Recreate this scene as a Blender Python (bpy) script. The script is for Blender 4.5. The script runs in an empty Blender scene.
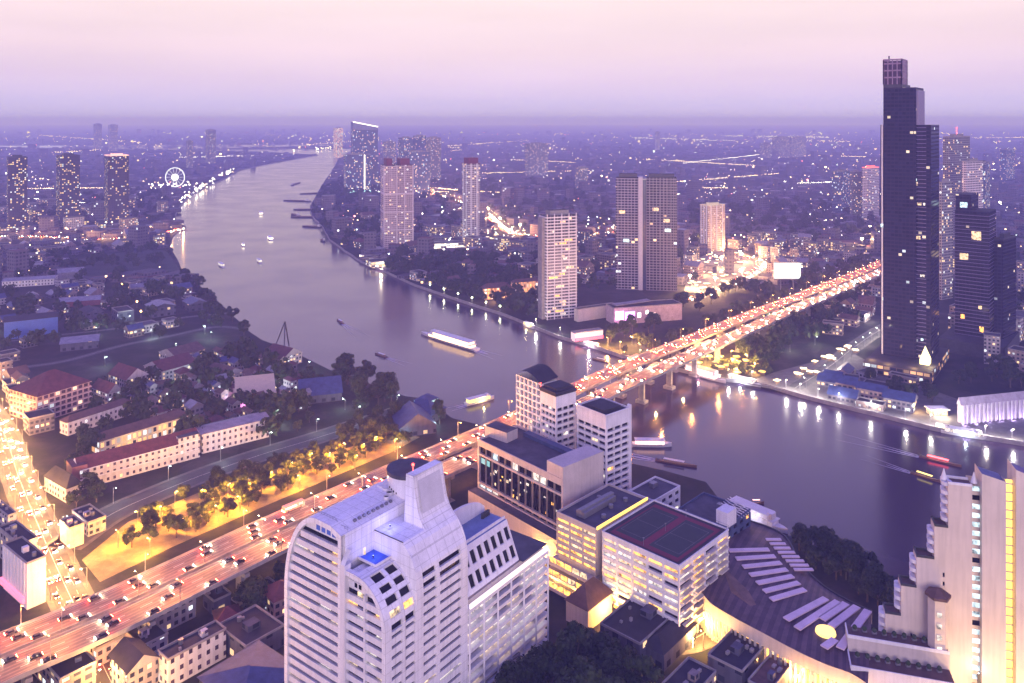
import bpy, bmesh, math, random
from mathutils import Vector, Matrix, noise as mnoise
from mathutils.geometry import tessellate_polygon

# ------------------------------------------------------------------ camera, sky, sun, exposure
SC = bpy.context.scene
COL = SC.collection
F, H, YH = 796.4, 214.0, 120.0
R = math.radians
cam_d = bpy.data.cameras.new("camera"); cam = bpy.data.objects.new("camera", cam_d); COL.objects.link(cam)
cam.location = (0, 0, H); cam.rotation_euler = (R(90), 0, 0)
cam_d.lens = 28.0; cam_d.sensor_width = 36.0; cam_d.shift_y = -(341.5 - YH) / 1024.0
cam_d.clip_start = 1.0; cam_d.clip_end = 60000.0
SC.camera = cam

SUN_EL, SUN_ROT = R(7.0), R(180.0)
world = bpy.data.worlds.new("World"); SC.world = world; world.use_nodes = True
wn, wl = world.node_tree.nodes, world.node_tree.links
wn.clear()
w_out = wn.new("ShaderNodeOutputWorld"); w_add = wn.new("ShaderNodeAddShader")
sky = wn.new("ShaderNodeTexSky"); sky.sky_type = 'NISHITA'; sky.sun_disc = False
sky.sun_elevation = SUN_EL; sky.sun_rotation = SUN_ROT
bg1 = wn.new("ShaderNodeBackground"); bg1.inputs[1].default_value = 0.05
wl.new(sky.outputs[0], bg1.inputs[0])
# the dusk glow: air lit from below the horizon, pink low down and violet overhead, by the ray's own elevation
tc = wn.new("ShaderNodeTexCoord"); sep = wn.new("ShaderNodeSeparateXYZ"); ramp = wn.new("ShaderNodeValToRGB")
wl.new(tc.outputs['Generated'], sep.inputs[0]); wl.new(sep.outputs[2], ramp.inputs[0])
SKY_STOPS = [(0.0, (.70, .64, 1.22)), (0.022, (.72, .63, 1.16)), (0.05, (.88, .66, 1.06)), (0.085, (1.06, .75, .96)), (0.15, (1.26, .92, .95)),
             (0.30, (1.34, 1.0, 1.78)), (0.6, (.38, .32, 1.40)), (1.0, (.22, .20, 1.1))]
el = ramp.color_ramp.elements
while len(el) < len(SKY_STOPS): el.new(0.5)
for e, (p, c) in zip(el, SKY_STOPS): e.position = p; e.color = (*c, 1)
bg2 = wn.new("ShaderNodeBackground"); bg2.inputs[1].default_value = 1.0
# barely visible streaks of high cloud
smap = wn.new("ShaderNodeMapping"); smap.inputs['Scale'].default_value = (2.2, 2.2, 16.0); wl.new(tc.outputs['Generated'], smap.inputs[0])
snz = wn.new("ShaderNodeTexNoise"); snz.inputs['Scale'].default_value = 1.6; snz.inputs['Detail'].default_value = 5; wl.new(smap.outputs[0], snz.inputs['Vector'])
smr = wn.new("ShaderNodeMapRange"); smr.inputs[1].default_value = .35; smr.inputs[2].default_value = .7; smr.inputs[3].default_value = .955; smr.inputs[4].default_value = 1.045; wl.new(snz.outputs['Fac'], smr.inputs[0])
shs = wn.new("ShaderNodeVectorMath"); shs.operation = 'SCALE'; wl.new(ramp.outputs[0], shs.inputs[0]); wl.new(smr.outputs[0], shs.inputs['Scale'])
wl.new(shs.outputs[0], bg2.inputs[0])
wl.new(bg1.outputs[0], w_add.inputs[0]); wl.new(bg2.outputs[0], w_add.inputs[1]); wl.new(w_add.outputs[0], w_out.inputs[0])

sun_d = bpy.data.lights.new("sun", 'SUN'); sun_d.energy = 1.6; sun_d.angle = R(32); sun_d.color = (1.0, .84, 1.0)
sun = bpy.data.objects.new("sun", sun_d); COL.objects.link(sun)
sun.rotation_euler = (R(90) - SUN_EL, 0, 0)
sun.location = (0, 0, 600)

SC.view_settings.view_transform = 'Standard'; SC.view_settings.look = 'None'
SC.view_settings.exposure = -0.42; SC.view_settings.gamma = 1.0; SC.view_settings.use_curve_mapping = False
cy = SC.cycles
cy.use_denoising = True
try: cy.denoiser = 'OPENIMAGEDENOISE'
except Exception: pass
cy.max_bounces = 5; cy.diffuse_bounces = 2; cy.glossy_bounces = 3; cy.transmission_bounces = 3; cy.transparent_max_bounces = 6
cy.volume_bounces = 1; cy.sample_clamp_indirect = 6.0; cy.sample_clamp_direct = 0.0
cy.caustics_reflective = False; cy.caustics_refractive = False
try: cy.use_light_tree = True
except Exception: pass

# ------------------------------------------------------------------ helpers
rnd = random.Random(11)
def at(px, py, z=0.0):
    Y = (H - z) * F / (py - YH); return Vector(((px - 512) * Y / F, Y, z))
def atY(px, Y, z=0.0): return Vector(((px - 512) * Y / F, Y, z))
def xy(px, py, z=0.0):
    p = at(px, py, z); return (p.x, p.y)
def zof(py, Y): return H - (py - YH) * Y / F
def U(a, b): return rnd.uniform(a, b)

_M = {}
def _mat(name):
    m = bpy.data.materials.new(name); m.use_nodes = True; return m, m.node_tree.nodes, m.node_tree.links, m.node_tree.nodes["Principled BSDF"]
def noemit(m):
    try: m.cycles.emission_sampling = 'NONE'
    except Exception: pass
def mat(name, col, rough=.7, metal=0.0, var=.25, scale=.25, spec=.4, rndhue=0.0, streak=0.0, joints=0.0):
    """a painted or mineral surface with broad and fine unevenness of its own colour"""
    if name in _M: return _M[name]
    m, n, l, b = _mat(name)
    b.inputs['Roughness'].default_value = rough; b.inputs['Metallic'].default_value = metal
    b.inputs['Specular IOR Level'].default_value = spec
    geo = n.new("ShaderNodeNewGeometry"); nz = n.new("ShaderNodeTexNoise"); nz.inputs['Scale'].default_value = scale; nz.inputs['Detail'].default_value = 5; nz.inputs['Roughness'].default_value = .65
    l.new(geo.outputs['Position'], nz.inputs['Vector'])
    mr = n.new("ShaderNodeMapRange"); mr.inputs[1].default_value = .3; mr.inputs[2].default_value = .7; mr.inputs[3].default_value = 1 - var; mr.inputs[4].default_value = 1 + var
    l.new(nz.outputs['Fac'], mr.inputs[0])
    hs = n.new("ShaderNodeHueSaturation"); hs.inputs['Color'].default_value = (*col, 1); l.new(mr.outputs[0], hs.inputs['Value'])
    src = hs.outputs[0]
    if streak:
        mp = n.new("ShaderNodeMapping"); mp.inputs['Scale'].default_value = (.8, .8, .05); l.new(geo.outputs['Position'], mp.inputs[0]); n2 = n.new("ShaderNodeTexNoise"); n2.inputs['Scale'].default_value = 1.0; n2.inputs['Detail'].default_value = 6; l.new(mp.outputs[0], n2.inputs['Vector'])
        m2 = n.new("ShaderNodeMapRange"); m2.inputs[1].default_value = .42; m2.inputs[2].default_value = .72; m2.inputs[3].default_value = 1.0; m2.inputs[4].default_value = 1 - streak; l.new(n2.outputs['Fac'], m2.inputs[0])
        h3 = n.new("ShaderNodeHueSaturation"); l.new(src, h3.inputs['Color']); l.new(m2.outputs[0], h3.inputs['Value']); src = h3.outputs[0]
    if joints:
        sx = n.new("ShaderNodeSeparateXYZ"); l.new(geo.outputs['Position'], sx.inputs[0]); vals = []
        for cx_, cy_, cz_ in ((0, 0, 1 / 3.3), (.6 / 4.4, .8 / 4.4, 0), (-.8 / 4.4, .6 / 4.4, 0)):
            d = n.new("ShaderNodeVectorMath"); d.operation = 'DOT_PRODUCT'; l.new(geo.outputs['Position'], d.inputs[0]); d.inputs[1].default_value = (cx_, cy_, cz_)
            f = n.new("ShaderNodeMath"); f.operation = 'FRACT'; l.new(d.outputs['Value'], f.inputs[0]); g = n.new("ShaderNodeMath"); g.operation = 'LESS_THAN'; l.new(f.outputs[0], g.inputs[0]); g.inputs[1].default_value = .045; vals.append(g.outputs[0])
        m1 = n.new("ShaderNodeMath"); m1.operation = 'MAXIMUM'; l.new(vals[0], m1.inputs[0]); l.new(vals[1], m1.inputs[1]); m3 = n.new("ShaderNodeMath"); m3.operation = 'MAXIMUM'; l.new(m1.outputs[0], m3.inputs[0]); l.new(vals[2], m3.inputs[1])
        m4 = n.new("ShaderNodeMapRange"); m4.inputs[3].default_value = 1.0; m4.inputs[4].default_value = 1 - joints; l.new(m3.outputs[0], m4.inputs[0])
        h4 = n.new("ShaderNodeHueSaturation"); l.new(src, h4.inputs['Color']); l.new(m4.outputs[0], h4.inputs['Value']); src = h4.outputs[0]
    if rndhue:
        oi = n.new("ShaderNodeObjectInfo"); mm = n.new("ShaderNodeMapRange"); mm.inputs[3].default_value = 1 - rndhue; mm.inputs[4].default_value = 1 + rndhue
        l.new(oi.outputs['Random'], mm.inputs[0]); h2 = n.new("ShaderNodeHueSaturation"); l.new(src, h2.inputs['Color']); l.new(mm.outputs[0], h2.inputs['Value']); src = h2.outputs[0]
    l.new(src, b.inputs['Base Color'])
    _M[name] = m; return m
def glow(name, col, s, base=(.1, .1, .1), sample=False):
    if name in _M: return _M[name]
    m, n, l, b = _mat(name); b.inputs['Base Color'].default_value = (*base, 1)
    b.inputs['Emission Color'].default_value = (*col, 1); b.inputs['Emission Strength'].default_value = s
    if not sample: noemit(m)
    _M[name] = m; return m
def litroom(name, col, s):
    """a lit window: curtains, furniture and lamps make every pane uneven"""
    if name in _M: return _M[name]
    m, n, l, b = _mat(name); b.inputs['Base Color'].default_value = (.05, .05, .06, 1); b.inputs['Roughness'].default_value = .15
    geo = n.new("ShaderNodeNewGeometry"); vz = n.new("ShaderNodeTexNoise"); vz.inputs['Scale'].default_value = .55; vz.inputs['Detail'].default_value = 3
    l.new(geo.outputs['Position'], vz.inputs['Vector'])
    mr = n.new("ShaderNodeMapRange"); mr.inputs[1].default_value = .32; mr.inputs[2].default_value = .68; mr.inputs[3].default_value = .12 * s; mr.inputs[4].default_value = 1.7 * s
    l.new(vz.outputs['Fac'], mr.inputs[0]); l.new(mr.outputs[0], b.inputs['Emission Strength'])
    b.inputs['Emission Color'].default_value = (*col, 1); noemit(m); _M[name] = m; return m
def facade(name, wall, glass=(.03, .035, .06), bay=3.2, fl=3.3, mu=.16, n0=.3, n1=.85, lit=.15, s=3.0, warm=(1, .68, .34), cool=(.85, .92, 1.0), rough=.6, streak=True):
    """a wall of repeated windows, UV in metres (u along the wall, v up): dark panes, some lit"""
    if name in _M: return _M[name]
    m, n, l, b = _mat(name)
    uv = n.new("ShaderNodeTexCoord"); sp = n.new("ShaderNodeSeparateXYZ"); l.new(uv.outputs['UV'], sp.inputs[0])
    def math_(op, a, bb=None, c=None):
        k = n.new("ShaderNodeMath"); k.operation = op
        for i, x in enumerate((a, bb, c)):
            if x is None: continue
            if isinstance(x, (int, float)): k.inputs[i].default_value = x
            else: l.new(x, k.inputs[i])
        return k.outputs[0]
    u = math_('DIVIDE', sp.outputs[0], bay); v = math_('DIVIDE', sp.outputs[1], fl)
    fu, fv = math_('FRACT', u), math_('FRACT', v)
    win = math_('MULTIPLY', math_('MULTIPLY', math_('GREATER_THAN', fu, mu), math_('LESS_THAN', fu, 1 - mu)),
                math_('MULTIPLY', math_('GREATER_THAN', fv, n0), math_('LESS_THAN', fv, n1)))
    oi = n.new("ShaderNodeObjectInfo")
    cb = n.new("ShaderNodeCombineXYZ"); l.new(math_('FLOOR', u), cb.inputs[0]); l.new(math_('FLOOR', v), cb.inputs[1]); l.new(math_('MULTIPLY', oi.outputs['Random'], 997.0), cb.inputs[2])
    wnz = n.new("ShaderNodeTexWhiteNoise"); wnz.noise_dimensions = '3D'; l.new(cb.outputs[0], wnz.inputs['Vector'])
    on = math_('MULTIPLY', math_('GREATER_THAN', wnz.outputs['Value'], 1 - lit), win)
    sc = n.new("ShaderNodeSeparateColor"); l.new(wnz.outputs['Color'], sc.inputs[0])
    mixc = n.new("ShaderNodeMix"); mixc.data_type = 'RGBA'; mixc.inputs['A'].default_value = (*warm, 1); mixc.inputs['B'].default_value = (*cool, 1)
    l.new(math_('GREATER_THAN', sc.outputs[1], .72), mixc.inputs['Factor'])
    l.new(mixc.outputs['Result'], b.inputs['Emission Color'])
    l.new(math_('MULTIPLY', on, math_('MULTIPLY', math_('ADD', sc.outputs[2], .25), s)), b.inputs['Emission Strength'])
    geo = n.new("ShaderNodeNewGeometry"); mp = n.new("ShaderNodeMapping"); mp.inputs['Scale'].default_value = (.5, .5, .07)
    l.new(geo.outputs['Position'], mp.inputs[0]); nz = n.new("ShaderNodeTexNoise"); nz.inputs['Scale'].default_value = 1.0; nz.inputs['Detail'].default_value = 4
    l.new(mp.outputs[0], nz.inputs['Vector'])
    mr = n.new("ShaderNodeMapRange"); mr.inputs[1].default_value = .3; mr.inputs[2].default_value = .7; mr.inputs[3].default_value = .78; mr.inputs[4].default_value = 1.12
    l.new(nz.outputs['Fac'], mr.inputs[0])
    hs = n.new("ShaderNodeHueSaturation"); hs.inputs['Color'].default_value = (*wall, 1); l.new(mr.outputs[0], hs.inputs['Value'])
    oj = n.new("ShaderNodeMapRange"); oj.inputs[3].default_value = .75; oj.inputs[4].default_value = 1.15; l.new(oi.outputs['Random'], oj.inputs[0])
    h2 = n.new("ShaderNodeHueSaturation"); l.new(hs.outputs[0], h2.inputs['Color']); l.new(oj.outputs[0], h2.inputs['Value'])
    g2 = n.new("ShaderNodeHueSaturation"); g2.inputs['Color'].default_value = (*glass, 1); l.new(math_('ADD', sc.outputs[0], .5), g2.inputs['Value'])
    mx = n.new("ShaderNodeMix"); mx.data_type = 'RGBA'; l.new(win, mx.inputs['Factor']); l.new(h2.outputs[0], mx.inputs['A']); l.new(g2.outputs[0], mx.inputs['B'])
    l.new(mx.outputs['Result'], b.inputs['Base Color'])
    b.inputs['Specular IOR Level'].default_value = .08
    l.new(math_('SUBTRACT', rough, math_('MULTIPLY', win, rough - .12)), b.inputs['Roughness'])
    noemit(m); _M[name] = m; return m

class MB:
    """collects faces; build() links them as one mesh object"""
    def __init__(s): s.v, s.f, s.m, s.uv = [], [], [], []
    def face(s, pts, mi=0, uv=None):
        k = len(s.v); s.v += [tuple(p) for p in pts]; s.f.append(tuple(range(k, k + len(pts)))); s.m.append(mi)
        s.uv.append(uv if uv else [(0.02, 0.02)] * len(pts))
    def prism(s, poly, z0, z1, side=0, top=None, u0=0.0, bottom=False, v0=None):
        a = sum(poly[i][0] * poly[(i + 1) % len(poly)][1] - poly[(i + 1) % len(poly)][0] * poly[i][1] for i in range(len(poly)))
        if a < 0: poly = poly[::-1]
        top = side if top is None else top; u = u0; vb = (0 if v0 is None else v0)
        for i in range(len(poly)):
            p, q = poly[i], poly[(i + 1) % len(poly)]; L = math.hypot(q[0] - p[0], q[1] - p[1])
            s.face([(p[0], p[1], z0), (q[0], q[1], z0), (q[0], q[1], z1), (p[0], p[1], z1)], side, [(u, vb), (u + L, vb), (u + L, vb + z1 - z0), (u, vb + z1 - z0)])
            u += math.ceil(L / 3.0) * 3.0 + 30
        s.face([(p[0], p[1], z1) for p in poly], top)
        if bottom: s.face([(p[0], p[1], z0) for p in poly][::-1], side)
    def rect(s, cx, cy, w, d, z0, z1, rot=0.0, side=0, top=None, bottom=False):
        c, n = math.cos(rot), math.sin(rot)
        s.prism([(cx + c * x - n * y, cy + n * x + c * y) for x, y in ((-w / 2, -d / 2), (w / 2, -d / 2), (w / 2, d / 2), (-w / 2, d / 2))], z0, z1, side, top, bottom=bottom)
    def bar(s, p, q, w, h=None, mi=0, up=(0, 0, 1)):
        """a box from p to q, w wide and h deep, centred on the line"""
        p, q = Vector(p), Vector(q); d = (q - p)
        if d.length < 1e-6: return
        d.normalize(); h = w if h is None else h; upv = Vector(up)
        if abs(d.dot(upv)) > .99: upv = Vector((1, 0, 0))
        x = d.cross(upv).normalized() * w / 2; y = x.cross(d).normalized() * h / 2
        a = [p - x - y, p + x - y, p + x + y, p - x + y]; b = [q - x - y, q + x - y, q + x + y, q - x + y]
        for i in range(4):
            j = (i + 1) % 4; s.face([a[i], a[j], b[j], b[i]], mi)
        s.face(a[::-1], mi); s.face(b, mi)
    def tube(s, p, q, r0, r1=None, n=8, mi=0, caps=True):
        p, q = Vector(p), Vector(q); r1 = r0 if r1 is None else r1; d = (q - p).normalized()
        x = d.orthogonal().normalized(); y = d.cross(x)
        A = [p + (x * math.cos(t) + y * math.sin(t)) * r0 for t in [2 * math.pi * i / n for i in range(n)]]
        B = [q + (x * math.cos(t) + y * math.sin(t)) * r1 for t in [2 * math.pi * i / n for i in range(n)]]
        for i in range(n):
            j = (i + 1) % n; s.face([A[i], A[j], B[j], B[i]], mi, [(i, 0), (i + 1, 0), (i + 1, (q - p).length), (i, (q - p).length)])
        if caps: s.face(A[::-1], mi); s.face(B, mi)
    def ball(s, c, r, mi=0, n=6, m=4, sz=1.0):
        c = Vector(c)
        P = lambda i, j: c + Vector((math.cos(2 * math.pi * i / n) * math.sin(math.pi * j / m), math.sin(2 * math.pi * i / n) * math.sin(math.pi * j / m), sz * math.cos(math.pi * j / m))) * r
        for j in range(m):
            for i in range(n):
                if j == 0: s.face([P(0, 0), P(i, 1), P(i + 1, 1)], mi)
                elif j == m - 1: s.face([P(i, j), P(0, m), P(i + 1, j)], mi)
                else: s.face([P(i, j), P(i, j + 1), P(i + 1, j + 1), P(i + 1, j)], mi)
    def build(s, name, mats, parent=None, loc=None, smooth=False):
        if not isinstance(mats, (list, tuple)): mats = [mats]
        off = Vector((0, 0, 0))
        if parent is not None: off = Vector(parent.get('_loc', (0, 0, 0)))
        if loc is not None: off = Vector(loc)
        me = bpy.data.meshes.new(name)
        me.from_pydata([(v[0] - off.x, v[1] - off.y, v[2] - off.z) for v in s.v], [], s.f)
        me.polygons.foreach_set("material_index", s.m)
        ul = me.uv_layers.new(name="UVMap"); flat = []
        for u in s.uv:
            for a in u: flat += [a[0], a[1]]
        ul.data.foreach_set("uv", flat)
        for m in mats: me.materials.append(m)
        if smooth: me.polygons.foreach_set("use_smooth", [True] * len(me.polygons))
        me.update(); o = bpy.data.objects.new(name, me); COL.objects.link(o)
        if parent is not None: o.parent = parent
        if loc is not None and parent is None: o.location = loc
        return o
def tag(o, label=None, cat=None, group=None, kind=None):
    if label: o['label'] = label
    if cat: o['category'] = cat
    if group: o['group'] = group
    if kind: o['kind'] = kind
    return o
def thing(name, label, cat, loc=(0, 0, 0), group=None, rz=0.0):
    o = bpy.data.objects.new(name, None); COL.objects.link(o); o.empty_display_size = .5
    o.location = loc; o.rotation_euler = (0, 0, rz); o['_loc'] = tuple(loc)
    return tag(o, label, cat, group)
def dup(root, loc, rz=0.0, label=None, group=None, sc=None):
    r = root.copy(); COL.objects.link(r); r.location = loc; r.rotation_euler = (0, 0, rz)
    if sc is not None: r.scale = sc
    if label: r['label'] = label
    if group: r['group'] = group
    for ch in list(root.children):
        c = ch.copy(); COL.objects.link(c); c.parent = r
        for g in ch.children:
            d = g.copy(); COL.objects.link(d); d.parent = c
    return r
_LD = {}
def lamp_light(loc, power, col=(1, .7, .4), r=.4, parent=None):
    key = (round(power), col, r)
    if key not in _LD:
        d = bpy.data.lights.new("lamp_light", 'POINT'); d.energy = power; d.color = col; d.shadow_soft_size = r; _LD[key] = d
    o = bpy.data.objects.new("lamp_light", _LD[key]); COL.objects.link(o); o.location = loc
    if parent is not None: o.parent = parent
    return o

# ------------------------------------------------------------------ materials used everywhere
M_WHITE = mat("white_paint", (.72, .70, .75), .55, var=.08, scale=.12, streak=.14)
M_TOWER = mat("tower_panels", (.82, .80, .84), .5, var=.07, scale=.12, streak=.16, joints=.28)
M_CREAM = mat("cream_paint", (.52, .46, .44), .6, var=.10, scale=.12, streak=.15)
M_CONC = mat("concrete", (.26, .24, .25), .8, var=.28, scale=.2)
M_CONCD = mat("weathered_concrete", (.2, .19, .2), .85, var=.35, scale=.2)
M_ROOFG = mat("grey_roof_felt", (.065, .06, .078), .8, var=.4, scale=.15)
M_ROOFD = mat("dark_roof", (.026, .024, .034), .8, var=.4, scale=.15)
M_RED = mat("red_clay_tiles", (.105, .032, .038), .75, var=.35, scale=.3)
M_BROWN = mat("brown_tiles", (.11, .06, .05), .75, var=.35, scale=.3)
M_STEEL = mat("grey_steel", (.25, .25, .28), .45, .6, var=.15)
M_DARKST = mat("dark_steel", (.05, .05, .06), .5, .3, var=.15)
M_GLASS = mat("dark_glass", (.008, .008, .014), .1, 0, var=.3, scale=.4, spec=.16)
M_BLUEDECK = mat("blue_deck", (.06, .14, .55), .7, var=.15)
G_WARM = litroom("warm_room", (1, .72, .42), 1.7)
G_WHITE = litroom("white_room", (1, .88, .78), 1.7)
G_AMBER = litroom("amber_room", (1, .50, .10), 3.0)
G_COOL = litroom("cool_room", (.7, .9, 1), 1.8)
LITS = [G_WARM, G_WHITE, G_AMBER]
E_SODIUM = glow("sodium_bulb", (1, .55, .16), 40)
E_WARM = glow("warm_bulb", (1, .78, .5), 40)
E_COOL = glow("cool_bulb", (.75, 1, .92), 40)
E_RED = glow("red_lamp", (1, .06, .04), 14)
E_WSTRIP = glow("white_light_strip", (1, .9, .8), 4)
E_GOLD = glow("gold_light_strip", (1, .6, .1), 3.2)
# ------------------------------------------------------------------ ground, river, roads, haze
NEAR_SHORE = [(4,147),(160,150),(258,151.5),(318,155),(300,158),(262,165),(240,170),(222,180),(205,187),(190,195),(181,205),(175,215),(177,222),(186,226),(178,231),(172,238),(170,246),(180,265),(190,278),(205,290),
              (222,305),(240,322),(247,330),(262,340),(290,350),(310,360),(330,370),(352,376),(380,388),(405,396),(420,398),(438,408),(452,418),(480,425),(520,437),(580,452),(625,462),(662,470),(706,482),
              (722,503),(740,520),(790,536),(840,556),(880,578),(905,600),(960,630),(1030,665),(1110,700),(1200,740)]
FAR_SHORE = [(1200,468),(1100,454),(1024,443),(960,433),(930,427),(890,417),(840,405),(800,395),(770,386),(745,381),(720,379),(690,372),(650,362),(620,355),(590,345),(560,337),(530,325),(500,313),(450,297),
             (415,285),(385,271),(362,262),(345,251),(330,240),(322,226),(312,216),(310,206),(316,196),(322,185),(332,171),(340,156),(352,151),(420,148)]
near_poly = [xy(*p) for p in NEAR_SHORE]; far_poly = [xy(*p) for p in FAR_SHORE]
FARY = 33000.0
left_land = near_poly + [(900, 60), (0, -40), (-900, 60), (-16000, 5000), (-16000, 9000), near_poly[0]][:-1]
right_land = far_poly + [(9000, 9000), (16000, 8000), (16000, 1500), (2500, 300)]
def dense(poly, step=30):
    out = []
    for i, p in enumerate(poly):
        q = poly[(i + 1) % len(poly)]; L = math.hypot(q[0] - p[0], q[1] - p[1]); k = max(1, min(40, int(L / step))) if L < 2500 else 1
        for j in range(k):
            t = j / k; x, y = p[0] + (q[0] - p[0]) * t, p[1] + (q[1] - p[1]) * t
            w = 3.0 if 0 < j and L < 1500 else 0
            out.append((x + mnoise.noise((x * .02, y * .02, 0)) * w, y + mnoise.noise((x * .02, y * .02, 7)) * w))
    return out
def ground_mat():
    m, n, l, b = _mat("city_ground")
    geo = n.new("ShaderNodeNewGeometry")
    vo = n.new("ShaderNodeTexVoronoi"); vo.inputs['Scale'].default_value = .022; l.new(geo.outputs['Position'], vo.inputs['Vector'])
    nz = n.new("ShaderNodeTexNoise"); nz.inputs['Scale'].default_value = .035; nz.inputs['Detail'].default_value = 8; nz.inputs['Roughness'].default_value = .7; l.new(geo.outputs['Position'], nz.inputs['Vector'])
    r1 = n.new("ShaderNodeValToRGB"); l.new(nz.outputs['Fac'], r1.inputs[0])
    cs = [(.30, (.012, .018, .012)), (.46, (.02, .025, .02)), (.55, (.04, .036, .036)), (.72, (.075, .065, .064))]
    while len(r1.color_ramp.elements) < 4: r1.color_ramp.elements.new(.5)
    for e, (p, c) in zip(r1.color_ramp.elements, cs): e.position = p; e.color = (*c, 1)
    mx = n.new("ShaderNodeMix"); mx.data_type = 'RGBA'; mx.blend_type = 'MULTIPLY'; mx.inputs['Factor'].default_value = .55
    bw = n.new("ShaderNodeRGBToBW"); l.new(vo.outputs['Color'], bw.inputs[0]); l.new(r1.outputs[0], mx.inputs['A']); l.new(bw.outputs[0], mx.inputs['B'])
    l.new(mx.outputs['Result'], b.inputs['Base Color']); b.inputs['Roughness'].default_value = .9; b.inputs['Specular IOR Level'].default_value = .2
    return m
M_GROUND = ground_mat()
def land(name, poly, z0=-6.0, z1=0.0):
    mb = MB(); tris = tessellate_polygon([[Vector((p[0], p[1], 0)) for p in poly]])
    a = sum(poly[i][0] * poly[(i + 1) % len(poly)][1] - poly[(i + 1) % len(poly)][0] * poly[i][1] for i in range(len(poly)))
    for t in tris:
        P = [Vector((poly[i][0], poly[i][1], z1)) for i in t]
        if (P[1] - P[0]).cross(P[2] - P[0]).z < 0: P = P[::-1]
        mb.face(P, 0)
    Q = poly if a > 0 else poly[::-1]
    for i in range(len(Q)):
        p, q = Q[i], Q[(i + 1) % len(Q)]
        mb.face([(p[0], p[1], z0), (q[0], q[1], z0), (q[0], q[1], z1), (p[0], p[1], z1)], 1)
    return tag(mb.build(name, [M_GROUND, M_CONCD]), kind='structure')
NB = dense(near_poly); FB = dense(far_poly)
land("ground", NB + [(900, 60), (0, -60), (-900, 60), (-25000, 5000), (-25000, 9500)])
land("ground", FB + [(2000, 12000), (25000, 9500), (25000, 2000), (1500, 250)])
far_plain = MB()
far_plain.prism([(-25000, 5600), (-1300, 7000), (near_poly[1][0], near_poly[1][1]), (far_poly[-1][0], far_poly[-1][1]), (2000, 8000), (25000, 6000), (25000, FARY), (-25000, FARY)], -6, -.3)
tag(far_plain.build("terrain", M_GROUND), kind='structure')

m, n, l, b = _mat("river_water")
b.inputs['Base Color'].default_value = (.04, .022, .05, 1); b.inputs['Roughness'].default_value = .17; b.inputs['IOR'].default_value = 1.45
geo = n.new("ShaderNodeNewGeometry"); mp = n.new("ShaderNodeMapping"); mp.inputs['Scale'].default_value = (.12, .07, .1); mp.inputs['Rotation'].default_value = (0, 0, R(35)); l.new(geo.outputs['Position'], mp.inputs[0])
nz = n.new("ShaderNodeTexNoise"); nz.inputs['Scale'].default_value = 1.0; nz.inputs['Detail'].default_value = 6; nz.inputs['Roughness'].default_value = .6; l.new(mp.outputs[0], nz.inputs['Vector'])
bp = n.new("ShaderNodeBump"); bp.inputs['Strength'].default_value = .06; bp.inputs['Distance'].default_value = 1.0; l.new(nz.outputs['Fac'], bp.inputs['Height']); l.new(bp.outputs[0], b.inputs['Normal'])
nz2 = n.new("ShaderNodeTexNoise"); nz2.inputs['Scale'].default_value = .012; nz2.inputs['Detail'].default_value = 4; l.new(geo.outputs['Position'], nz2.inputs['Vector'])
mr = n.new("ShaderNodeMapRange"); mr.inputs[1].default_value = .35; mr.inputs[2].default_value = .65; mr.inputs[3].default_value = .13; mr.inputs[4].default_value = .22; l.new(nz2.outputs['Fac'], mr.inputs[0]); l.new(mr.outputs[0], b.inputs['Roughness'])
M_WATER = m
wmb = MB(); wmb.face([(-3500, 100, -2), (2500, 100, -2), (2500, 9000, -2), (-3500, 9000, -2)])
tag(wmb.build("river_water", M_WATER), kind='structure')

M_ASPH = mat("asphalt", (.055, .052, .055), .75, var=.3, scale=.15)
M_ASPHW = mat("worn_asphalt", (.10, .092, .09), .8, var=.3, scale=.1)
M_MARK = mat("road_paint", (.62, .6, .56), .7, var=.2)
M_PAVE = mat("paving", (.11, .10, .10), .85, var=.3, scale=.2)
def spline(pts, n=12):
    P = [Vector(p) for p in pts]; P = [P[0] * 2 - P[1]] + P + [P[-1] * 2 - P[-2]]; out = []
    for i in range(1, len(P) - 2):
        for k in range(n):
            t = k / n; a, b_, c, d = P[i - 1], P[i], P[i + 1], P[i + 2]
            out.append(.5 * ((2 * b_) + (c - a) * t + (2 * a - 5 * b_ + 4 * c - d) * t * t + (3 * b_ - a - 3 * c + d) * t ** 3))
    out.append(P[-2]); return out
def offset(line, d):
    out = []
    for i, p in enumerate(line):
        t = (line[min(i + 1, len(line) - 1)] - line[max(i - 1, 0)]); t.z = 0; t.normalize()
        out.append(p + Vector((t.y, -t.x, 0)) * d)     # + is to the right of travel
    return out
def ribbon(mb, line, d0, d1, dz=0.0, mi=0):
    A, B = offset(line, d0), offset(line, d1)
    for i in range(len(line) - 1):
        z = Vector((0, 0, dz)); mb.face([A[i] + z, B[i] + z, B[i + 1] + z, A[i + 1] + z][::-1], mi)
def along(line, step, start=0.0):
    """(point, unit tangent) every step metres"""
    out, s, nxt = [], 0.0, start
    for i in range(len(line) - 1):
        a, b_ = line[i], line[i + 1]; L = (b_ - a).length
        while nxt <= s + L and L > 1e-6:
            out.append((a + (b_ - a) * ((nxt - s) / L), (b_ - a) / L)); nxt += step
        s += L
    return out
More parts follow.
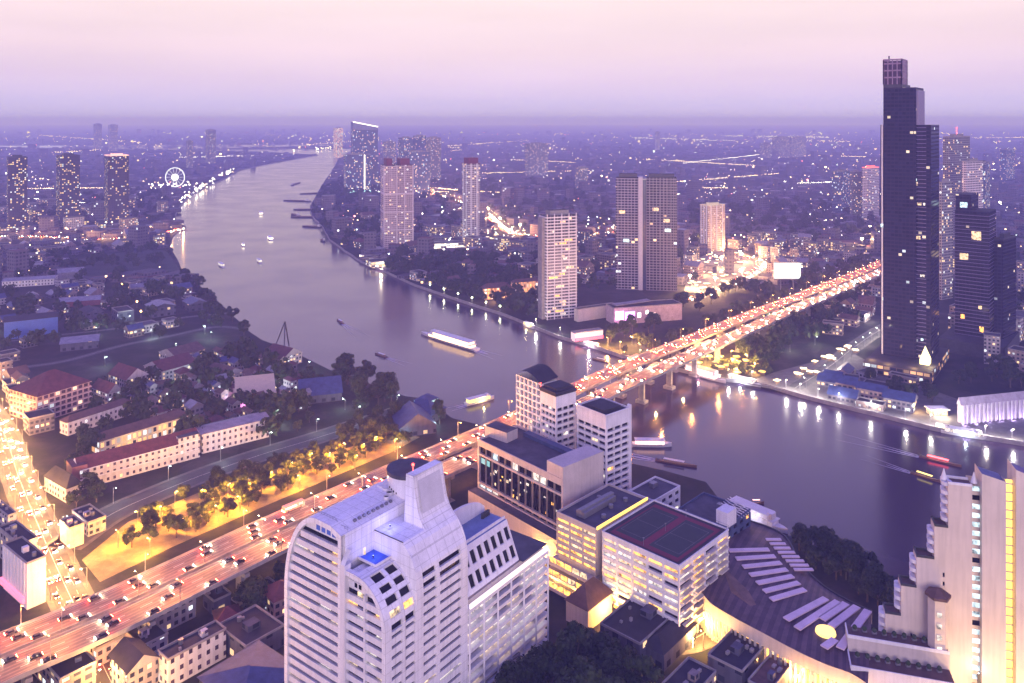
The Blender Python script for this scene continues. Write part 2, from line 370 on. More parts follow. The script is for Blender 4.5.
def road(name, pts, w, lanes=2, kerb=True, zz=.02, n=8):
    line = spline([(*xy(*p), zz) for p in pts], n); mb = MB(); ribbon(mb, line, -w / 2, w / 2, 0)
    for k in range(1, lanes):
        d = -w / 2 + w * k / lanes
        if k * 2 == lanes: ribbon(mb, line, d - .12, d + .12, .006, 1)
        else:
            for p, t in along(line, 9.0):
                s_ = Vector((t.y, -t.x, 0)); q = p + t * 4; c = p + s_ * d; e = q + s_ * d
                mb.face([c - s_ * .08 + Vector((0, 0, .006)), c + s_ * .08 + Vector((0, 0, .006)), e + s_ * .08 + Vector((0, 0, .006)), e - s_ * .08 + Vector((0, 0, .006))], 1)
    o = tag(mb.build(name, [M_ASPH, M_MARK]), kind='structure')
    if kerb:
        kb = MB()
        for sgn in (-1, 1):
            a, b_ = sorted((sgn * w / 2, sgn * (w / 2 + 2.4)))
            ribbon(kb, line, a, b_, .12, 0)
            E = offset(line, sgn * w / 2)
            for i in range(len(E) - 1): kb.face([E[i], E[i + 1], E[i + 1] + Vector((0, 0, .12)), E[i] + Vector((0, 0, .12))], 0)
        tag(kb.build("pavement", M_PAVE), kind='structure')
    return line
AVENUE = road("avenue_road", [(-30,385),(2,430),(18,475),(36,520),(58,570),(80,617),(98,655),(120,700),(150,760)], 13, 4)
RIVERROAD = road("side_road", [(62,548),(110,515),(160,492),(205,474),(260,455),(310,440),(360,424),(405,410),(436,404)], 17, 2)
FARAVENUE = road("crosstown_road", [(-40,238),(0,236.5),(50,237),(100,239),(150,236),(185,228)], 16, 4, False)
RAILROAD = road("track_road", [(-20,372),(60,362),(120,346),(170,336),(215,327),(246,329)], 9, 2, False)
RAILROADB = road("track_road", [(-20,345),(50,336),(120,328),(180,318),(230,313)], 8, 2, False)
TAKSIN = road("main_road", [(690,300),(730,285),(760,262),(700,245),(640,232),(560,236),(510,232),(480,210),(440,196),(400,188),(360,186)], 18, 4, False, n=8)
BANKROAD = road("bank_road", [(795,388),(830,366),(853,348),(880,330),(905,318)], 12, 2)
LOBBYROAD = road("hotel_drive", [(545,560),(590,592),(640,635),(690,640),(740,610),(760,640),(810,690)], 11, 2)
PARKFLOOR = MB(); PARKFLOOR.face([(*xy(*p), .012) for p in [(82,560),(128,522),(205,490),(300,462),(400,432),(420,437),(392,452),(260,508),(170,548),(100,582)]][::-1])
tag(PARKFLOOR.build("park_path", mat("sandy_ground", (.20, .15, .09), .9, var=.5, scale=.12)), kind='structure')
FIELD = MB(); FIELD.face([(*xy(*p), .012) for p in [(62,262),(150,248),(168,252),(180,270),(150,274),(70,280)]][::-1])
tag(FIELD.build("field", mat("dark_field", (.035, .045, .04), .95, var=.4, scale=.03)), kind='structure')
QUAY = MB(); QUAY.face([(*xy(*p), .016) for p in [(745,383),(775,372),(850,352),(905,380),(960,400),(1030,410),(1030,442),(960,432),(890,416),(840,404.5),(800,394.5)]][::-1])
tag(QUAY.build("quay_pavement", M_PAVE), kind='structure')
# a low river wall along both banks
def rivwall(name, label, poly, lo, hi):
    mb = MB()
    for i in range(lo, hi):
        p, q = poly[i], poly[i + 1]
        mb.bar((p[0], p[1], -.9), (q[0], q[1], -.9), .9, 4.0)
    tag(mb.build(name, M_CONC), label, 'wall')
rivwall("river_wall", "low pale concrete wall along the water's edge below the dark garden trees", NB, 6, len(NB) - 60)
rivwall("river_wall", "low concrete wall along the river in front of the glass twin towers and night market", FB, 0, len(FB) - 40)

MKT = MB(); MKT.face([(*xy(*p), .014) for p in [(684,292),(690,262),(720,248),(755,258),(752,282),(715,294)]][::-1])
tag(MKT.build("market_glow_patch", mat("glow_pale_ground", (.26, .23, .2), .9, var=.45, scale=.05)), kind='structure')  # pale ground patch: the market's glow is painted into its colour
hz = MB()
hz.prism([(-25300, -120), (25300, -120), (25300, FARY + 300), (-25300, FARY + 300)], -7.2, 282, bottom=True)
m = bpy.data.materials.new("dusk_air"); m.use_nodes = True; m.node_tree.nodes.remove(m.node_tree.nodes["Principled BSDF"])
pv = m.node_tree.nodes.new("ShaderNodeVolumePrincipled"); pv.inputs['Color'].default_value = (.42, .42, 1.0, 1); pv.inputs['Density'].default_value = 2.05e-4; pv.inputs['Absorption Color'].default_value = (1, 1, 1, 1); pv.inputs['Anisotropy'].default_value = 0.0
m.node_tree.links.new(pv.outputs[0], [x for x in m.node_tree.nodes if x.type == 'OUTPUT_MATERIAL'][0].inputs['Volume'])
try: m.cycles.homogeneous_volume = True
except Exception: pass
tag(hz.build("haze", m), kind='stuff')
# ------------------------------------------------------------------ the river bridge
BZ = 17.0
cpts = []
for px, py, z in [(-60,688,13),(0,659,14),(113,611,15),(275,534,16.5),(392,482,17.5),(520,426,18.5),(610,382,19),(700,343,18),(763,316,17),(820,293,16),(868,273,15),(905,255,15),(925,240,15),(935,228,15)]:
    cpts.append(tuple(at(px, py, z)))
BC = spline(cpts, 10)
bridge = thing("road_bridge", "long twin deck concrete road bridge crossing the river, full of lit traffic", "bridge", BC[0])
def gapw(i):
    t = i / len(BC); return 1.2 + 3.4 * math.exp(-((t - .52) / .2) ** 2)
WD = 15.0
def deck_mesh(sgn):
    mb = MB(); pl, pr = [], []
    for i, p in enumerate(BC):
        t = BC[min(i + 1, len(BC) - 1)] - BC[max(i - 1, 0)]; t.z = 0; t.normalize(); nrm = Vector((t.y, -t.x, 0)) * sgn; g = gapw(i)
        pl.append(p + nrm * g); pr.append(p + nrm * (g + WD))
    return pl, pr
LANES = {}
M_DECK = mat("deck_asphalt", (.13, .10, .095), .7, var=.25, scale=.1)
M_STREAKBAND = mat("light_streak_band", (.21, .15, .13), .65, var=.2, scale=.2); M_EDGESTREAK = mat("edge_light_streak", (.30, .25, .24), .8, var=.3, scale=.3)  # paler lane and edge bands, painted to echo streaks of traffic light
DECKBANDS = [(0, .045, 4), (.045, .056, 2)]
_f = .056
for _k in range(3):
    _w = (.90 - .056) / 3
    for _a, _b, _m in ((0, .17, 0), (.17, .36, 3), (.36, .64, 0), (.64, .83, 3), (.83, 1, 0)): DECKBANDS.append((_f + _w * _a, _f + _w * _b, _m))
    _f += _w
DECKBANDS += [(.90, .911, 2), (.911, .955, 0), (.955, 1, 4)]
for sgn in (-1, 1):
    A, B = deck_mesh(sgn); dk = MB(); zt = Vector((0, 0, 1))
    for i in range(len(A) - 1):
        a, b_, c, d = A[i], A[i + 1], B[i + 1], B[i]
        q = lambda *P: (P if sgn > 0 else P[::-1])
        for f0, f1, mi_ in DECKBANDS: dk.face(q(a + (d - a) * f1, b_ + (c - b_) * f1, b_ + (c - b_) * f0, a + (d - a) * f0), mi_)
        lo = [p - zt * 1.0 for p in (a, b_, c, d)]; m_ = (a + d) / 2; ins = lambda p, q_, k: p + (q_ - p) * k
        bt = [ins(a, d, .25) - zt * 2.6, ins(b_, c, .25) - zt * 2.6, ins(c, b_, .25) - zt * 2.6, ins(d, a, .25) - zt * 2.6]
        dk.face([a, b_, lo[1], lo[0]], 1); dk.face([d, lo[3], lo[2], c], 1)
        dk.face([lo[0], lo[1], bt[1], bt[0]], 1); dk.face([lo[3], bt[3], bt[2], lo[2]], 1); dk.face(bt, 1)
    for k in (1, 2):
        L = [a + (d - a) * (.056 + .844 * k / 3) for a, d in zip(A, B)]
        for p, t in along(L, 11.0):
            s_ = Vector((t.y, -t.x, 0)) * .12; q_ = p + t * 5; u = Vector((0, 0, .02))
            dk.face([p - s_ + u, p + s_ + u, q_ + s_ + u, q_ - s_ + u], 2)
    dk.build("deck", [M_DECK, M_CONC, M_MARK, M_STREAKBAND, M_EDGESTREAK], bridge)
    for line in (A, B):
        pm = MB()
        for i in range(len(line) - 1): pm.bar(line[i] + zt * .45, line[i + 1] + zt * .45, .35, .95)
        pm.build("parapet", M_CONC, bridge)
    LANES[sgn] = [[a + (d - a) * f for a, d in zip(A, B)] for f in (.17, .5, .83)]
    LANES[(sgn, 'in')], LANES[(sgn, 'out')] = A, B
for k, (p, t) in enumerate(along(BC, 42.0, 25.0)):
    if p.y > 1150: break
    nr = Vector((t.y, -t.x, 0)).normalized(); tz = Vector((t.x, t.y, 0)).normalized()
    for sgn in (-1, 1):
        pm = MB(); c = p + nr * sgn * (gapw(0) + 1 + WD / 2)
        pm.bar((c.x, c.y, -7), (c.x, c.y, p.z - 4.2), 4.4, 2.2, up=tz)
        a = c - nr * 5.6; b_ = c + nr * 5.6
        pm.bar((a.x, a.y, p.z - 3.4), (b_.x, b_.y, p.z - 3.4), 2.4, 1.7)
        pm.bar((c.x, c.y, -7), (c.x, c.y, 0.3), 8, 6, up=tz)
        pm.build("pier", M_CONC, bridge)
    if k in (9, 10, 11, 12, 13): lamp_light((p.x + nr.x * 22, p.y + nr.y * 22, 4), 15000, (1, .6, .22))

# ------------------------------------------------------------------ street lamps
def lamp_proto(name, label, h, arm, bulb, power, col, group, double=False):
    t = thing(name, label, "street lamp", (0, 0, 0), group)
    pm = MB(); pm.tube((0, 0, 0), (0, 0, h), .16, .09, 8); pm.tube((0, 0, 0), (0, 0, .6), .28, .24, 8)
    for s_ in ((-1, 1) if double else (1,)): pm.tube((0, 0, h - .1), (s_ * arm, 0, h + .5), .07, .05, 6)
    pm.build("pole", M_STEEL, t)
    for s_ in ((-1, 1) if double else (1,)):
        hm = MB(); hm.rect(s_ * (arm + .3), 0, 1.1, .42, h + .42, h + .6); hd = hm.build("lamp_head", M_STEEL, t)
        bm_ = MB(); bm_.ball((s_ * (arm + .3), 0, h + .28), .33, 0, 6, 4, .6); bm_.build("bulb", bulb, hd)
    lamp_light((arm * (0 if double else 1), 0, h - .6), power, col, .5, t)
    return t
_used = set()
def place_lamp(proto, loc, rz=0.0, label=None, group=None):
    if proto.name not in _used:
        _used.add(proto.name); proto.location = loc; proto.rotation_euler = (0, 0, rz)
        if label: proto['label'] = label
        if group: proto['group'] = group
        return proto
    return dup(proto, loc, rz, label, group)
SOD = (1, .38, .09)
bl = lamp_proto("street_lamp", "tall double armed lamp standing between the two bridge decks", 11, 2.6, E_WARM, 30000, (1, .40, .11), "double armed lamps along the middle of the bridge", True)
for p, t in along(BC, 29.0, 10.0):
    if p.y > 1100: break
    place_lamp(bl, (p.x, p.y, p.z - .6), math.atan2(t.y, t.x) + R(90))
for sgn, lab in ((-1, "slender amber lamp on the upstream parapet of the bridge"), (1, "slender amber lamp on the downstream parapet of the bridge")):
    pl_ = lamp_proto("street_lamp", lab, 9, 2.2, E_SODIUM, 22000, SOD, "amber lamps on the upstream bridge parapet" if sgn < 0 else "amber lamps on the downstream bridge parapet")
    for p, t in along(LANES[(sgn, 'out')], 48.0, 30.0):
        if p.y > 1000: break
        place_lamp(pl_, tuple(p), math.atan2(t.y, t.x) + (R(-90) if sgn < 0 else R(90)))
al = lamp_proto("street_lamp", "warm street lamp at the kerb of the busy avenue", 9, 2.2, E_WARM, 40000, (1, .48, .12), "lamps along the avenue")
for sgn in (-1, 1):
    for p, t in along(offset(AVENUE, sgn * 7.4), 26.0, 6.0): place_lamp(al, tuple(p), math.atan2(t.y, t.x) + (R(90) if sgn > 0 else R(-90)))
sl = lamp_proto("street_lamp", "pale cool lamp along the grey road beside the white school", 9, 2.0, E_COOL, 5000, (.8, .95, .9), "cool lamps along the grey side road")
for p, t in along(offset(RIVERROAD, -9.5), 34.0, 12.0): place_lamp(sl, tuple(p), math.atan2(t.y, t.x) + R(-90))
fl_ = lamp_proto("street_lamp", "amber lamp lighting the far crosstown road below three dark towers", 10, 2.0, E_WARM, 80000, (1, .5, .2), "lamps along the crosstown road")
for p, t in along(offset(FARAVENUE, 9), 45.0, 5.0): place_lamp(fl_, tuple(p), math.atan2(t.y, t.x) + R(90))
ml = lamp_proto("street_lamp", "amber lamp beside the bright main road behind the glass mall", 10, 2.0, E_WARM, 90000, (1, .50, .2), "lamps along the main road beyond the river")
for p, t in along(offset(TAKSIN, 10), 38.0, 5.0): place_lamp(ml, tuple(p), math.atan2(t.y, t.x) + R(90))
ql = lamp_proto("street_lamp", "white lamp lighting the quay road of the far bank", 8, 1.6, E_COOL, 11000, (1, .9, .75), "lamps along the far quay road")
for p, t in along(offset(BANKROAD, 7), 22.0, 5.0): place_lamp(ql, tuple(p), math.atan2(t.y, t.x) + R(90))
hl = lamp_proto("street_lamp", "gold lamp beside the drive under the lit apartment block", 6, 1.2, E_SODIUM, 24000, (1, .48, .10), "lamps along the hotel drive")
for p, t in along(offset(LOBBYROAD, 6.5), 14.0, 2.0): place_lamp(hl, tuple(p), math.atan2(t.y, t.x) + R(90))
pk = lamp_proto("street_lamp", "gold lamp among the park trees beside the bridge", 8.5, 1.0, E_SODIUM, 56000, (1, .42, .03), "gold lamps among the park trees")
for (px, py) in [(118,548),(138,528),(160,522),(185,536),(150,556),(205,505),(228,500),(218,522),(250,498),(272,486),(255,478),(292,478),(310,468),(330,466),(345,456),(362,458),(375,450),(395,452),(300,490),(240,512),(175,508),(355,470)]:
    place_lamp(pk, (*xy(px, py), .02), U(0, 6))
nl = lamp_proto("street_lamp", "gold lamp over the night market tables by the bridge", 8, 1.0, E_SODIUM, 70000, (1, .5, .1), "gold lamps of the riverside market")
for (px, py) in [(698,360),(706,366),(714,358),(722,367),(731,360),(738,370),(747,364),(620,350),(632,345),(608,346),(640,352),(755,372)]:
    place_lamp(nl, (*xy(px, py), .02), U(0, 6))
dl = lamp_proto("street_lamp", "cool white yard lamp among the dark sheds by the river", 8, 1.5, E_COOL, 9000, (.75, 1, .9), "yard lamps among the riverside sheds")
for (px, py) in [(97,336),(129,324),(152,337),(105,366),(176,352),(205,334),(211,341),(170,313),(186,310),(120,395),(180,395),(212,402),(236,405),(168,405),(196,418),(250,400),(270,395),(308,372),(280,425),(345,410),(58,394),(10,330),(222,392),(200,380)]:
    place_lamp(dl, (*xy(px, py), .02), U(0, 6))
qe = lamp_proto("street_lamp", "white lamp at the very edge of the far quay", 7, 1.4, E_WARM, 15000, (1, .9, .85), "lamps along the far quay edge")
for (px, py) in [(728, 378), (752, 380), (786, 389), (800, 393), (818, 398), (838, 403), (870, 411), (905, 419), (930, 425), (985, 436), (1012, 440), (640, 358), (560, 335), (536, 326)]: place_lamp(qe, (*xy(px, py - .7), .02), R(-90))
rl = lamp_proto("street_lamp", "white lamp on the wooded park road beyond the bridge", 8, 1.5, E_COOL, 14000, (1, .85, .75), "lamps scattered through the wooded park")
for (px, py) in [(770,340),(790,352),(752,336),(800,330),(815,345),(735,330),(840,318),(770,322),(830,302),(855,300),(868,322),(725,320)]:
    place_lamp(rl, (*xy(px, py), .02), U(0, 6))

# ------------------------------------------------------------------ traffic
M_CARPAINT = mat("car_paint", (.07, .066, .07), .3, .1, var=.05, rndhue=.9)
M_TYRE = mat("tyre_rubber", (.02, .02, .02), .9, var=.1)
E_HEAD = glow("headlight_glass", (1, .78, .48), 600, sample=True)
E_TAIL = glow("tail_light_glass", (1, .06, .02), 800, sample=True)
def car_proto(name, label, cat, group, L=4.5, W=1.8, hb=.85, hc=1.45, lights=True):
    t = thing(name, label, cat, (0, 0, 0), group)
    b = MB(); prof = [(-L/2, .28), (L/2, .28), (L/2, .62), (L/2 - .12, hb - .08), (L/2 - 1.0, hb), (-L/2 + .7, hb), (-L/2, hb - .05)]
    for y, s_ in ((-W/2, 1), (W/2, -1)): b.face([(x, y, z) for x, z in prof][::s_], 0)
    for i in range(len(prof)):
        p, q = prof[i], prof[(i + 1) % len(prof)]; b.face([(p[0], W/2, p[1]), (q[0], W/2, q[1]), (q[0], -W/2, q[1]), (p[0], -W/2, p[1])], 0)
    b.build("body", M_CARPAINT, t)
    c = MB(); lo = [(-L*.36, -W*.46), (L*.22, -W*.46), (L*.22, W*.46), (-L*.36, W*.46)]; hi = [(-L*.27, -W*.38), (L*.08, -W*.38), (L*.08, W*.38), (-L*.27, W*.38)]
    for i in range(4):
        j = (i + 1) % 4; c.face([(*lo[i], hb), (*lo[j], hb), (*hi[j], hc), (*hi[i], hc)], 1)
    c.face([(*p, hc) for p in hi], 0); c.build("cabin", [M_CARPAINT, M_GLASS], t)
    for x in (-L*.3, L*.3):
        for y in (-W/2 + .08, W/2 - .08): w = MB(); w.tube((x, y - .1, .32), (x, y + .1, .32), .32, n=10); w.build("wheel", M_TYRE, t)
    for y in (-W*.34, W*.34):
        h_ = MB(); h_.rect(L/2 + .02, y, .08, .46, .52, .76); h_.build("headlight", E_HEAD, t)
        k_ = MB(); k_.rect(-L/2 - .02, y, .08, .44, .58, .82); k_.build("tail_light", E_TAIL, t)
    return t
cA = car_proto("car", "car with red tail lights driving away over the bridge", "car", "cars driving away on the bridge")
cB = car_proto("car", "car with bright headlights coming over the bridge", "car", "cars coming towards the city on the bridge")
cC = car_proto("car", "car in the queue along the bright avenue", "car", "cars along the avenue")
# a city bus: its own shape
def bus_proto(label, group):
    t = thing("bus", label, "bus", (0, 0, 0), group)
    b = MB(); b.rect(0, 0, 11.5, 2.5, .4, 3.1); b.rect(0, 0, 11.3, 2.3, 3.1, 3.25); b.build("body", mat("bus_paint", (.62, .30, .22), .35, 0, .05, rndhue=.6), t)
    g = MB(); g.rect(-.2, 0, 10.2, 2.54, 1.45, 2.55); g.rect(5.7, 0, .16, 2.2, 1.3, 2.7); g.build("window_band", G_WHITE, t)
    for x in (-3.6, 3.8):
        for y in (-1.1, 1.1): w = MB(); w.tube((x, y - .15, .48), (x, y + .15, .48), .48, n=10); w.build("wheel", M_TYRE, t)
    for y in (-.85, .85):
        h_ = MB(); h_.rect(5.8, y, .1, .5, .7, .95); h_.build("headlight", E_HEAD, t)
        k_ = MB(); k_.rect(-5.8, y, .1, .4, .8, 1.2); k_.build("tail_light", E_TAIL, t)
    return t
bA = bus_proto("bus with lit windows driving away over the bridge", "buses driving away on the bridge")
bB = bus_proto("bus with lit windows and headlights coming over the bridge", "buses coming over the bridge")
spots, far_cars = [], []
def seen(p):
    if p.y < 60: return False
    px, py = 512 + F * p.x / p.y, YH + F * (H - p.z) / p.y
    return -15 < px < 1040 and py < 700 and not (287 < px < 470 and py > 560)
for sgn, proto, bproto in ((-1, cA, bA), (1, cB, bB)):
    for k, lane in enumerate(LANES[sgn]):
        L = list(along(lane if sgn < 0 else lane[::-1], 1.0)); i = 8
        while i < len(L):
            p, t = L[i]; i += int(U(12, 34))
            bus = rnd.random() < .06
            if bus: i += 9
            if seen(p): spots.append((p.length, p + Vector((0, 0, .02)), t, sgn, bproto if bus else proto))
for d, s_ in ((-4.9, 1), (-1.7, 1), (1.7, -1), (4.9, -1)):
    L = list(along(offset(AVENUE, d), 1.0)); i = int(U(3, 9))
    while i < len(L):
        p, t = L[i]; i += int(U(13, 34))
        if seen(p): spots.append((p.length, Vector((p.x, p.y, .03)), t * s_, 1, cC))
spots.sort(key=lambda s_: s_[0])
for k, (dist, p, t, sgn, proto) in enumerate(spots):
    if k < 296: place_lamp(proto, tuple(p), math.atan2(t.y, t.x))
    else: far_cars.append((p, t, sgn))
tail = MB()
def mini_car(mb, p, t, sgn, big=1.0):
    s_ = Vector((t.y, -t.x, 0)).normalized(); t = Vector((t.x, t.y, 0)).normalized(); z = Vector((0, 0, 1))
    mb.bar(p + z * .75 - t * 2.1, p + z * .75 + t * 2.1, 1.8, .9, 0); mb.bar(p + z * 1.3 - t * 1.3, p + z * 1.3 + t * .6, 1.6, .5, 3)
    mb.bar(p + z * .7 + t * 2.15, p + z * .7 + t * 2.25, 1.7 * big, .3 * big, 1); mb.bar(p + z * .7 - t * 2.15, p + z * .7 - t * 2.25, 1.7 * big, .3 * big, 2)
for p, t, sgn in far_cars: mini_car(tail, p + Vector((0, 0, .03)), t, sgn)
for road_, w_ in ((FARAVENUE, 5.5), (TAKSIN, 6.5)):
    for d, s_ in ((-w_, 1), (-w_ * .35, 1), (w_ * .35, -1), (w_, -1)):
        L = list(along(offset(road_, d), 1.0)); i = 4
        while i < len(L):
            p, t = L[i]; i += int(U(12, 34)); mini_car(tail, p, t * s_, 1, 1.0)
tag(tail.build("traffic", [M_CARPAINT, glow("far_headlight", (1, .8, .55), 260), glow("far_tail_light", (1, .07, .03), 160), M_GLASS]), "countless far cars on the bridge end and main roads", "traffic", kind='stuff')
# ------------------------------------------------------------------ building kit: walls with real openings
class Bld:
    """one building: an Empty with wall, roof, window ... parts"""
    def __init__(s, name, label, loc, cat="building"):
        s.root = thing(name, label, cat, (loc[0], loc[1], 0)); s.wall = MB(); s.wins = []; s.parts = []
    def window(s, pts, m, name="window"): s.wins.append((name, pts, m))
    def part(s, name, mb, mats, smooth=False): return mb.build(name, mats, s.root, smooth=smooth)
    def finish(s, mats, wname="wall"):
        s.wall.build(wname, mats, s.root)
        cams = Vector((0, 0, H)); s.wins.sort(key=lambda w: (sum((Vector(p) for p in w[1]), Vector()) / 4 - cams).length - 400 * (w[2] is not M_GLASS))
        def pane(mb, p, k):
            p = [Vector(q) for q in p]; mb.face(p, k)
        for nm, p, m_ in s.wins[:98]:
            mb = MB(); pane(mb, p, 0); mb.build(nm, m_, s.root)
        rest = s.wins[98:]
        if rest:
            ms = list({w[2].name: w[2] for w in rest}.values()); mb = MB()
            for nm, p, m_ in rest: pane(mb, p, ms.index(m_))
            tag(mb.build("window", ms, s.root), kind='stuff')
def glasspick(lit, pal=None):
    if rnd.random() < lit: return rnd.choice(pal or LITS)
    return M_GLASS
def wall_grid(B, P, us, vs, is_open, depth=.5, mi=0, lit=.1, pal=None, pick=None):
    """P(u,v,d) -> point d inside the wall. us, vs: break points. is_open(i,j) -> True where a window is"""
    w = B.wall
    for i in range(len(us) - 1):
        for j in range(len(vs) - 1):
            a, b_, c, d = us[i], us[i + 1], vs[j], vs[j + 1]
            if not is_open(i, j):
                w.face([P(a, c, 0), P(b_, c, 0), P(b_, d, 0), P(a, d, 0)], mi); continue
            o = [P(a, c, 0), P(b_, c, 0), P(b_, d, 0), P(a, d, 0)]; q = [P(a, c, depth), P(b_, c, depth), P(b_, d, depth), P(a, d, depth)]
            for k in range(4): kk = (k + 1) % 4; w.face([o[k], o[kk], q[kk], q[k]], mi)
            B.window(q, pick(i, j) if pick else glasspick(lit, pal))
def breaks(lo, hi, n, frac, off=.5):
    """n bays from lo to hi, each with an opening of frac of the bay; odd intervals are open"""
    s_ = (hi - lo) / n; out = [lo]
    for k in range(n):
        a = lo + s_ * k + s_ * (1 - frac) * off; out += [a, a + s_ * frac]
    return out + [hi]
odd = lambda i, j: i % 2 == 1 and j % 2 == 1
def plane(p0, p1, z0=0.0):
    p0 = Vector((p0[0], p0[1], z0)); p1 = Vector((p1[0], p1[1], z0)); d = (p1 - p0).normalized(); nin = Vector((-d.y, d.x, 0))
    return (p1 - p0).length, lambda u, v, dd: p0 + d * u + Vector((0, 0, v)) + nin * dd
def quadpts(near, ang, la, lb):
    """corner nearest the camera; A runs back to the left at angle ang, B back to the right"""
    A = Vector((-math.cos(ang), math.sin(ang))); Bv = Vector((A.y, -A.x)); n_ = Vector(near)
    return [n_, n_ + Bv * lb, n_ + Bv * lb + A * la, n_ + A * la]
def block(B, q, z0, z1, specs, mi=0, roofmi=1, par=.9, roofpart=True):
    """walls q[0]->q[1], q[1]->q[2] ... outward on the right of travel; specs per side None or dict"""
    for k in range(4):
        p, r_ = q[k], q[(k + 1) % 4]; L, P = plane(p, r_, z0); s_ = specs[k] if k < len(specs) else None
        hgt = z1 - z0
        if not s_: B.wall.face([P(0, 0, 0), P(L, 0, 0), P(L, hgt, 0), P(0, hgt, 0)], mi); continue
        us = breaks(s_.get('m', 0), L - s_.get('m', 0), s_['nx'], s_.get('fx', .6)); base = s_.get('b', 0); top = s_.get('t', 0)
        if s_.get('m', 0): us = us
        vs = breaks(base, hgt - top, s_['nz'], s_.get('fz', .5), s_.get('oz', .5))
        wall_grid(B, P, us, vs, odd, s_.get('d', .5), s_.get('mi', mi), s_.get('lit', .1), s_.get('pal'), s_.get('pick'))
        if s_.get('m', 0):
            for a, b_ in ((0, s_['m']), (L - s_['m'], L)): B.wall.face([P(a, 0, 0), P(b_, 0, 0), P(b_, hgt, 0), P(a, hgt, 0)], mi)
        if base: B.wall.face([P(s_.get('m', 0), 0, 0), P(L - s_.get('m', 0), 0, 0), P(L - s_.get('m', 0), base, 0), P(s_.get('m', 0), base, 0)], mi)
        if top: B.wall.face([P(s_.get('m', 0), hgt - top, 0), P(L - s_.get('m', 0), hgt - top, 0), P(L - s_.get('m', 0), hgt, 0), P(s_.get('m', 0), hgt, 0)], mi)
    if par:
        for k in range(4):
            p, r_ = Vector((*q[k], z1)), Vector((*q[(k + 1) % 4], z1)); d = (r_ - p).normalized(); nin = Vector((-d.y, d.x, 0)) * .25
            B.wall.bar(p + nin + Vector((0, 0, par / 2 - .15)) + d * .5 , r_ + nin + Vector((0, 0, par / 2 - .15)), .5, par + .3, mi)
    rf = MB(); rf.face([(*p, z1 - .02) for p in q], 0); return rf
def inset(q, d):
    c = sum((Vector(p) for p in q), Vector((0, 0))) / len(q); return [Vector(p) + (c - Vector(p)).normalized() * d for p in q]
def lerpq(q, u, v): return Vector(q[0]) * (1 - u) * (1 - v) + Vector(q[1]) * u * (1 - v) + Vector(q[2]) * u * v + Vector(q[3]) * (1 - u) * v
def rooftop(B, q, z, n=4, seed=1, tank=True):
    r = random.Random(seed); ang = math.atan2(q[1].y - q[0].y, q[1].x - q[0].x)
    for k in range(n):
        c = lerpq(q, r.uniform(.15, .85), r.uniform(.15, .85)); mb = MB()
        mb.rect(c.x, c.y, r.uniform(1.5, 4), r.uniform(1.5, 3), z, z + r.uniform(1, 2.4), ang); B.part("air_conditioner", mb, M_STEEL)
    if tank:
        c = lerpq(q, .7, .75); mb = MB(); mb.rect(c.x, c.y, 6, 5, z, z + 3.2, ang, 0, 1); B.part("plant_room", mb, [M_CONC, M_ROOFG])

# ------------------------------------------------------------------ the curved white tower
O_ = Vector((-39.6, 250, 0)); TA = Vector((-.80, .60, 0)); TB = Vector((.60, .80, 0))
def T(a, b_, z): return O_ + TA * a + TB * b_ + Vector((0, 0, z))
tw = Bld("curved_tower", "white curved apartment tower with round topped wings, blue lit terrace and roof drum", O_)
A2 = lambda z: 0.0 if z < 52 else 14 - 14 * math.sqrt(max(0, 1 - ((z - 52) / 14.5) ** 2))
A1 = lambda z: 50.3 if z < 50 else 33 + 17.3 * math.sqrt(max(0, 1 - ((z - 50) / 29) ** 2))
def outline1(ins=0.0):
    pts = [(50.3 - ins, 0)] + [(33 + (17.3 - ins) * math.cos(t), 50 + (29 - ins) * math.sin(t)) for t in [math.pi / 2 * k / 14 for k in range(15)]]
    return pts + [(26, 78.8 - ins), (20.5 + ins, 77 - ins)]
def outline2(ins=0.0):
    pts = [(ins, 0)] + [(14 - (14 - ins) * math.cos(t), 52 + (14.5 - ins) * math.sin(t)) for t in [math.pi / 2 * k / 14 for k in range(15)]]
    return pts + [(20.4, 66.5 - ins)]
def extrude(mb, prof, b0, b1, mi=0, cap0=True, cap1=True, close=True):
    n_ = len(prof)
    for i in range(n_ if close else n_ - 1):
        p, q = prof[i], prof[(i + 1) % n_]; mb.face([T(p[0], b0, p[1]), T(p[0], b1, p[1]), T(q[0], b1, q[1]), T(q[0], b0, q[1])], mi)
    if cap0: mb.face([T(a, b0, z) for a, z in prof], mi)
    if cap1: mb.face([T(a, b1, z) for a, z in prof][::-1], mi)
w = tw.wall
o1 = outline1(); body1 = o1 + [(20.5, 0)]
extrude(w, body1, 1.4, 41, 0)
def rim(o_out, o_in, b0, b1):
    for i in range(len(o_out) - 1):
        a, c, d, e = o_out[i], o_out[i + 1], o_in[i + 1], o_in[i]
        w.face([T(a[0], b0, a[1]), T(c[0], b0, c[1]), T(d[0], b0, d[1]), T(e[0], b0, e[1])], 0)
        w.face([T(e[0], b0, e[1]), T(d[0], b0, d[1]), T(d[0], b1, d[1]), T(e[0], b1, e[1])], 0)
        w.face([T(a[0], b0, a[1]), T(a[0], b1, a[1]), T(c[0], b1, c[1]), T(c[0], b0, c[1])], 0)
rim(outline1(), outline1(1.7), -.35, 1.4)
w.face([T(22.2, -.35, 0), T(20.5, -.35, 0), T(20.5, -.35, 77), T(22.2, -.35, 75.3)], 0); w.face([T(22.2, -.35, 0), T(22.2, 1.4, 0), T(22.2, 1.4, 75.3), T(22.2, -.35, 75.3)], 0)
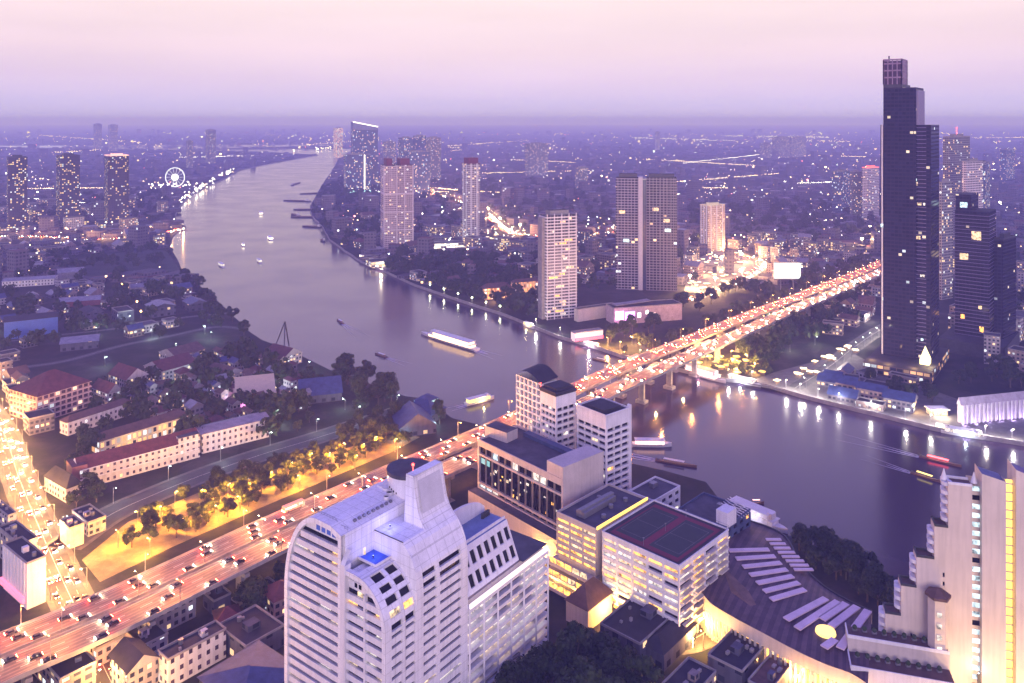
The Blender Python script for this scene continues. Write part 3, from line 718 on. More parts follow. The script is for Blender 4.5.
# pilaster between the wings
pil = MB(); pil.prism([T(20.5, -.7, 0).xy, T(18.4, -.7, 0).xy, T(18.4, 2, 0).xy, T(20.5, 2, 0).xy], 0, 68); pil.face([T(20.5, -.7, 68), T(18.4, -.7, 68), T(18.4, 2, 72), T(20.5, 2, 72)]); tw.part("pilaster", pil, M_WHITE)
# balcony bands and the glazing behind them, floor by floor
FLH = 3.3
for k in range(24):
    z = 1 + k * FLH
    top = z + 2.0
    if top < 74:
        aL = A1(top + .9) - 1.4; pb = MB()
        if aL > 24:
            q = [T(aL, .15, 0).xy, T(22.1, .15, 0).xy, T(22.1, .9, 0).xy, T(aL, .9, 0).xy]; pb.prism([tuple(p) for p in q], z, top); tw.part("balcony_front", pb, M_WHITE)
            cuts = [22.2 + (aL - 22.2) * c for c in (0, .2, .4, .6, .8, 1)]
            for i in range(5):
                g = glasspick(.17, [G_WARM, G_WHITE, G_AMBER]); tw.window([T(cuts[i + 1], 1.3, top), T(cuts[i], 1.3, top), T(cuts[i], 1.3, top + 1.3), T(cuts[i + 1], 1.3, top + 1.3)], g)
for k in range(4):
    a = 25 + k * 2.7; tw.window([T(a + 2, 1.35, 74.2), T(a, 1.35, 74.2), T(a, 1.35, 76.2), T(a + 2, 1.35, 76.2)], M_BLUEDECK)
# the lower wing: round shoulder towards the right, bands on its end, rows of windows up its curved flank
rim(outline2(), outline2(1.5), -.35, 1.4)
ib = outline2(1.0); extrude(w, ib[:-1] + [(14, 65.5), (18.4, 65.5), (18.4, 0)], 1.4, 14, 0)
for k in range(20):
    z = 1 + k * FLH; top = z + 2.0
    aR = A2(top + .6) + 1.3
    if top < 62 and aR < 12:
        for lo, hi in ((aR, 9.5), (10.2, 18.4)):
            if hi - lo < 1.5: continue
            pb = MB(); pb.prism([tuple(T(hi, .15, 0).xy), tuple(T(lo, .15, 0).xy), tuple(T(lo, .9, 0).xy), tuple(T(hi, .9, 0).xy)], z, top); tw.part("balcony_front", pb, M_WHITE)
            for c0, c1 in ((0, .5), (.5, 1)):
                a0, a1 = lo + (hi - lo) * c0, lo + (hi - lo) * c1
                tw.window([T(a1, 1.2, top), T(a0, 1.2, top), T(a0, 1.2, top + 1.3), T(a1, 1.2, top + 1.3)], glasspick(.3, [G_AMBER, G_WARM, G_WHITE]))
pb = MB(); pb.prism([tuple(T(10.2, -.1, 0).xy), tuple(T(9.5, -.1, 0).xy), tuple(T(9.5, 1.2, 0).xy), tuple(T(10.2, 1.2, 0).xy)], 0, 61); tw.part("mullion", pb, M_WHITE)
pb = MB(); pb.prism([tuple(T(18.4, 1.0, 0).xy), tuple(T(5.5, 1.0, 0).xy), tuple(T(5.5, 1.3, 0).xy), tuple(T(18.4, 1.3, 0).xy)], 61.2, 63.2); tw.part("wall_panel", pb, M_WHITE)
for a in (12.2, 14.2): tw.window([T(a + 1.3, .98, 61.5), T(a, .98, 61.5), T(a, .98, 63.0), T(a + 1.3, .98, 63.0)], M_GLASS)
def P2(u, s_, d):
    if s_ <= 52: return T(d, u, s_)
    t = (s_ - 52) / 14.25; return T(14 - (14 - d) * math.cos(t), u, 52 + (14.5 - d) * math.sin(t))
vs = [0]
s_ = 1.6
while s_ < 69:
    tall = 1.05 if s_ < 48.5 else 2.2
    vs += [s_ + FLH - tall - .5, s_ + FLH - .5]; s_ += FLH if s_ < 48.5 else 3.9
vs = [v for v in vs if v < 52 + 14.25 * 1.22]
if len(vs) % 2 == 0: vs.append(52 + 14.25 * 1.3)
vs += [52 + 14.25 * 1.36, 52 + 14.25 * 1.44, 52 + 14.25 * math.pi / 2]
nopen = len(vs) - 5
wall_grid(tw, P2, [1.4, 2.6, 7.4, 8.8, 13.2, 14], vs, lambda i, j: i in (1, 3) and j % 2 == 1 and j <= nopen, .8, lit=.16, pal=[G_WARM, G_AMBER])
# terrace deck, blue lit
td = MB(); td.face([T(12, 7, 66.62), T(12, 14, 66.62), T(20.4, 14, 66.62), T(20.4, 7, 66.62)]); tw.part("terrace_deck", td, M_BLUEDECK)
td = MB()
td.bar(T(12.0, 6.9, 66.9), T(20.4, 6.9, 66.9), .35, .8); td.bar(T(11.9, 7, 66.9), T(11.9, 14, 66.9), .35, .8); tw.part("terrace_parapet", td, M_WHITE)
dr = MB(); dr.prism([tuple(T(20.4, 9.4, 0).xy), tuple(T(20.25, 9.4, 0).xy), tuple(T(20.25, 10.3, 0).xy), tuple(T(20.4, 10.3, 0).xy)], 66.6, 69.0); tw.part("door", dr, G_WARM)
# lift core with its sweeping profile
cp = [(0, 0), (0, 58), (.3, 62), (1.1, 66), (2.6, 69.2), (4.6, 71.6), (6.5, 73.2), (8.4, 75.4), (9.8, 78.2), (10.7, 82), (11.4, 86), (12, 90)]
def arcs(P):
    out = [0.0]
    for i in range(len(P) - 1): out.append(out[-1] + math.hypot(P[i + 1][0] - P[i][0], P[i + 1][1] - P[i][1]))
    return out
cs = arcs(cp)
def PC(u, s_, d):
    for i in range(len(cp) - 1):
        if s_ <= cs[i + 1] + 1e-6:
            t = (s_ - cs[i]) / (cs[i + 1] - cs[i]); a = cp[i][0] + (cp[i + 1][0] - cp[i][0]) * t; z = cp[i][1] + (cp[i + 1][1] - cp[i][1]) * t
            return T(a + d, u, z)
    return T(12 + d, u, 90)
for b0, b1, lo, hi in ((14, 14.5, 0, 7), (39.6, 40, 0, 12)):
    pr = cp[lo:hi]; pr = pr + [(pr[-1][0] if hi == 7 else 21, pr[-1][1]), (21, pr[-1][1]), (21, 0)] if hi == 7 else pr + [(15.5, 90), (16.5, 73), (21, 73), (21, 0)]
    dd = []
    for p in pr:
        if not dd or p != dd[-1]: dd.append(p)
    extrude(w, dd, b0, b1)
up = [(6.5, 73.2)] + cp[7:] + [(15.5, 90), (16.5, 72)]
extrude(w, up, 24.8, 25.2); w.face([T(12, 25, 90), T(12, 40, 90), T(15.5, 40, 90), T(15.5, 25, 90)]); w.face([T(16.5, 25, 72), T(16.5, 40, 72), T(15.5, 40, 90), T(15.5, 25, 90)][::-1])
w.face([T(6.5, 14, 73.2), T(6.5, 40, 73.2), T(20.4, 40, 73.2), T(20.4, 14, 73.2)])
inner = [(1.0, 0), (1.0, 58), (2.0, 66), (5.5, 71.5), (7.4, 73.0), (20.4, 73.0), (20.4, 0)]; extrude(w, inner, 14.5, 39.6)
vc = [0]; s_ = 1.6
while s_ < 64:
    vc += [s_ + 1.75, s_ + 2.8] if s_ < 57 else [s_ + .9, s_ + 2.8]; s_ += FLH
vc += [s_ + .6, cs[5], cs[6]]
nlast = len(vc) - 4
wall_grid(tw, PC, [14.5, 17.2, 23.6, 25.4, 36.4, 39.6], vc, lambda i, j: (i in (1, 3)) and j % 2 == 1 and j <= nlast, .8, lit=.10, pal=[G_WARM, G_WHITE])
wall_grid(tw, PC, [25, 28, 36.5, 39.8], [cs[6], cs[7], cs[8], cs[9], cs[10], cs[11]], lambda i, j: False)
pn = MB(); pn.face([PC(26.5, cs[7] + 2, -.08), PC(38.0, cs[7] + 2, -.08), PC(38.0, cs[11] - 2, -.08), PC(26.5, cs[11] - 2, -.08)]); tw.part("panel", pn, mat("panel_grey", (.55, .54, .6), .5, var=.1))
# drum
dc = T(25.5, 36.5, 0); dm = MB(); dm.tube((dc.x, dc.y, 70), (dc.x, dc.y, 84.6), 7.7, 7.7, 40, caps=False); tw.part("drum", dm, M_WHITE, True)
dm = MB(); dm.tube((dc.x, dc.y, 84.4), (dc.x, dc.y, 85.7), 8.2, 8.2, 40); tw.part("drum_roof", dm, M_ROOFG)
dm = MB(); dm.tube((dc.x + 2, dc.y - 4, 85.7), (dc.x + 2, dc.y - 4, 88), .12); dm.ball((dc.x + 2, dc.y - 4, 88.3), .55); tw.part("beacon", dm, E_RED)
for k in range(4):
    ang = R(215 + k * 9); q = Vector((dc.x + 7.75 * math.cos(ang), dc.y + 7.75 * math.sin(ang), 80 - k * .4)); tw.window([q + Vector((-.3, 0, 0)), q + Vector((.3, 0, 0)), q + Vector((.3, 0, .7)), q + Vector((-.3, 0, .7))], M_GLASS)
for b_, a0, a1 in ((3, 21, 36), (39, 21, 36)):
    rm_ = MB(); zz = 79.2; pts = [T(a0 + (a1 - a0) * k / 10, b_, (77.2 if a0 + (a1 - a0) * k / 10 < 26 else 78.6)) for k in range(11)]
    for k in range(10): rm_.bar(pts[k] + Vector((0, 0, 1.1)), pts[k + 1] + Vector((0, 0, 1.1)), .08); rm_.bar(pts[k] + Vector((0, 0, .55)), pts[k + 1] + Vector((0, 0, .55)), .06); rm_.tube(pts[k] - Vector((0, 0, .3)), pts[k] + Vector((0, 0, 1.1)), .05, n=5)
    tw.part("railing", rm_, M_STEEL)
for k in range(9):
    am_ = MB(); c = T(23.2, 8 + k * 2.1, 0); am_.rect(c.x, c.y, 1.1, .8, 77.2, 78.5, .9); am_.rect(c.x, c.y, .7, .6, 78.5, 78.7, .9); tw.part("air_conditioner", am_, M_STEEL)
# roof plant on the vault, with round openings
for k, (a, b_, rr) in enumerate([(30, 30, 2.1), (29, 34, 2.4), (26.5, 27.5, 1.2), (26, 31, 1.3), (25, 24.5, 1.0), (32, 36, 1.6)]):
    zt = 78.6; c = T(a, b_, zt); vm = MB(); vm.tube((c.x, c.y, zt - 2), (c.x, c.y, zt + 1.1), rr, rr, 16, 0, False); vm.tube((c.x, c.y, zt + .5), (c.x, c.y, zt + .7), rr * .93, rr * .93, 16, 1); tw.part("roof_vent", vm, [M_WHITE, M_DARKST])
vm = MB(); c = T(31.5, 33, 77); vm.rect(c.x, c.y, 9, 5, 78, 79.6, math.atan2(TB.y, TB.x)); tw.part("plant_room", vm, M_WHITE)
for a, b_, z, e, col in ((16.4, 10, 68.0, 900, (.16, .2, 1)), (16.5, 18, 75, 1100, (.25, .28, 1)), (24, 36, 80, 900, (.5, .48, 1))):
    fx = MB(); c = T(a, b_, z - .5); fx.rect(c.x, c.y, .5, .5, z - .9, z - .3); tw.part("floodlight", fx, M_DARKST); p = T(a, b_, z); lamp_light((p.x - O_.x, p.y - O_.y, p.z), e, col, .3, tw.root)
tw.finish([M_TOWER])

# ------------------------------------------------------------------ the tower's low wing with inclined windows and lit decks
lw = Bld("terrace_wing", "low white wing with two rows of inclined windows above brightly lit parking decks", T(0, 40, 0))
def PW(p0, p1, z0, z1):
    a, b_ = Vector(p0), Vector(p1); d = (b_ - a).normalized()
    def P(u, v, dd):
        t = v / (z1 - z0); base = a + d * u; q = base + TA * (2.0 + 6.0 * t + dd) ; return Vector((q.x, q.y, z0 + v))
    return P
P = PW(T(0, 40.2, 0), T(0, 73, 0), 43, 57)
wall_grid(lw, P, breaks(0, 33, 8, .62), [0, 1.5, 5.6, 7.6, 11.9, 14], odd, .5, lit=.03)
lw.wall.face([T(8, 40.2, 57), T(8, 73, 57), T(20, 73, 57), T(20, 40.2, 57)], 2)
lw.wall.face([T(2, 73.2, 43), T(20, 73.2, 43), T(20, 73.2, 57), T(8, 73.2, 57)], 0)
tb = MB(); nseg = 12
for k in range(nseg):
    t0, t1 = math.pi * k / nseg, math.pi * (k + 1) / nseg
    f = lambda t: (19 - 1.0 * (1 - math.cos(t)), 57 + 3.4 * math.sin(t * .9) ** .7)
    b0, b1 = 41 + 32 * k / nseg, 41 + 32 * (k + 1) / nseg
    h0, h1 = 2 + 5 * math.sin(t0) ** .6, 2 + 5 * math.sin(t1) ** .6
    tb.face([T(19, b0, 57), T(19, b1, 57), T(19, b1, 57 + h1), T(19, b0, 57 + h0)]); tb.face([T(20, b1, 57), T(20, b0, 57), T(20, b0, 57 + h0), T(20, b1, 57 + h1)])
    tb.face([T(19, b0, 57 + h0), T(19, b1, 57 + h1), T(20, b1, 57 + h1), T(20, b0, 57 + h0)])
lw.part("curved_parapet", tb, M_WHITE)
ps = MB(); ps.bar(T(9, 41, 57.5), T(9, 73, 57.5), .4, 1.2); lw.part("parapet", ps, M_WHITE)
for k in range(5):
    fx = MB(); c = T(16, 68 + k * .9, 57); fx.rect(c.x, c.y, 1.2, 1.2, 57, 58.8); lw.part("roof_vent", fx, M_DARKST)
# decks
for k in range(11):
    z = 3 + k * 3.6
    sl_ = MB(); sl_.prism([tuple(T(-.4, 40.2, 0).xy), tuple(T(-.4, 90, 0).xy), tuple(T(20, 90, 0).xy), tuple(T(20, 40.2, 0).xy)], z, z + 1.35); lw.part("deck_slab", sl_, M_WHITE)
    if k < 10:
        us_ = [40.4 + i * 8.2 for i in range(7)]
        for i in range(6): lw.window([T(1.6, us_[i], z + 1.35), T(1.6, us_[i + 1] - .7, z + 1.35), T(1.6, us_[i + 1] - .7, z + 3.6), T(1.6, us_[i], z + 3.6)], rnd.choice([G_WHITE, G_WHITE, G_WARM, M_GLASS]), "lit_bay")
cb = MB(); cb.prism([tuple(T(2, 41, 0).xy), tuple(T(2, 89, 0).xy), tuple(T(19, 89, 0).xy), tuple(T(19, 41, 0).xy)], 0, 42); lw.part("core", cb, M_CREAM)
ls = MB(); ls.bar(T(-.6, 40.4, 41.6), T(-.6, 89, 41.6), .5, 1.6); lw.part("light_strip", ls, glow("pink_white_strip", (1, .80, .86), 2.2))
for bcol in range(7):
    cm = MB(); c = T(-.3, 40.6 + bcol * 8.2, 0); cm.rect(c.x, c.y, .7, .7, 0, 41); lw.part("column", cm, M_WHITE)
lw.part("roof_deck", (lambda m_: (m_.face([T(.2, 73.4, 42.6), T(.2, 90, 42.6), T(20, 90, 42.6), T(20, 73.4, 42.6)]), m_)[1])(MB()), M_ROOFG)
lw.finish([M_WHITE, M_GLASS, mat("blue_grey_deck", (.16, .22, .4), .7, var=.2)])

# ------------------------------------------------------------------ the dark glass fronted block
gb = Bld("glass_office_block", "wide grey block with tall dark glass front on a pale podium", (23, 385))
q = quadpts((24.6, 385), math.atan2(50, 43.6), 66, 29)
L, P = plane(q[3], q[0], 0)
wall_grid(gb, P, [0, 1.2] + [1.2 + (L - 2.4) * k / 12 for k in range(1, 12)] + [L - 1.2, L], [0, 14.2, 16, 17.2, 31.5, 32.6, 36.6, 39], lambda i, j: 0 < i < 13 and j in (1, 3, 5), 1.3,
          pick=lambda i, j: (rnd.choice([G_WHITE, G_COOL]) if (j == 1 and i < 4) or (j == 5 and i in (3, 6, 9, 10)) else M_GLASS))
# scattered lit rooms behind the dark glass
for k in range(26):
    u, v = U(3, L - 4), U(17.5, 30); wd = U(.8, 2.6) ; hh = U(.7, 1.6)
    gb.window([P(u, v, 1.2), P(u + wd, v, 1.2), P(u + wd, v + hh, 1.2), P(u, v + hh, 1.2)], rnd.choice([G_WARM, G_WARM, G_WHITE, G_AMBER]), "lit_room")
for k in range(8):
    fm = MB(); u = L * .62 + k * 2.6; fm.bar(P(u, 18, 1.05), P(u + 2.6, 31, 1.05), .18); fm.bar(P(u + 2.6, 18, 1.05), P(u, 31, 1.05), .18); gb.part("cross_brace", fm, M_DARKST)
gb.window([P(1.6, 27, 1.2), P(9, 27, 1.2), P(9, 30, 1.2), P(1.6, 30, 1.2)], glow("teal_screen", (.2, .75, .8), 1.0), "screen")
for k, (p_, r_) in enumerate(((q[0], q[1]), (q[1], q[2]), (q[2], q[3]))):
    L2, P_ = plane(p_, r_, 0); gb.wall.face([P_(0, 0, 0), P_(L2, 0, 0), P_(L2, 39, 0), P_(0, 39, 0)], 0)
q2 = [lerpq(q, 0, 0), lerpq(q, 1, 0), lerpq(q, 1, .17), lerpq(q, 0, .17)]
pr_ = MB(); pr_.prism([tuple(p) for p in q2], 39, 46); 
gb.part("stair_block", pr_, [M_CREAM])
rf = MB(); rf.face([(*p, 39.05) for p in q]); gb.part("roof", rf, M_ROOFG)
pr_ = MB()
for a, b_ in ((q[3], q[0]), (q[2], q[3]), (q[1], q[2])): pr_.bar((*a, 39.6), (*b_, 39.6), .6, 1.2)
gb.part("parapet", pr_, M_CREAM)
pr_ = MB(); cc = lerpq(q, .45, .93); pr_.rect(cc.x, cc.y, 16, 9, 39.05, 44.5, math.atan2(50, 43.6) + R(90), 0, 1); gb.part("plant_room", pr_, [M_CREAM, M_ROOFG])
pr_ = MB(); a, b_ = lerpq(q, .86, .2), lerpq(q, .86, .82); pr_.bar((*a, 40.1), (*b_, 40.1), 4, 2.0); gb.part("duct", pr_, mat("blue_duct", (.05, .07, .16), .6))
qp = quadpts((24.6 - 1, 385 - 8), math.atan2(50, 43.6), 72, 12); pm = MB(); pm.prism([tuple(p) for p in qp], 0, 13.5, 0, 1); gb.part("podium", pm, [M_CREAM, M_ROOFG])
gb.finish([M_CREAM])

# ------------------------------------------------------------------ the two balcony towers behind it
def balcony_tower(name, label, near, ang, la, lb, z1, nfl, zlo=0, lattice=False):
    Bd = Bld(name, label, near); q = quadpts(near, ang, la, lb)
    rf = block(Bd, q, 0, z1, [dict(nx=3, nz=nfl, fx=.92, fz=.56, t=6, d=1.2, lit=.05, m=1.0), None, None, dict(nx=4, nz=nfl, fx=.95, fz=.54, t=6, d=1.2, lit=.09, pal=[G_WARM, G_WHITE], m=.6)])
    Bd.part("roof", rf, M_ROOFD); return Bd, q
bq, q = balcony_tower("balcony_tower", "square pale tower with stacked balcony bands, lower of the riverside pair", (49.5, 419.5), R(50), 22, 19, 57.5, 15)
for s0, s1 in ((.1, .9),):
    pm = MB(); c = [lerpq(q, .12, .15), lerpq(q, .8, .15), lerpq(q, .8, .75), lerpq(q, .12, .75)]; pm.prism([tuple(p) for p in c], 57.5, 59.4); bq.part("plant_room", pm, M_ROOFD)
pm = MB(); c = [lerpq(q, 1.0, .0), lerpq(q, 1.06, .0), lerpq(q, 1.06, .1), lerpq(q, 1.0, .1)]; pm.prism([tuple(p) for p in c], 0, 59.5); bq.part("pilaster", pm, M_WHITE)
for k in range(15):
    pm = MB(); a, b_ = lerpq(q, 1.0, .2), lerpq(q, 1.0, .9); nrm = (lerpq(q, 1, 0) - lerpq(q, 0, 0)).normalized() * 1.6
    pm.prism([tuple(a), tuple(a + nrm), tuple(b_ + nrm), tuple(b_)], 2 + k * 3.4, 3.1 + k * 3.4, bottom=True); bq.part("balcony", pm, M_WHITE)
bq.finish([M_WHITE])
bp_, q = balcony_tower("balcony_tower", "taller pale tower with white lattice balconies and a swooping dark roof", (24, 436), R(52), 13, 15, 62.5, 16)
pm = MB(); c = [lerpq(q, -.03, -.03), lerpq(q, 1.03, -.03), lerpq(q, 1.03, 1.03), lerpq(q, -.03, 1.03)]; pm.prism([tuple(p) for p in c], 62.6, 64.6); pm.prism([tuple(lerpq(q, .1, .1)), tuple(lerpq(q, .9, .1)), tuple(lerpq(q, .9, .9)), tuple(lerpq(q, .1, .9))], 64.6, 66); bp_.part("roof_slab", pm, M_ROOFD)
# lattice wing on its upstream side
qa = quadpts(tuple(q[3] + (q[3] - q[0]).normalized() * .2), R(52), 22, 12); L, P = plane(qa[3], qa[0], 0)
vs = breaks(0, 66, 18, .72); us = breaks(0, L, 6, .74)
wall_grid(bp_, P, us, vs, odd, 1.6, lit=.06, pal=[G_WARM, G_WHITE])
for a, b_ in ((qa[0], qa[1]), (qa[1], qa[2]), (qa[2], qa[3])):
    L2, P_ = plane(a, b_, 0); bp_.wall.face([P_(0, 0, 0), P_(L2, 0, 0), P_(L2, 66, 0), P_(0, 66, 0)], 0)
sw = MB(); n_ = 10
for i in range(n_):
    for j in range(6):
        def S(i, j):
            u, v = i / n_ * 1.1 - .05, j / 6 * 1.1 - .05; p = lerpq(qa, v, 0) + (qa[3] - qa[0]) * u
            return Vector((p.x, p.y, 66.2 + 4.2 * math.sin(math.pi * min(1, max(0, u))) ** .8 + 1.5 * v))
        sw.face([S(i, j), S(i + 1, j), S(i + 1, j + 1), S(i, j + 1)])
bp_.part("swooping_roof", sw, M_ROOFD, True)
for p_ in (lerpq(q, 0, 1), lerpq(q, 1, 0)):
    fx = MB(); fx.tube((p_.x, p_.y, 64.6), (p_.x, p_.y, 66.2), .1); fx.ball((p_.x, p_.y, 66.4), .5); bp_.part("beacon", fx, E_RED)
bp_.finish([M_WHITE])

# ------------------------------------------------------------------ gold lit apartment block with the tennis court, and its neighbour
AB = R(44)
q = quadpts((67.7, 322.6), AB, 39, 40)
ab = Bld("lit_apartment_block", "white gridded apartment block glowing gold with a tennis court on its roof", (67.7, 322.6))
gold = [G_AMBER, G_AMBER, G_WARM, G_WARM, G_WHITE]
block_r = block(ab, q, 4, 33, [dict(nx=4, nz=9, fx=.84, fz=.60, t=1.2, d=1.2, lit=.82, pal=gold), None, None, dict(nx=5, nz=9, fx=.90, fz=.55, t=1.2, d=1.1, lit=.9, pal=gold)], par=0)
rf = MB(); rf.face([(*p, 33) for p in q]); ab.part("roof", rf, M_ROOFD)
pr_ = MB()
for k in range(4): pr_.bar((*q[k], 33.3), (*q[(k + 1) % 4], 33.3), .5, .7)
ab.part("parapet", pr_, M_WHITE)
qc = [lerpq(q, .06, .06), lerpq(q, .94, .06), lerpq(q, .94, .94), lerpq(q, .06, .94)]
ct = MB(); ct.face([(*p, 33.1) for p in qc]); crt = ab.part("tennis_court", ct, mat("red_court", (.17, .02, .045), .8, var=.15))
for u0, u1 in ((.10, .47), (.56, .92)):
    gm = MB(); gm.face([(*lerpq(q, *p), 33.13) for p in ((.13, u0), (.87, u0), (.87, u1), (.13, u1))]); 
    g_ = ab.part("playing_surface", gm, mat("green_court", (.035, .042, .042), .85, var=.15)); g_.parent = crt
    lm = MB()
    for a, b_ in (((.2, u0 + .03), (.8, u0 + .03)), ((.2, u1 - .03), (.8, u1 - .03)), ((.2, u0 + .03), (.2, u1 - .03)), ((.8, u0 + .03), (.8, u1 - .03)), ((.5, u0 + .03), (.5, u1 - .03))):
        lm.bar((*lerpq(q, *a), 33.15), (*lerpq(q, *b_), 33.15), .12, .02)
    l_ = ab.part("court_lines", lm, mat("faded_paint", (.2, .19, .2), .8)); l_.parent = crt
for p in (lerpq(q, .5, .5), lerpq(q, .08, .5), lerpq(q, .92, .5)):
    fx = MB(); fx.tube((p.x, p.y, 33.1), (p.x, p.y, 36.4), .08); fx.rect(p.x, p.y, .7, .3, 36.3, 36.6); ab.part("court_lamp", fx, M_STEEL)
fm = MB()
for k in range(4):
    a, b_ = q[k], q[(k + 1) % 4]
    for j in range(9):
        p = a + (b_ - a) * (j / 8); fm.tube((p.x, p.y, 33.5), (p.x, p.y, 35.2), .05, n=4)
    for z in (34.4, 35.2): fm.bar((*a, z), (*b_, z), .05)
ab.part("railing", fm, M_DARKST)
for k in range(9):   # balconies on the courtyard flank
    for j in range(4):
        pm = MB(); a, b_ = lerpq(q, .06 + j * .24, 0), lerpq(q, .22 + j * .24, 0); nrm = (q[0] - q[3]).normalized() * 1.7
        pm.prism([tuple(a), tuple(a + nrm), tuple(b_ + nrm), tuple(b_)], 5.0 + k * 3.1, 5.6 + k * 3.1, bottom=True); ab.part("balcony", pm, M_CREAM)
for u in (0, .33, .66, 1):
    for v in (0, .5, 1):
        if u in (0,) or v in (0,):
            p = lerpq(q, u, v); pm = MB(); pm.rect(p.x + .4, p.y + .6, 1.0, 1.0, 0, 4, AB); ab.part("column", pm, M_WHITE)
lb_ = MB(); lb_.prism([tuple(p) for p in inset(q, 5)], 0, 4); ab.part("lobby", lb_, G_AMBER)
for u, v, e in ((.4, -.14, 22000), (.85, -.16, 22000), (-.12, .3, 14000), (-.12, .75, 16000), (.1, -.1, 12000)):
    p = lerpq(q, u, v); fx = MB(); fx.tube((p.x, p.y, 0), (p.x, p.y, 3.4), .08); fx.ball((p.x, p.y, 3.7), .35); ab.part("lantern", fx, E_SODIUM); lamp_light((p.x - 67.7, p.y - 322.6, 4.5), e, (1, .52, .14), .4, ab.root)
ab.finish([M_WHITE])

q = quadpts((37.2, 354.6), AB, 23, 40)
nb = Bld("lit_apartment_block", "lower stepped apartment block with gold ribbon windows and grey plant roof", (37.2, 354.6))
rf = block(nb, q, 12, 31, [None, None, None, dict(nx=3, nz=6, fx=.95, fz=.6, t=1, d=1.2, lit=.95, pal=[G_AMBER, G_AMBER, G_WARM])], par=1.0)
nb.part("roof", rf, M_ROOFG)
L, P = plane(q[3], q[0])
for k in range(3):
    z = 1.5 + k * 3.6; qs = quadpts((37.2 - 3 - 2.0 * (2 - k), 354.6 - 3 - 2.0 * (2 - k)), AB, 25, 9); pm = MB(); pm.prism([tuple(p) for p in qs], z, z + 1.3, bottom=True); nb.part("terrace_slab", pm, M_CREAM)
    L2, P_ = plane(inset(qs, 1.5)[3], inset(qs, 1.5)[0])
    for i in range(5): nb.window([P_(L2 * i / 5, z + 1.3, 0), P_(L2 * (i + 1) / 5 - .5, z + 1.3, 0), P_(L2 * (i + 1) / 5 - .5, z + 3.6, 0), P_(L2 * i / 5, z + 3.6, 0)], rnd.choice([G_AMBER, G_AMBER, G_WARM]))
pm = MB(); pm.prism([tuple(p) for p in inset(q, 1.2)], 0, 12.2); nb.part("base", pm, M_CREAM)
ls = MB(); ls.bar((*(lerpq(q, .02, -.01)), 31.9), (*(lerpq(q, 1, -.01)), 31.9), .5, 1.3); nb.part("light_strip", ls, E_GOLD)
pm = MB(); c = lerpq(q, .42, .55); pm.rect(c.x, c.y, 24, 5, 31, 33.6, R(46)); pm.rect(c.x, c.y, 25, 2, 33.6, 34.6, R(46)); nb.part("plant_room", pm, M_STEEL)
for u, v in ((.55, .35), (.7, .5), (.8, .3), (.62, .75), (.3, .2)):
    pm = MB(); c = lerpq(q, u, v); pm.tube((c.x, c.y, 31), (c.x, c.y, 32.6), 1.1, 1.1, 14); nb.part("fan_unit", pm, M_STEEL)
for u in (.2, .8): 
    p = lerpq(q, -.22, u); lamp_light((p.x - 37.2, p.y - 354.6, 3), 14000, (1, .55, .14), .4, nb.root)
nb.finish([M_CREAM])

# ------------------------------------------------------------------ low river buildings behind them
def flat_block(name, label, near, ang, la, lb, z1, mats, cat="building", spec=None, n=3, z0=0):
    Bd = Bld(name, label, near, cat); q = quadpts(near, ang, la, lb)
    Bd.part("roof", block(Bd, q, z0, z1, spec or [dict(nx=max(2, int(lb / 5)), nz=max(1, int(z1 / 3.6)), lit=.12), None, None, dict(nx=max(2, int(la / 5)), nz=max(1, int(z1 / 3.6)), lit=.12)], par=.9), M_ROOFG)
    rooftop(Bd, q, z1, n, int(near[0] * 7 + near[1]), n > 2); Bd.finish(mats); return Bd, q
flat_block("river_pavilion", "small pale roof court building at the water's edge behind the balcony towers", (72, 404), R(45), 16, 24, 20, [M_WHITE], n=2)
rb, q = flat_block("boat_terminal", "blue grey slab building with a white stair head beside the tennis court", (100, 372), R(44), 26, 24, 23, [mat("blue_wall", (.05, .07, .16), .6)], n=2)
pm = MB(); c = lerpq(q, .2, .1); pm.rect(c.x, c.y, 8, 6, 23, 30, R(44)); rb.part("stair_head", pm, M_WHITE)
pm = MB(); c = lerpq(q, .75, .3)
for k in range(5):
    a = Vector((*lerpq(q, .6 + k * .09, -.02), 23.2)); b_ = Vector((*lerpq(q, .68 + k * .09, .45), 25.6)); pm.bar(a, b_, .25); pm.bar(a + Vector((0, 0, 2)), Vector((b_.x, b_.y, 23.4)), .2)
rb.part("steel_truss", pm, M_WHITE)

# ------------------------------------------------------------------ the curved pavilion roof with skylights
def zpt(px, py, z): return Vector(at(px, py, z))
PZ = 15.0
pv_ = thing("curved_pavilion", "sweeping curved brown pavilion roof striped with pink skylights by the water", "building", tuple(Vector((zpt(780, 580, PZ).x, zpt(780, 580, PZ).y, 0))))
outer = [(727.5, 516), (755, 523), (784, 536), (799, 561), (814, 578), (829, 590), (850, 602), (872, 612), (888, 618)]
inner_ = [(700, 590), (712, 604), (735, 618), (765, 634), (795, 650), (825, 664), (850, 673), (868, 684)]
oo = spline([tuple(zpt(*p, PZ)) for p in outer], 6); ii = spline([tuple(zpt(*p, PZ)) for p in inner_], 6)
rm = MB(); wmb_ = MB(); wmc_ = MB(); n_ = min(len(oo), len(ii))
def rooft(k, t):
    p = oo[k] + (ii[k] - oo[k]) * t; return Vector((p.x, p.y, PZ + 2.2 * math.sin(math.pi * t) ** .8))
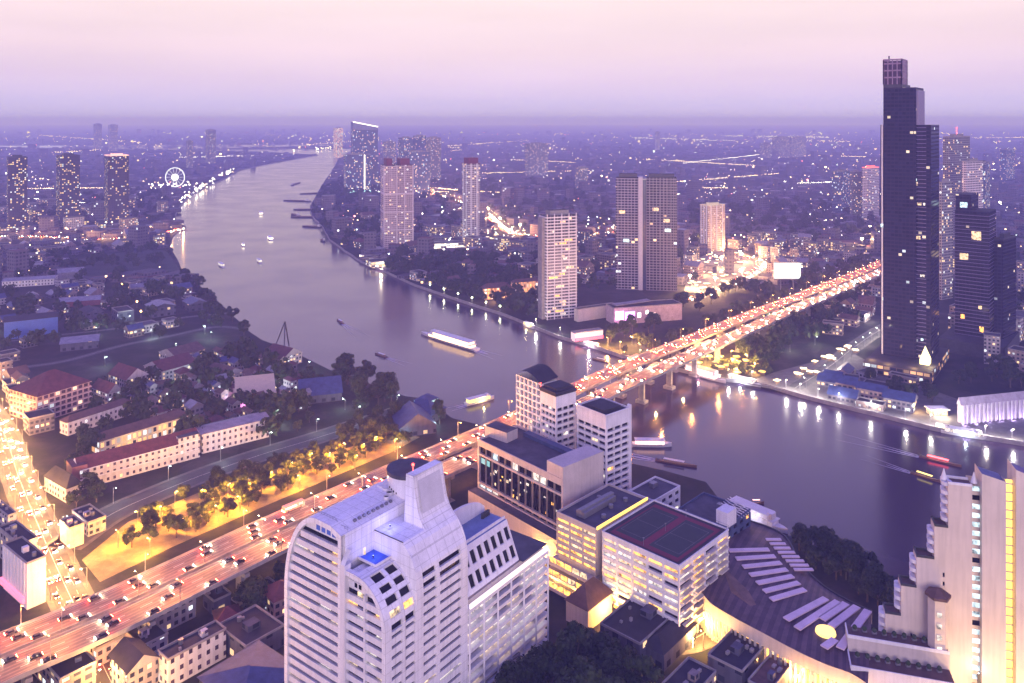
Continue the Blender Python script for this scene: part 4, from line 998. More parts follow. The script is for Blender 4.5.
for k in range(n_ - 1):
    for j in range(8): rm.face([rooft(k, j / 8), rooft(k, (j + 1) / 8), rooft(k + 1, (j + 1) / 8), rooft(k + 1, j / 8)], k % 2)
    for L_, W_ in ((oo, wmb_), (ii, wmc_)): W_.face([Vector((L_[k].x, L_[k].y, PZ)), Vector((L_[k + 1].x, L_[k + 1].y, PZ)), Vector((L_[k + 1].x, L_[k + 1].y, PZ - 5)), Vector((L_[k].x, L_[k].y, PZ - 5))])
rm.build("roof", [mat("dark_pavilion_roof", (.06, .035, .05), .6, var=.3), mat("pavilion_roof_seam", (.10, .06, .075), .6, var=.3)], pv_, smooth=True); wmb_.build("fascia", M_CREAM, pv_); wmc_.build("fascia", M_CREAM, pv_)
for k in range(n_ - 1):
    a, b_ = ii[k], ii[k + 1]; c = (a + b_) / 2; inn = (oo[k] - ii[k]).normalized() * 2.5; inn.z = 0
    gm = MB(); gm.face([Vector((a.x, a.y, 0)) + inn, Vector((b_.x, b_.y, 0)) + inn, Vector((b_.x, b_.y, 9.8)) + inn, Vector((a.x, a.y, 9.8)) + inn]); gm.build("lit_arcade", [G_AMBER, G_WARM][k % 2], pv_)
    cm = MB(); cm.rect(a.x + inn.x * .2, a.y + inn.y * .2, .8, .8, 0, 10.2); cm.build("column", M_CREAM, pv_)
    if k % 4 == 0: lamp_light((c.x - pv_.location.x - inn.x * .8, c.y - pv_.location.y - inn.y * 1.8, 6), 6000, (1, .5, .14), .4, pv_)
rl_ = MB()
for k in range(n_ - 1): rl_.bar(oo[k] + Vector((0, 0, .3)), oo[k + 1] + Vector((0, 0, .3)), .6, .7)
rl_.build("roof_edge", M_DARKST, pv_)
M_SKYL = mat("pink_skylight", (.62, .48, .56), .35, var=.12)
def skylight(P0, P1, wd):
    sm = MB(); sm.bar(P0 + Vector((0, 0, .25)), P1 + Vector((0, 0, .25)), wd, .5); sm.build("skylight", M_SKYL, pv_)
def sk(x0, y0, x1, y1, wpx=6):
    a, b_ = zpt(x0, y0, PZ + 2.3), zpt(x1, y1, PZ + 2.3); skylight(a, b_, wpx * (.44 if wpx < 9 else .33))
for i in range(7): t = i / 6; sk(729 + 42 * t, 551 + 49 * t, 769 + 36 * t, 550 + 40 * t, 6)
for i in range(8): t = i / 7; sk(766 + 28 * t, 540 + 30 * t, 781 + 32 * t, 540 + 30 * t, 4)
for x0, y0, x1, y1 in ((786, 620, 826, 599), (797, 629, 838, 602), (822, 620, 846, 604), (831, 627, 857, 607), (840, 649, 868, 611), (824, 648, 835, 640)): sk(x0, y0, x1, y1, 9)
rs = zpt(825.6, 631, PZ + 2.6); rs_ = MB(); rs_.tube(rs - Vector((0, 0, .6)), rs + Vector((0, 0, .3)), 3.8, 3.6, 28, 0); k_ = rs_.build("dome_light", glow("dome_glow", (1, .66, .2), 2.6), pv_)
# canopy in front of the pavilion (dull brown tent roof)
cnp = thing("entrance_canopy", "dull brown tent shaped canopy between the lit apartment block and the curved pavilion", "canopy", tuple(Vector((zpt(735, 600, 0).x, zpt(735, 600, 0).y, 0))))
cm = MB(); P4 = [zpt(707, 594, 12), zpt(722, 566, 17), zpt(748, 590, 17.5), zpt(766, 622, 15), zpt(742, 618, 12)]
cen = sum(P4, Vector()) / 5
for k in range(5): cm.face([P4[k], P4[(k + 1) % 5], cen + Vector((0, 0, 2.5))])
cm.build("tent_roof", mat("brown_canvas", (.16, .10, .085), .8, var=.3), cnp)
for p in P4: pm = MB(); pm.tube((p.x, p.y, 0), (p.x, p.y, p.z), .2); pm.build("post", M_STEEL, cnp)

# ------------------------------------------------------------------ the stepped cream tower on the right
D_ = Vector((.96, -.28, 0)); DN = Vector((.28, .96, 0)); S0 = Vector((140.6, 300, 0))
def S(d, v, z, dep=0.0): return S0 + D_ * d + DN * (v + dep) + Vector((0, 0, z))
st = Bld("stepped_tower", "cream stepped hotel tower with gold light strips and a small round turret", (S0.x, S0.y))
steps = [(0, 5.4, 28.6), (5.4, 10.7, 40), (10.7, 16.7, 51.5), (16.7, 21.3, 63.8), (21.3, 29.2, 80)]
slits = {(2, .75): (6, 22, 5), (3, .45): (14, 46, 11)}
for k, (d0, d1, z1) in enumerate(steps):
    if k in (1, 3):
        z0s, n_ = (14, 3) if k == 1 else (12, 11); us = [d0, d0 + (d1 - d0) * .6, d0 + (d1 - d0) * .6 + .7, d1]; vs = [0]
        for j in range(n_): vs += [z0s + j * 3.3, z0s + j * 3.3 + 1.6]
        vs.append(z1); wall_grid(st, lambda u, v, dd: S(u, dd, v), us, vs, odd, .5, lit=0)
    else: st.wall.face([S(d0, 0, 0), S(d1, 0, 0), S(d1, 0, z1), S(d0, 0, z1)])
    st.wall.face([S(d0, 0, 0), S(d0, 0, z1), S(d0, 6, z1), S(d0, 6, 0)])
    rf = MB(); rf.face([S(d0, 0, z1 - .4), S(d1 + .1, 0, z1 - .4), S(d1 + .1, 6, z1 - .4), S(d0, 6, z1 - .4)]); st.part("terrace", rf, M_BROWN)
    pr_ = MB(); pr_.bar(S(d0, .2, z1), S(d1, .2, z1), .5, .9); pr_.bar(S(d0 + .25, 0, z1), S(d0 + .25, 6, z1), .5, .9); pr_.bar(S(d0, 5.8, z1), S(d1, 5.8, z1), .5, .9); st.part("parapet", pr_, M_DARKST if k < 4 else M_WHITE)
    zb = steps[k - 1][2] if k else 8
    z = zb + 1.5
    while z < z1 - 1:     # rounded balconies up the stepped edge
        bm_ = MB(); bm_.tube(S(d0 - .1, 2.5, z), S(d0 - .1, 2.5, z + 1.3), 1.9, 1.9, 12); st.part("balcony", bm_, M_WHITE); bm_ = MB(); bm_.tube(S(d0 - .1, 5.2, z), S(d0 - .1, 5.2, z + 1.3), 1.5, 1.5, 12); st.part("balcony", bm_, M_WHITE); z += 3.3
for d0, d1, z1 in steps: st.wall.face([S(d1, 6, 0), S(d0, 6, 0), S(d0, 6, z1), S(d1, 6, z1)])
st.wall.face([S(57, 9, 0), S(29.2, 9, 0), S(29.2, 9, 80), S(57, 9, 80)])
# recess with lit floors, fins and gold strips
ZT = 80
st.wall.face([S(29.2, 0, 0), S(29.2, 2.4, 0), S(29.2, 2.4, ZT), S(29.2, 0, ZT)])
for j in range(23):
    z = 4 + j * 3.3
    st.wall.face([S(29.2, 2.4, z - .9), S(32.2, 2.4, z - .9), S(32.2, 2.4, z + .6), S(29.2, 2.4, z + .6)])
    st.window([S(29.2, 2.4, z + .6), S(32.2, 2.4, z + .6), S(32.2, 2.4, z + 2.4), S(29.2, 2.4, z + 2.4)], G_COOL if j % 7 else M_GLASS)
fins = [(32.2, 40.0, 84, -.6), (43.0, 48.5, 87, -1.2), (50.5, 57, 87, -1.8)]
for d0, d1, z1, v in fins:
    st.wall.face([S(d0, v, 0), S(d1, v, 0), S(d1, v, z1 - 1), S(d0, v, z1 + 1)]); st.wall.face([S(d0, v, 0), S(d0, v, z1 + 1), S(d0, 9, z1 + 1), S(d0, 9, 0)])
    st.wall.face([S(d1, v, 0), S(d1, 5, 0), S(d1, 5, z1 - 1), S(d1, v, z1 - 1)])
    rf = MB(); rf.face([S(d0, v, z1 + .1), S(d1, v, z1 - 1.9), S(d1, 9, z1 - 1.9), S(d0, 9, z1 + .1)]); st.part("roof", rf, mat("blue_roof", (.10, .12, .25), .6))
for d0, d1, v in ((40.0, 43.0, 1.4), (48.5, 50.5, 1.0)):
    st.wall.face([S(d0, v + .8, 0), S(d1, v + .8, 0), S(d1, v + .8, 83), S(d0, v + .8, 83)])
    gs = MB(); gs.prism([tuple(S(d0 + .5, v, 0).xy), tuple(S(d1 - .5, v, 0).xy), tuple(S(d1 - .5, v + .5, 0).xy), tuple(S(d0 + .5, v + .5, 0).xy)], 3, 83); st.part("gold_light_strip", gs, glow("gold_strip_tall", (1, .60, .09), 3.4, sample=True))
    for j in range(25):
        bm_ = MB(); bm_.bar(S(d0 + .3, v - .3, 5 + j * 3.2), S(d1 - .3, v - .3, 5 + j * 3.2), .5, .35); st.part("cross_bar", bm_, M_CREAM)
pk_ = MB(); pk_.bar(S(52, 6, 86), S(60, 10, 92), 6, 6); 
sg = MB(); sg.rect(S(52, 8, 0).x, S(52, 8, 0).y, 7, .6, 88, 95, math.atan2(D_.y, D_.x)); st.part("neon_panel", sg, glow("pink_neon", (1, .12, .6), 3))
for d in (20.5, 30.5): cn = MB(); cn.tube(S(d, 3, 80), S(d, 3, 84), 1.2, .1, 10); st.part("finial", cn, M_WHITE)
# turret in front
tc_ = S(17, -4.2, 0); tm = MB(); tm.tube((tc_.x, tc_.y, 0), (tc_.x, tc_.y, 40), 3.4, 3.4, 6, caps=False); tr = st.part("turret", tm, mat("turret_cream", (.62, .52, .44), .6, var=.1))
tm = MB(); tm.tube((tc_.x, tc_.y, 40), (tc_.x, tc_.y, 41), 4.4, 4.4, 6); tm.tube((tc_.x, tc_.y, 41), (tc_.x, tc_.y, 43), 4.4, .3, 6); k_ = st.part("turret_roof", tm, M_BROWN); k_.parent = tr
for j in range(8):
    wm_ = MB(); z = 6 + j * 4.1; u = S(16.1, -7.4, z); wm_.bar(u, u + D_ * 1.5, .25, 1.6); k_ = st.part("window", wm_, G_WHITE); k_.parent = tr
for d, v, z, e, c in ((25, -22, 2, 20000, (1, .56, .30)), (36, -24, 2, 42000, (1, .60, .24)), (30.6, -3, 14, 900, (.9, 1, .95)), (8, -18, 2, 5000, (1, .5, .5)), (21.6, -6.5, 8, 900, (1, .6, .2)), (48, -24, 2, 42000, (1, .62, .24))):
    fx = MB(); p = S(d, v, 0); fx.rect(p.x, p.y, .8, .6, .1, z - .4); st.part("floodlight", fx, M_DARKST); lamp_light((p.x - S0.x, p.y - S0.y, z), e, c, .4, st.root)
st.finish([mat("cream_tower_paint", (.62, .53, .47), .6, var=.10, scale=.06, streak=.16)])
# low terrace building in front of its foot
fb = Bld("terrace_house", "low pale two level building with planted terrace at the foot of the stepped tower", S(-12, -6, 0))
for k, (v0, v1, z1) in enumerate(((-17, -8, 16), (-8, -.6, 21.5))):
    pts = [S(-14, v0, 0), S(20, v0, 0), S(20, v1, 0), S(-14, v1, 0)]; pm = MB(); pm.prism([tuple(p.xy) for p in pts], 0, z1, 0, 1); fb.part("storey", pm, [M_WHITE if k == 0 else M_CREAM, M_BROWN])
    pr_ = MB(); pr_.bar(pts[0] + Vector((0, 0, z1 + .6)), pts[1] + Vector((0, 0, z1 + .6)), .4, 1.2); pr_.bar(pts[0] + Vector((0, 0, z1 + .6)), pts[3] + Vector((0, 0, z1 + .6)), .4, 1.2); fb.part("parapet", pr_, M_WHITE)
    for j in range(9):
        pl_ = MB(); c = S(-11 + j * 3.4, v1 - 2.2, z1); pl_.rect(c.x, c.y, 1.6, 1.0, z1, z1 + .7); pl_.ball((c.x, c.y, z1 + 1.3), .9, 1, 7, 5); fb.part("planter", pl_, [M_CONCD, mat("planter_leaf", (.03, .05, .02), .9)])
fb.finish([M_WHITE])
# ------------------------------------------------------------------ towers along the river and beyond
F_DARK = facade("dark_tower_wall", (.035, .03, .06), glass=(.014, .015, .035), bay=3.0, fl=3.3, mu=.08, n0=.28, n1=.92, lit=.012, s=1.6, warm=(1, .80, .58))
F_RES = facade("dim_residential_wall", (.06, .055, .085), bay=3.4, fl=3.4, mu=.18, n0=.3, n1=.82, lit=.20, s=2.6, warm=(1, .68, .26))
F_PALE = facade("pale_residential_wall", (.62, .56, .60), glass=(.08, .07, .11), bay=4.0, fl=3.4, mu=.12, n0=.38, n1=.9, lit=.12, s=2.6)
F_PINK = facade("rosy_residential_wall", (.55, .44, .48), glass=(.16, .11, .15), bay=3.0, fl=3.4, mu=.14, n0=.34, n1=.86, lit=.10, s=2.4)
F_BLUE = facade("blue_glass_wall", (.20, .22, .34), glass=(.05, .07, .16), bay=2.4, fl=3.6, mu=.05, n0=.2, n1=.95, lit=.10, s=2.4, cool=(.7, .85, 1))
F_BEIGE = facade("beige_office_wall", (.52, .44, .38), glass=(.16, .12, .11), bay=2.6, fl=3.3, mu=.2, n0=.3, n1=.8, lit=.14, s=1.6)
F_GREY = facade("grey_office_wall", (.30, .29, .33), glass=(.05, .05, .08), bay=2.8, fl=3.4, mu=.14, n0=.3, n1=.85, lit=.12, s=2.6)
def tq(px0, ps, px1, ybase, ang, mx=1e9):
    """footprint from the columns where its left, near and right edges stand and the row of its foot"""
    N = at(ps, ybase, 0); c, s_ = math.cos(ang), math.sin(ang); t0, t1 = px0 - 512, px1 - 512
    la = (N.x * F - t0 * N.y) / (c * F + t0 * s_); lb = (t1 * N.y - N.x * F) / (s_ * F - t1 * c)
    if not 0 < lb < 400: lb = 26
    return quadpts((N.x, N.y), ang, min(mx, max(4, la) if la > 0 else mx), max(4, lb)), N
def tpart(root, name, q, z0, z1, mats, top=1, bottom=False):
    mb = MB(); mb.prism([tuple(p) for p in q], z0, z1, 0, top, bottom=bottom); return mb.build(name, mats, root)
def sub(q, u0, u1, v0, v1): return [lerpq(q, u0, v0), lerpq(q, u1, v0), lerpq(q, u1, v1), lerpq(q, u0, v1)]
def tower(name, label, px0, ps, px1, ytop, ybase, ang, mat_, cat="tower", group=None, cap=None, podium=None, pil=0, maxd=38, beacon=False):
    q, N = tq(px0, ps, px1, ybase, R(ang), 46)
    for a, b_ in ((1, 0), (3, 0)):
        d = q[a] - q[b_]
    z1 = zof(ytop, N.y); root = thing(name, label, cat, (N.x, N.y, 0), group)
    tpart(root, "body", q, 0, z1, [mat_, M_ROOFG])
    tpart(root, "plant_room", sub(q, .25, .75, .25, .75), z1, z1 + 4.5, [cap or M_CONC, M_ROOFG])
    pr_ = MB()
    for k in range(4): pr_.bar((*q[k], z1 + .5), (*q[(k + 1) % 4], z1 + .5), .6, 1.2)
    pr_.build("parapet", cap or M_CONC, root)
    for k in range(pil):
        for face in (0, 3):
            a, b_ = (q[0], q[1]) if face == 0 else (q[3], q[0]); t = (k + .5) / pil; p = a + (b_ - a) * t
            pm = MB(); pm.rect(p.x, p.y, 1.5, 1.5, 0, z1 + 1, R(-ang)); pm.build("pilaster", M_WHITE, root)
    if podium:
        c = sum(q, Vector((0, 0))) / 4; qq = [c + (p - c) * podium[0] for p in q]; tpart(root, "podium", qq, 0, podium[1], [podium[2], M_ROOFG])
    if beacon:
        c = lerpq(q, .5, .5); fx = MB(); fx.tube((c.x, c.y, z1 + 4.5), (c.x, c.y, z1 + 14), .3, .1, 6); fx.ball((c.x, c.y, z1 + 14), .9); fx.build("antenna", E_RED, root)
    return root, q, z1, N
# the tall stepped glass tower
q, N = tq(880.5, 931, 941, 372, R(37)); q = quadpts((N.x, N.y), R(37), (q[3] - q[0]).length, min(40, (q[1] - q[0]).length)); YT = N.y
rv = thing("glass_skyscraper", "tallest dark glass skyscraper with stepped top and open steel crown by the river", "skyscraper", (N.x, N.y, 0))
zA, zB, zC = zof(125, YT), zof(87, YT), zof(57, YT)
tpart(rv, "main_shaft", q, 0, zA, [F_DARK, M_ROOFD])
q_t = [q[0] + (q[3] - q[0]) * .30 - (q[1] - q[0]).normalized() * .0, None, None, None]
def offq(q, u0, u1, v0, v1): return [q[0] + (q[3] - q[0]) * v0 + (q[1] - q[0]) * u0, q[0] + (q[3] - q[0]) * v0 + (q[1] - q[0]) * u1, q[0] + (q[3] - q[0]) * v1 + (q[1] - q[0]) * u1, q[0] + (q[3] - q[0]) * v1 + (q[1] - q[0]) * u0]
tpart(rv, "upper_shaft", offq(q, -.06, .8, .28, .93), 0, zB, [F_DARK, M_ROOFD])
tpart(rv, "plain_flank", offq(q, -.02, .7, .24, .50), zA, zof(90, YT), [mat("mauve_panel", (.24, .20, .30), .5, var=.06), M_ROOFD])
crown = tpart(rv, "crown_base", offq(q, -.06, .8, .55, .93), zB, zB + 3, [M_DARKST, M_ROOFD])
cq = offq(q, -.06, .5, .56, .93); cc_ = sum(cq, Vector((0, 0))) / 4; tpart(rv, 'crown_core', [cc_ + (p - cc_) * .9 for p in cq], zB + 3, zC - 2.5, [mat('maroon_glass', (.05, .02, .05), .4), M_ROOFD])
for k in range(4):
    a, b_ = cq[k], cq[(k + 1) % 4]; rise = lambda t, k=k: zC - 2 + (4.5 if k in (2,) else 0)
    L = (b_ - a).length; n_ = max(3, int(L / 3.4))
    for j in range(n_ + 1):
        p = a + (b_ - a) * j / n_; fm = MB(); fm.bar((*p, zB + 3), (*p, zC - 1), .7); fm.build("crown_post", mat("crown_mauve", (.25, .17, .25), .5), rv)
    for z in (zB + 9, zB + 15, zB + 21, zC - 1): fm = MB(); fm.bar((*a, z), (*b_, z), .7, 1.2); fm.build("crown_beam", mat("crown_mauve", (.25, .17, .25), .5), rv)
p = cq[2]; fm = MB(); fm.bar((*p, zB), (*p, zC + 4), .9); fm.build("mast", M_DARKST, rv)
for j in range(59):     # slab edges, one a storey
    z = 10 + j * 3.4
    if z > zA - 2: break
    sm = MB(); q2 = [p for p in q]; c = sum(q, Vector((0, 0))) / 4; q2 = [c + (p - c) * 1.018 for p in offq(q, 0, 1, .10, .80)]; sm.prism([tuple(p) for p in q2], z, z + .55, bottom=True); sm.build("floor_slab", mat("mauve_slab", (.17, .14, .25), .6, var=.05), rv)
for v in (.86, .96): 
    p = q[0] + (q[3] - q[0]) * v - (q[1] - q[0]).normalized() * .5; sm = MB(); sm.rect(p.x, p.y, 1.2, 1.2, 0, zB if v < .9 else zA, R(-37)); sm.build("fin", M_WHITE, rv)
for j, (v, z, w_, h_, m_) in enumerate([(.62, 186, .12, 3, G_WARM), (.5, 172, .04, 5, G_WHITE), (.25, 158, .14, 4, G_WARM), (.6, 148, .1, 3, G_WARM), (.28, 134, .15, 4, G_WARM), (.9, 120, .09, 4, G_COOL), (.62, 122, .1, 4, G_WHITE), (.2, 112, .12, 4, G_WARM),
          (.7, 100, .09, 4, G_WARM), (.35, 98, .14, 4, G_WARM), (.36, 87, .12, 5, glow("blue_screen", (.05, .12, 1), 2)), (.3, 76, .16, 3, G_WARM), (.55, 66, .2, 3, G_WARM), (.36, 55, .18, 3, G_WHITE), (.72, 40, .1, 3, G_WARM), (.66, 30, .16, 3, G_WARM), (.3, 26, .14, 5, G_WARM), (.4, 14, .5, 3, G_WARM)]):
    a, b_ = q[0] + (q[3] - q[0]) * v, q[0] + (q[3] - q[0]) * (v + w_); nrm = (q[0] - q[1]).normalized() * 1.2; wm_ = MB()
    wm_.face([(*(b_ + nrm), z), (*(a + nrm), z), (*(a + nrm), z + h_ * .72), (*(b_ + nrm), z + h_ * .72)]); wm_.build("lit_window", m_, rv)
for j in range(22):
    v, z, w_ = rnd.uniform(.06, .88), 12 + 3.4 * rnd.randint(1, 50), rnd.choice((.035, .05, .08)); a, b_ = q[0] + (q[3] - q[0]) * v, q[0] + (q[3] - q[0]) * (v + w_); nrm = (q[0] - q[1]).normalized() * 1.2; wm_ = MB()
    wm_.face([(*(b_ + nrm), z), (*(a + nrm), z), (*(a + nrm), z + 2.2), (*(b_ + nrm), z + 2.2)]); wm_.build("lit_window", rnd.choice([G_WARM, G_WHITE, G_WHITE, G_COOL]), rv)
tpart(rv, "podium", offq(q, -.9, 1.3, -.15, 1.15), 0, 9, [facade("podium_wall", (.2, .14, .12), bay=5, fl=4.5, mu=.08, lit=.5, s=1.6, warm=(1, .55, .25)), M_ROOFD])
gq = offq(q, -.35, -.12, -.02, .16); gm = MB(); c = sum(gq, Vector((0, 0))) / 4
gm.prism([tuple(p) for p in gq], 9, 13); 
for k in range(4): gm.face([(*gq[k], 13), (*gq[(k + 1) % 4], 13), (*c, 24)])
gm.build("entrance_lantern", glow("gold_entrance", (1, .82, .42), 3.5), rv)
lamp_light((c.x - N.x, c.y - N.y - 8, 14), 14000, (1, .75, .4), 1, rv)
for u, v in ((-.7, .2), (-.7, .7), (-.6, 1.05)):
    p = offq(q, u, u + .1, v, v + .1)[0]; lamp_light((p.x - N.x, p.y - N.y, 12), 5000, (1, .6, .25), .5, rv)
# its shorter companion
q, N = tq(955, 989, 996, 352, R(41)); q = quadpts((N.x, N.y), R(41), (q[3] - q[0]).length, min(34, (q[1] - q[0]).length)); z1 = zof(196, N.y)
r2 = thing("glass_skyscraper", "second dark glass skyscraper, flat topped with a notched shoulder beside the tallest one", "skyscraper", (N.x, N.y, 0))
tpart(r2, "main_shaft", q, 0, zof(212, N.y), [F_DARK, M_ROOFD]); tpart(r2, "upper_shaft", offq(q, .02, .98, .52, .99), 0, z1, [F_DARK, M_ROOFD])
for j in range(44):
    z = 9 + j * 3.4
    if z > zof(212, N.y) - 2: break
    c = sum(q, Vector((0, 0))) / 4; sm = MB(); sm.prism([tuple(c + (p - c) * 1.02) for p in q], z, z + .5, bottom=True); sm.build("floor_slab", mat("mauve_slab", (.17, .14, .25)), r2)
for v, z, w_, h_, m_ in [(.22, zof(241, N.y), .28, 8, G_WARM), (.6, zof(262, N.y), .25, 6, G_WARM), (.62, zof(209, N.y), .22, 5, G_COOL), (.7, zof(322, N.y), .12, 4, G_AMBER), (.15, zof(333, N.y), .12, 5, G_AMBER), (.2, zof(310, N.y), .1, 3, G_WARM), (.05, 5, .9, 5, G_WARM)]:
    a, b_ = q[0] + (q[3] - q[0]) * v, q[0] + (q[3] - q[0]) * (v + w_); nrm = (q[0] - q[1]).normalized() * 1.3; wm_ = MB()
    wm_.face([(*(b_ + nrm), z), (*(a + nrm), z), (*(a + nrm), z + h_), (*(b_ + nrm), z + h_)]); wm_.build("lit_window", m_, r2)
tpart(r2, "podium", offq(q, -.8, 1.5, -.6, 1.3), 0, 12, [mat("dark_podium", (.05, .05, .07), .7), M_ROOFD])
tower("glass_skyscraper", "narrow dark tower with a rounded top hugging the second glass skyscraper", 994, 1003, 1016, 240, 352, 50, F_DARK, "skyscraper", cap=M_DARKST)
r3, q, z1, N = tower("apartment_tower", "hazy grey blue tower with crown lights behind the two glass skyscrapers", 943, 950, 970, 137, 258, 60, F_GREY, beacon=True)
tower("apartment_tower", "slim pale tower with a lit roof edge behind the tallest skyscraper", 962, 966, 983, 162, 268, 60, F_PALE)
tower("apartment_tower", "blue hazy tower with white roof lamp behind the second skyscraper", 974, 985, 990, 165, 250, 35, F_BLUE)
tower("apartment_tower", "grey slab tower between the two glass skyscrapers", 938, 942, 953, 183, 300, 60, F_GREY)
tower("office_tower", "mid rise block with glowing red sign on its roof beside the tallest skyscraper", 862, 868, 879, 168, 222, 55, F_PALE, cap=glow("red_sign", (1, .12, .1), 3))
tower("office_tower", "slender grey tower with one bright vertical light edge, upstream of the tallest skyscraper", 850, 852, 862, 172, 220, 65, F_GREY)
tower("office_tower", "dark square tower among hazy blocks upstream of the tallest skyscraper", 832, 842, 850, 172, 214, 40, F_BLUE)
# the far bank group
tower("dark_slab_tower", "broad dark twin slab tower divided by a pale vertical shaft behind the mall", 617, 648, 650, 177, 292, 6, F_DARK, podium=None) if False else None
q, N = tq(616, 677, 683, 291, R(9)); q = quadpts((N.x, N.y), R(9), (q[3] - q[0]).length, 26); z1 = zof(178, N.y)
tn = thing("twin_slab_tower", "broad dark twin slab tower divided by a pale vertical shaft above the glass mall", "tower", (N.x, N.y, 0))
F_TWIN = facade("twin_tower_wall", (.34, .31, .38), glass=(.015, .017, .035), bay=4.2, fl=3.4, mu=.09, n0=.26, n1=.94, lit=.02, s=3)
tpart(tn, "left_slab", offq(q, 0, 1, .62, 1), 0, z1 - 1, [F_TWIN, M_ROOFD]); tpart(tn, "right_slab", offq(q, -.05, 1, 0, .50), 0, z1, [F_TWIN, M_ROOFD])
tpart(tn, "shaft", offq(q, -.10, .9, .56, .63), 0, z1 + .5, [mat("pale_mauve_shaft", (.46, .42, .5), .5, var=.06)]); tpart(tn, "recess", offq(q, .12, .9, .48, .60), 0, z1 - 3, [mat("blue_glass_recess", (.04, .06, .12), .2)])
for k in range(8):
    p = q[0] + (q[3] - q[0]) * (.03 + k * .06) + (q[0] - q[1]) * .06; sm = MB(); sm.rect(p.x, p.y, .5, .6, 0, z1, R(-14)); sm.build("fin", M_STEEL, tn)
for v, w_ in ((.04, .42), (.65, .3)):
    tpart(tn, "plant_room", offq(q, .2, .8, v, v + w_), z1, z1 + 4, [M_DARKST, M_ROOFD])
for v, z in ((.3, 100), (.12, 86), (.1, 74), (.78, 60), (.85, 96)):
    a, b_ = q[0] + (q[3] - q[0]) * v, q[0] + (q[3] - q[0]) * (v + .1); nrm = (q[0] - q[1]).normalized() * 2.5; wm_ = MB(); wm_.face([(*(b_ + nrm), z), (*(a + nrm), z), (*(a + nrm), z + 4), (*(b_ + nrm), z + 4)]); wm_.build("lit_window", G_COOL if z < 80 else G_WARM, tn)
# white balcony tower on the far bank
q, N = tq(540, 547, 576, 320, R(68)); z1 = zof(216, N.y)
wt = thing("balcony_tower", "white gridded balcony tower standing at the far river edge", "tower", (N.x, N.y, 0))
tpart(wt, "body", q, 0, z1, [F_TWIN, M_ROOFG])
for j in range(40):
    z = 3 + j * 3.3
    if z > z1: break
    c = sum(q, Vector((0, 0))) / 4; sm = MB(); sm.prism([tuple(c + (p - c) * 1.06) for p in q], z, z + 1.25, bottom=True); sm.build("floor_slab", M_WHITE, wt)
    if j % 3 == 0 or rnd.random() < .3:
        t = U(.05, .8); a, b_ = q[0] + (q[1] - q[0]) * t, q[0] + (q[1] - q[0]) * (t + U(.1, .3)); nrm = (q[0] - q[3]).normalized() * .3; wm_ = MB(); wm_.face([(*(a + nrm), z + 1.3), (*(b_ + nrm), z + 1.3), (*(b_ + nrm), z + 3.1), (*(a + nrm), z + 3.1)]); wm_.build("lit_window", rnd.choice(LITS), wt)
for t in (0, .25, .5, .75, 1):
    p = q[0] + (q[1] - q[0]) * t + (q[0] - q[3]).normalized() * .6; sm = MB(); sm.rect(p.x, p.y, .7, .8, 0, z1 + 2, R(-68)); sm.build("fin", M_WHITE, wt)
tpart(wt, "plant_room", offq(q, .15, .8, .2, .8), z1, z1 + 5, [M_STEEL, M_ROOFD]); tpart(wt, "shaft", offq(q, -.12, 0, .2, .8), 0, z1 - 2, [M_CONC])
# paired rosy towers with maroon caps
q, N = tq(380.5, 384, 413.5, 249, R(74)); z1 = zof(166, N.y)
pt = thing("twin_apartment_tower", "paired rosy grey apartment slabs with maroon caps by the river bend", "tower", (N.x, N.y, 0))
for u0, u1, zz in ((0, .42, 0), (.46, 1, 1)):
    tpart(pt, "slab", offq(q, u0, u1, 0, 1), 0, z1 + zz, [F_PINK, M_ROOFG]); tpart(pt, "cap", offq(q, u0 + .1, u1 - .12, .1, .9), z1 + zz, zof(159, N.y), [mat("maroon_panel", (.14, .03, .06), .6)])
for u in (0, .43, .7, .98):
    p = q[0] + (q[1] - q[0]) * u - (q[3] - q[0]).normalized() * .8; sm = MB(); sm.rect(p.x, p.y, 2.2, 1.6, 0, z1 + 1, R(-74)); sm.build("fin", M_PINKC if False else mat("rosy_fin", (.58, .48, .54), .6, var=.06), pt)
for j in range(3): tpart(pt, "sky_garden", offq(q, -.02, 1.01, -.03, 1), 30 + j * 30, 32 + j * 30, [mat("rosy_fin", (.58, .48, .54))], bottom=True)
r4, q, z1, N = tower("apartment_tower", "slim pale tower with maroon cap standing alone on the far bank", 462, 468, 480, 164, 246, 60, F_PALE, cap=mat("maroon_panel", (.14, .03, .06)), pil=2)
tpart(r4, "cap", sub(q, .1, .9, .1, .9), z1, zof(158, N.y), [mat("maroon_panel", (.14, .03, .06))])
# distant riverside skyscraper pair
r5, q, z1, N = tower("glass_skyscraper", "hazy blue glass skyscraper with slanted lit roof at the river bend", 350, 353, 378, 130, 190, 70, F_BLUE, "skyscraper")
sl2 = MB(); b4 = [(*p, z1) for p in q]; t4 = [(*q[0], zof(122, N.y)), (*q[1], zof(127, N.y)), (*q[2], zof(127, N.y)), (*q[3], zof(122, N.y))]
for k in range(4): sl2.face([b4[k], b4[(k + 1) % 4], t4[(k + 1) % 4], t4[k]])
sl2.face(t4); sl2.build("slanted_crown", F_BLUE, r5)
ls = MB(); ls.bar(Vector(t4[0]) + Vector((0, 0, .5)), Vector(t4[1]) + Vector((0, 0, .5)), 2, 3); ls.build("light_strip", E_WSTRIP, r5)
r6, q, z1, N = tower("office_tower", "lower hazy blue block with a lit vertical edge in front of the slanted skyscraper", 342.5, 346, 371, 155, 193, 70, F_BLUE)
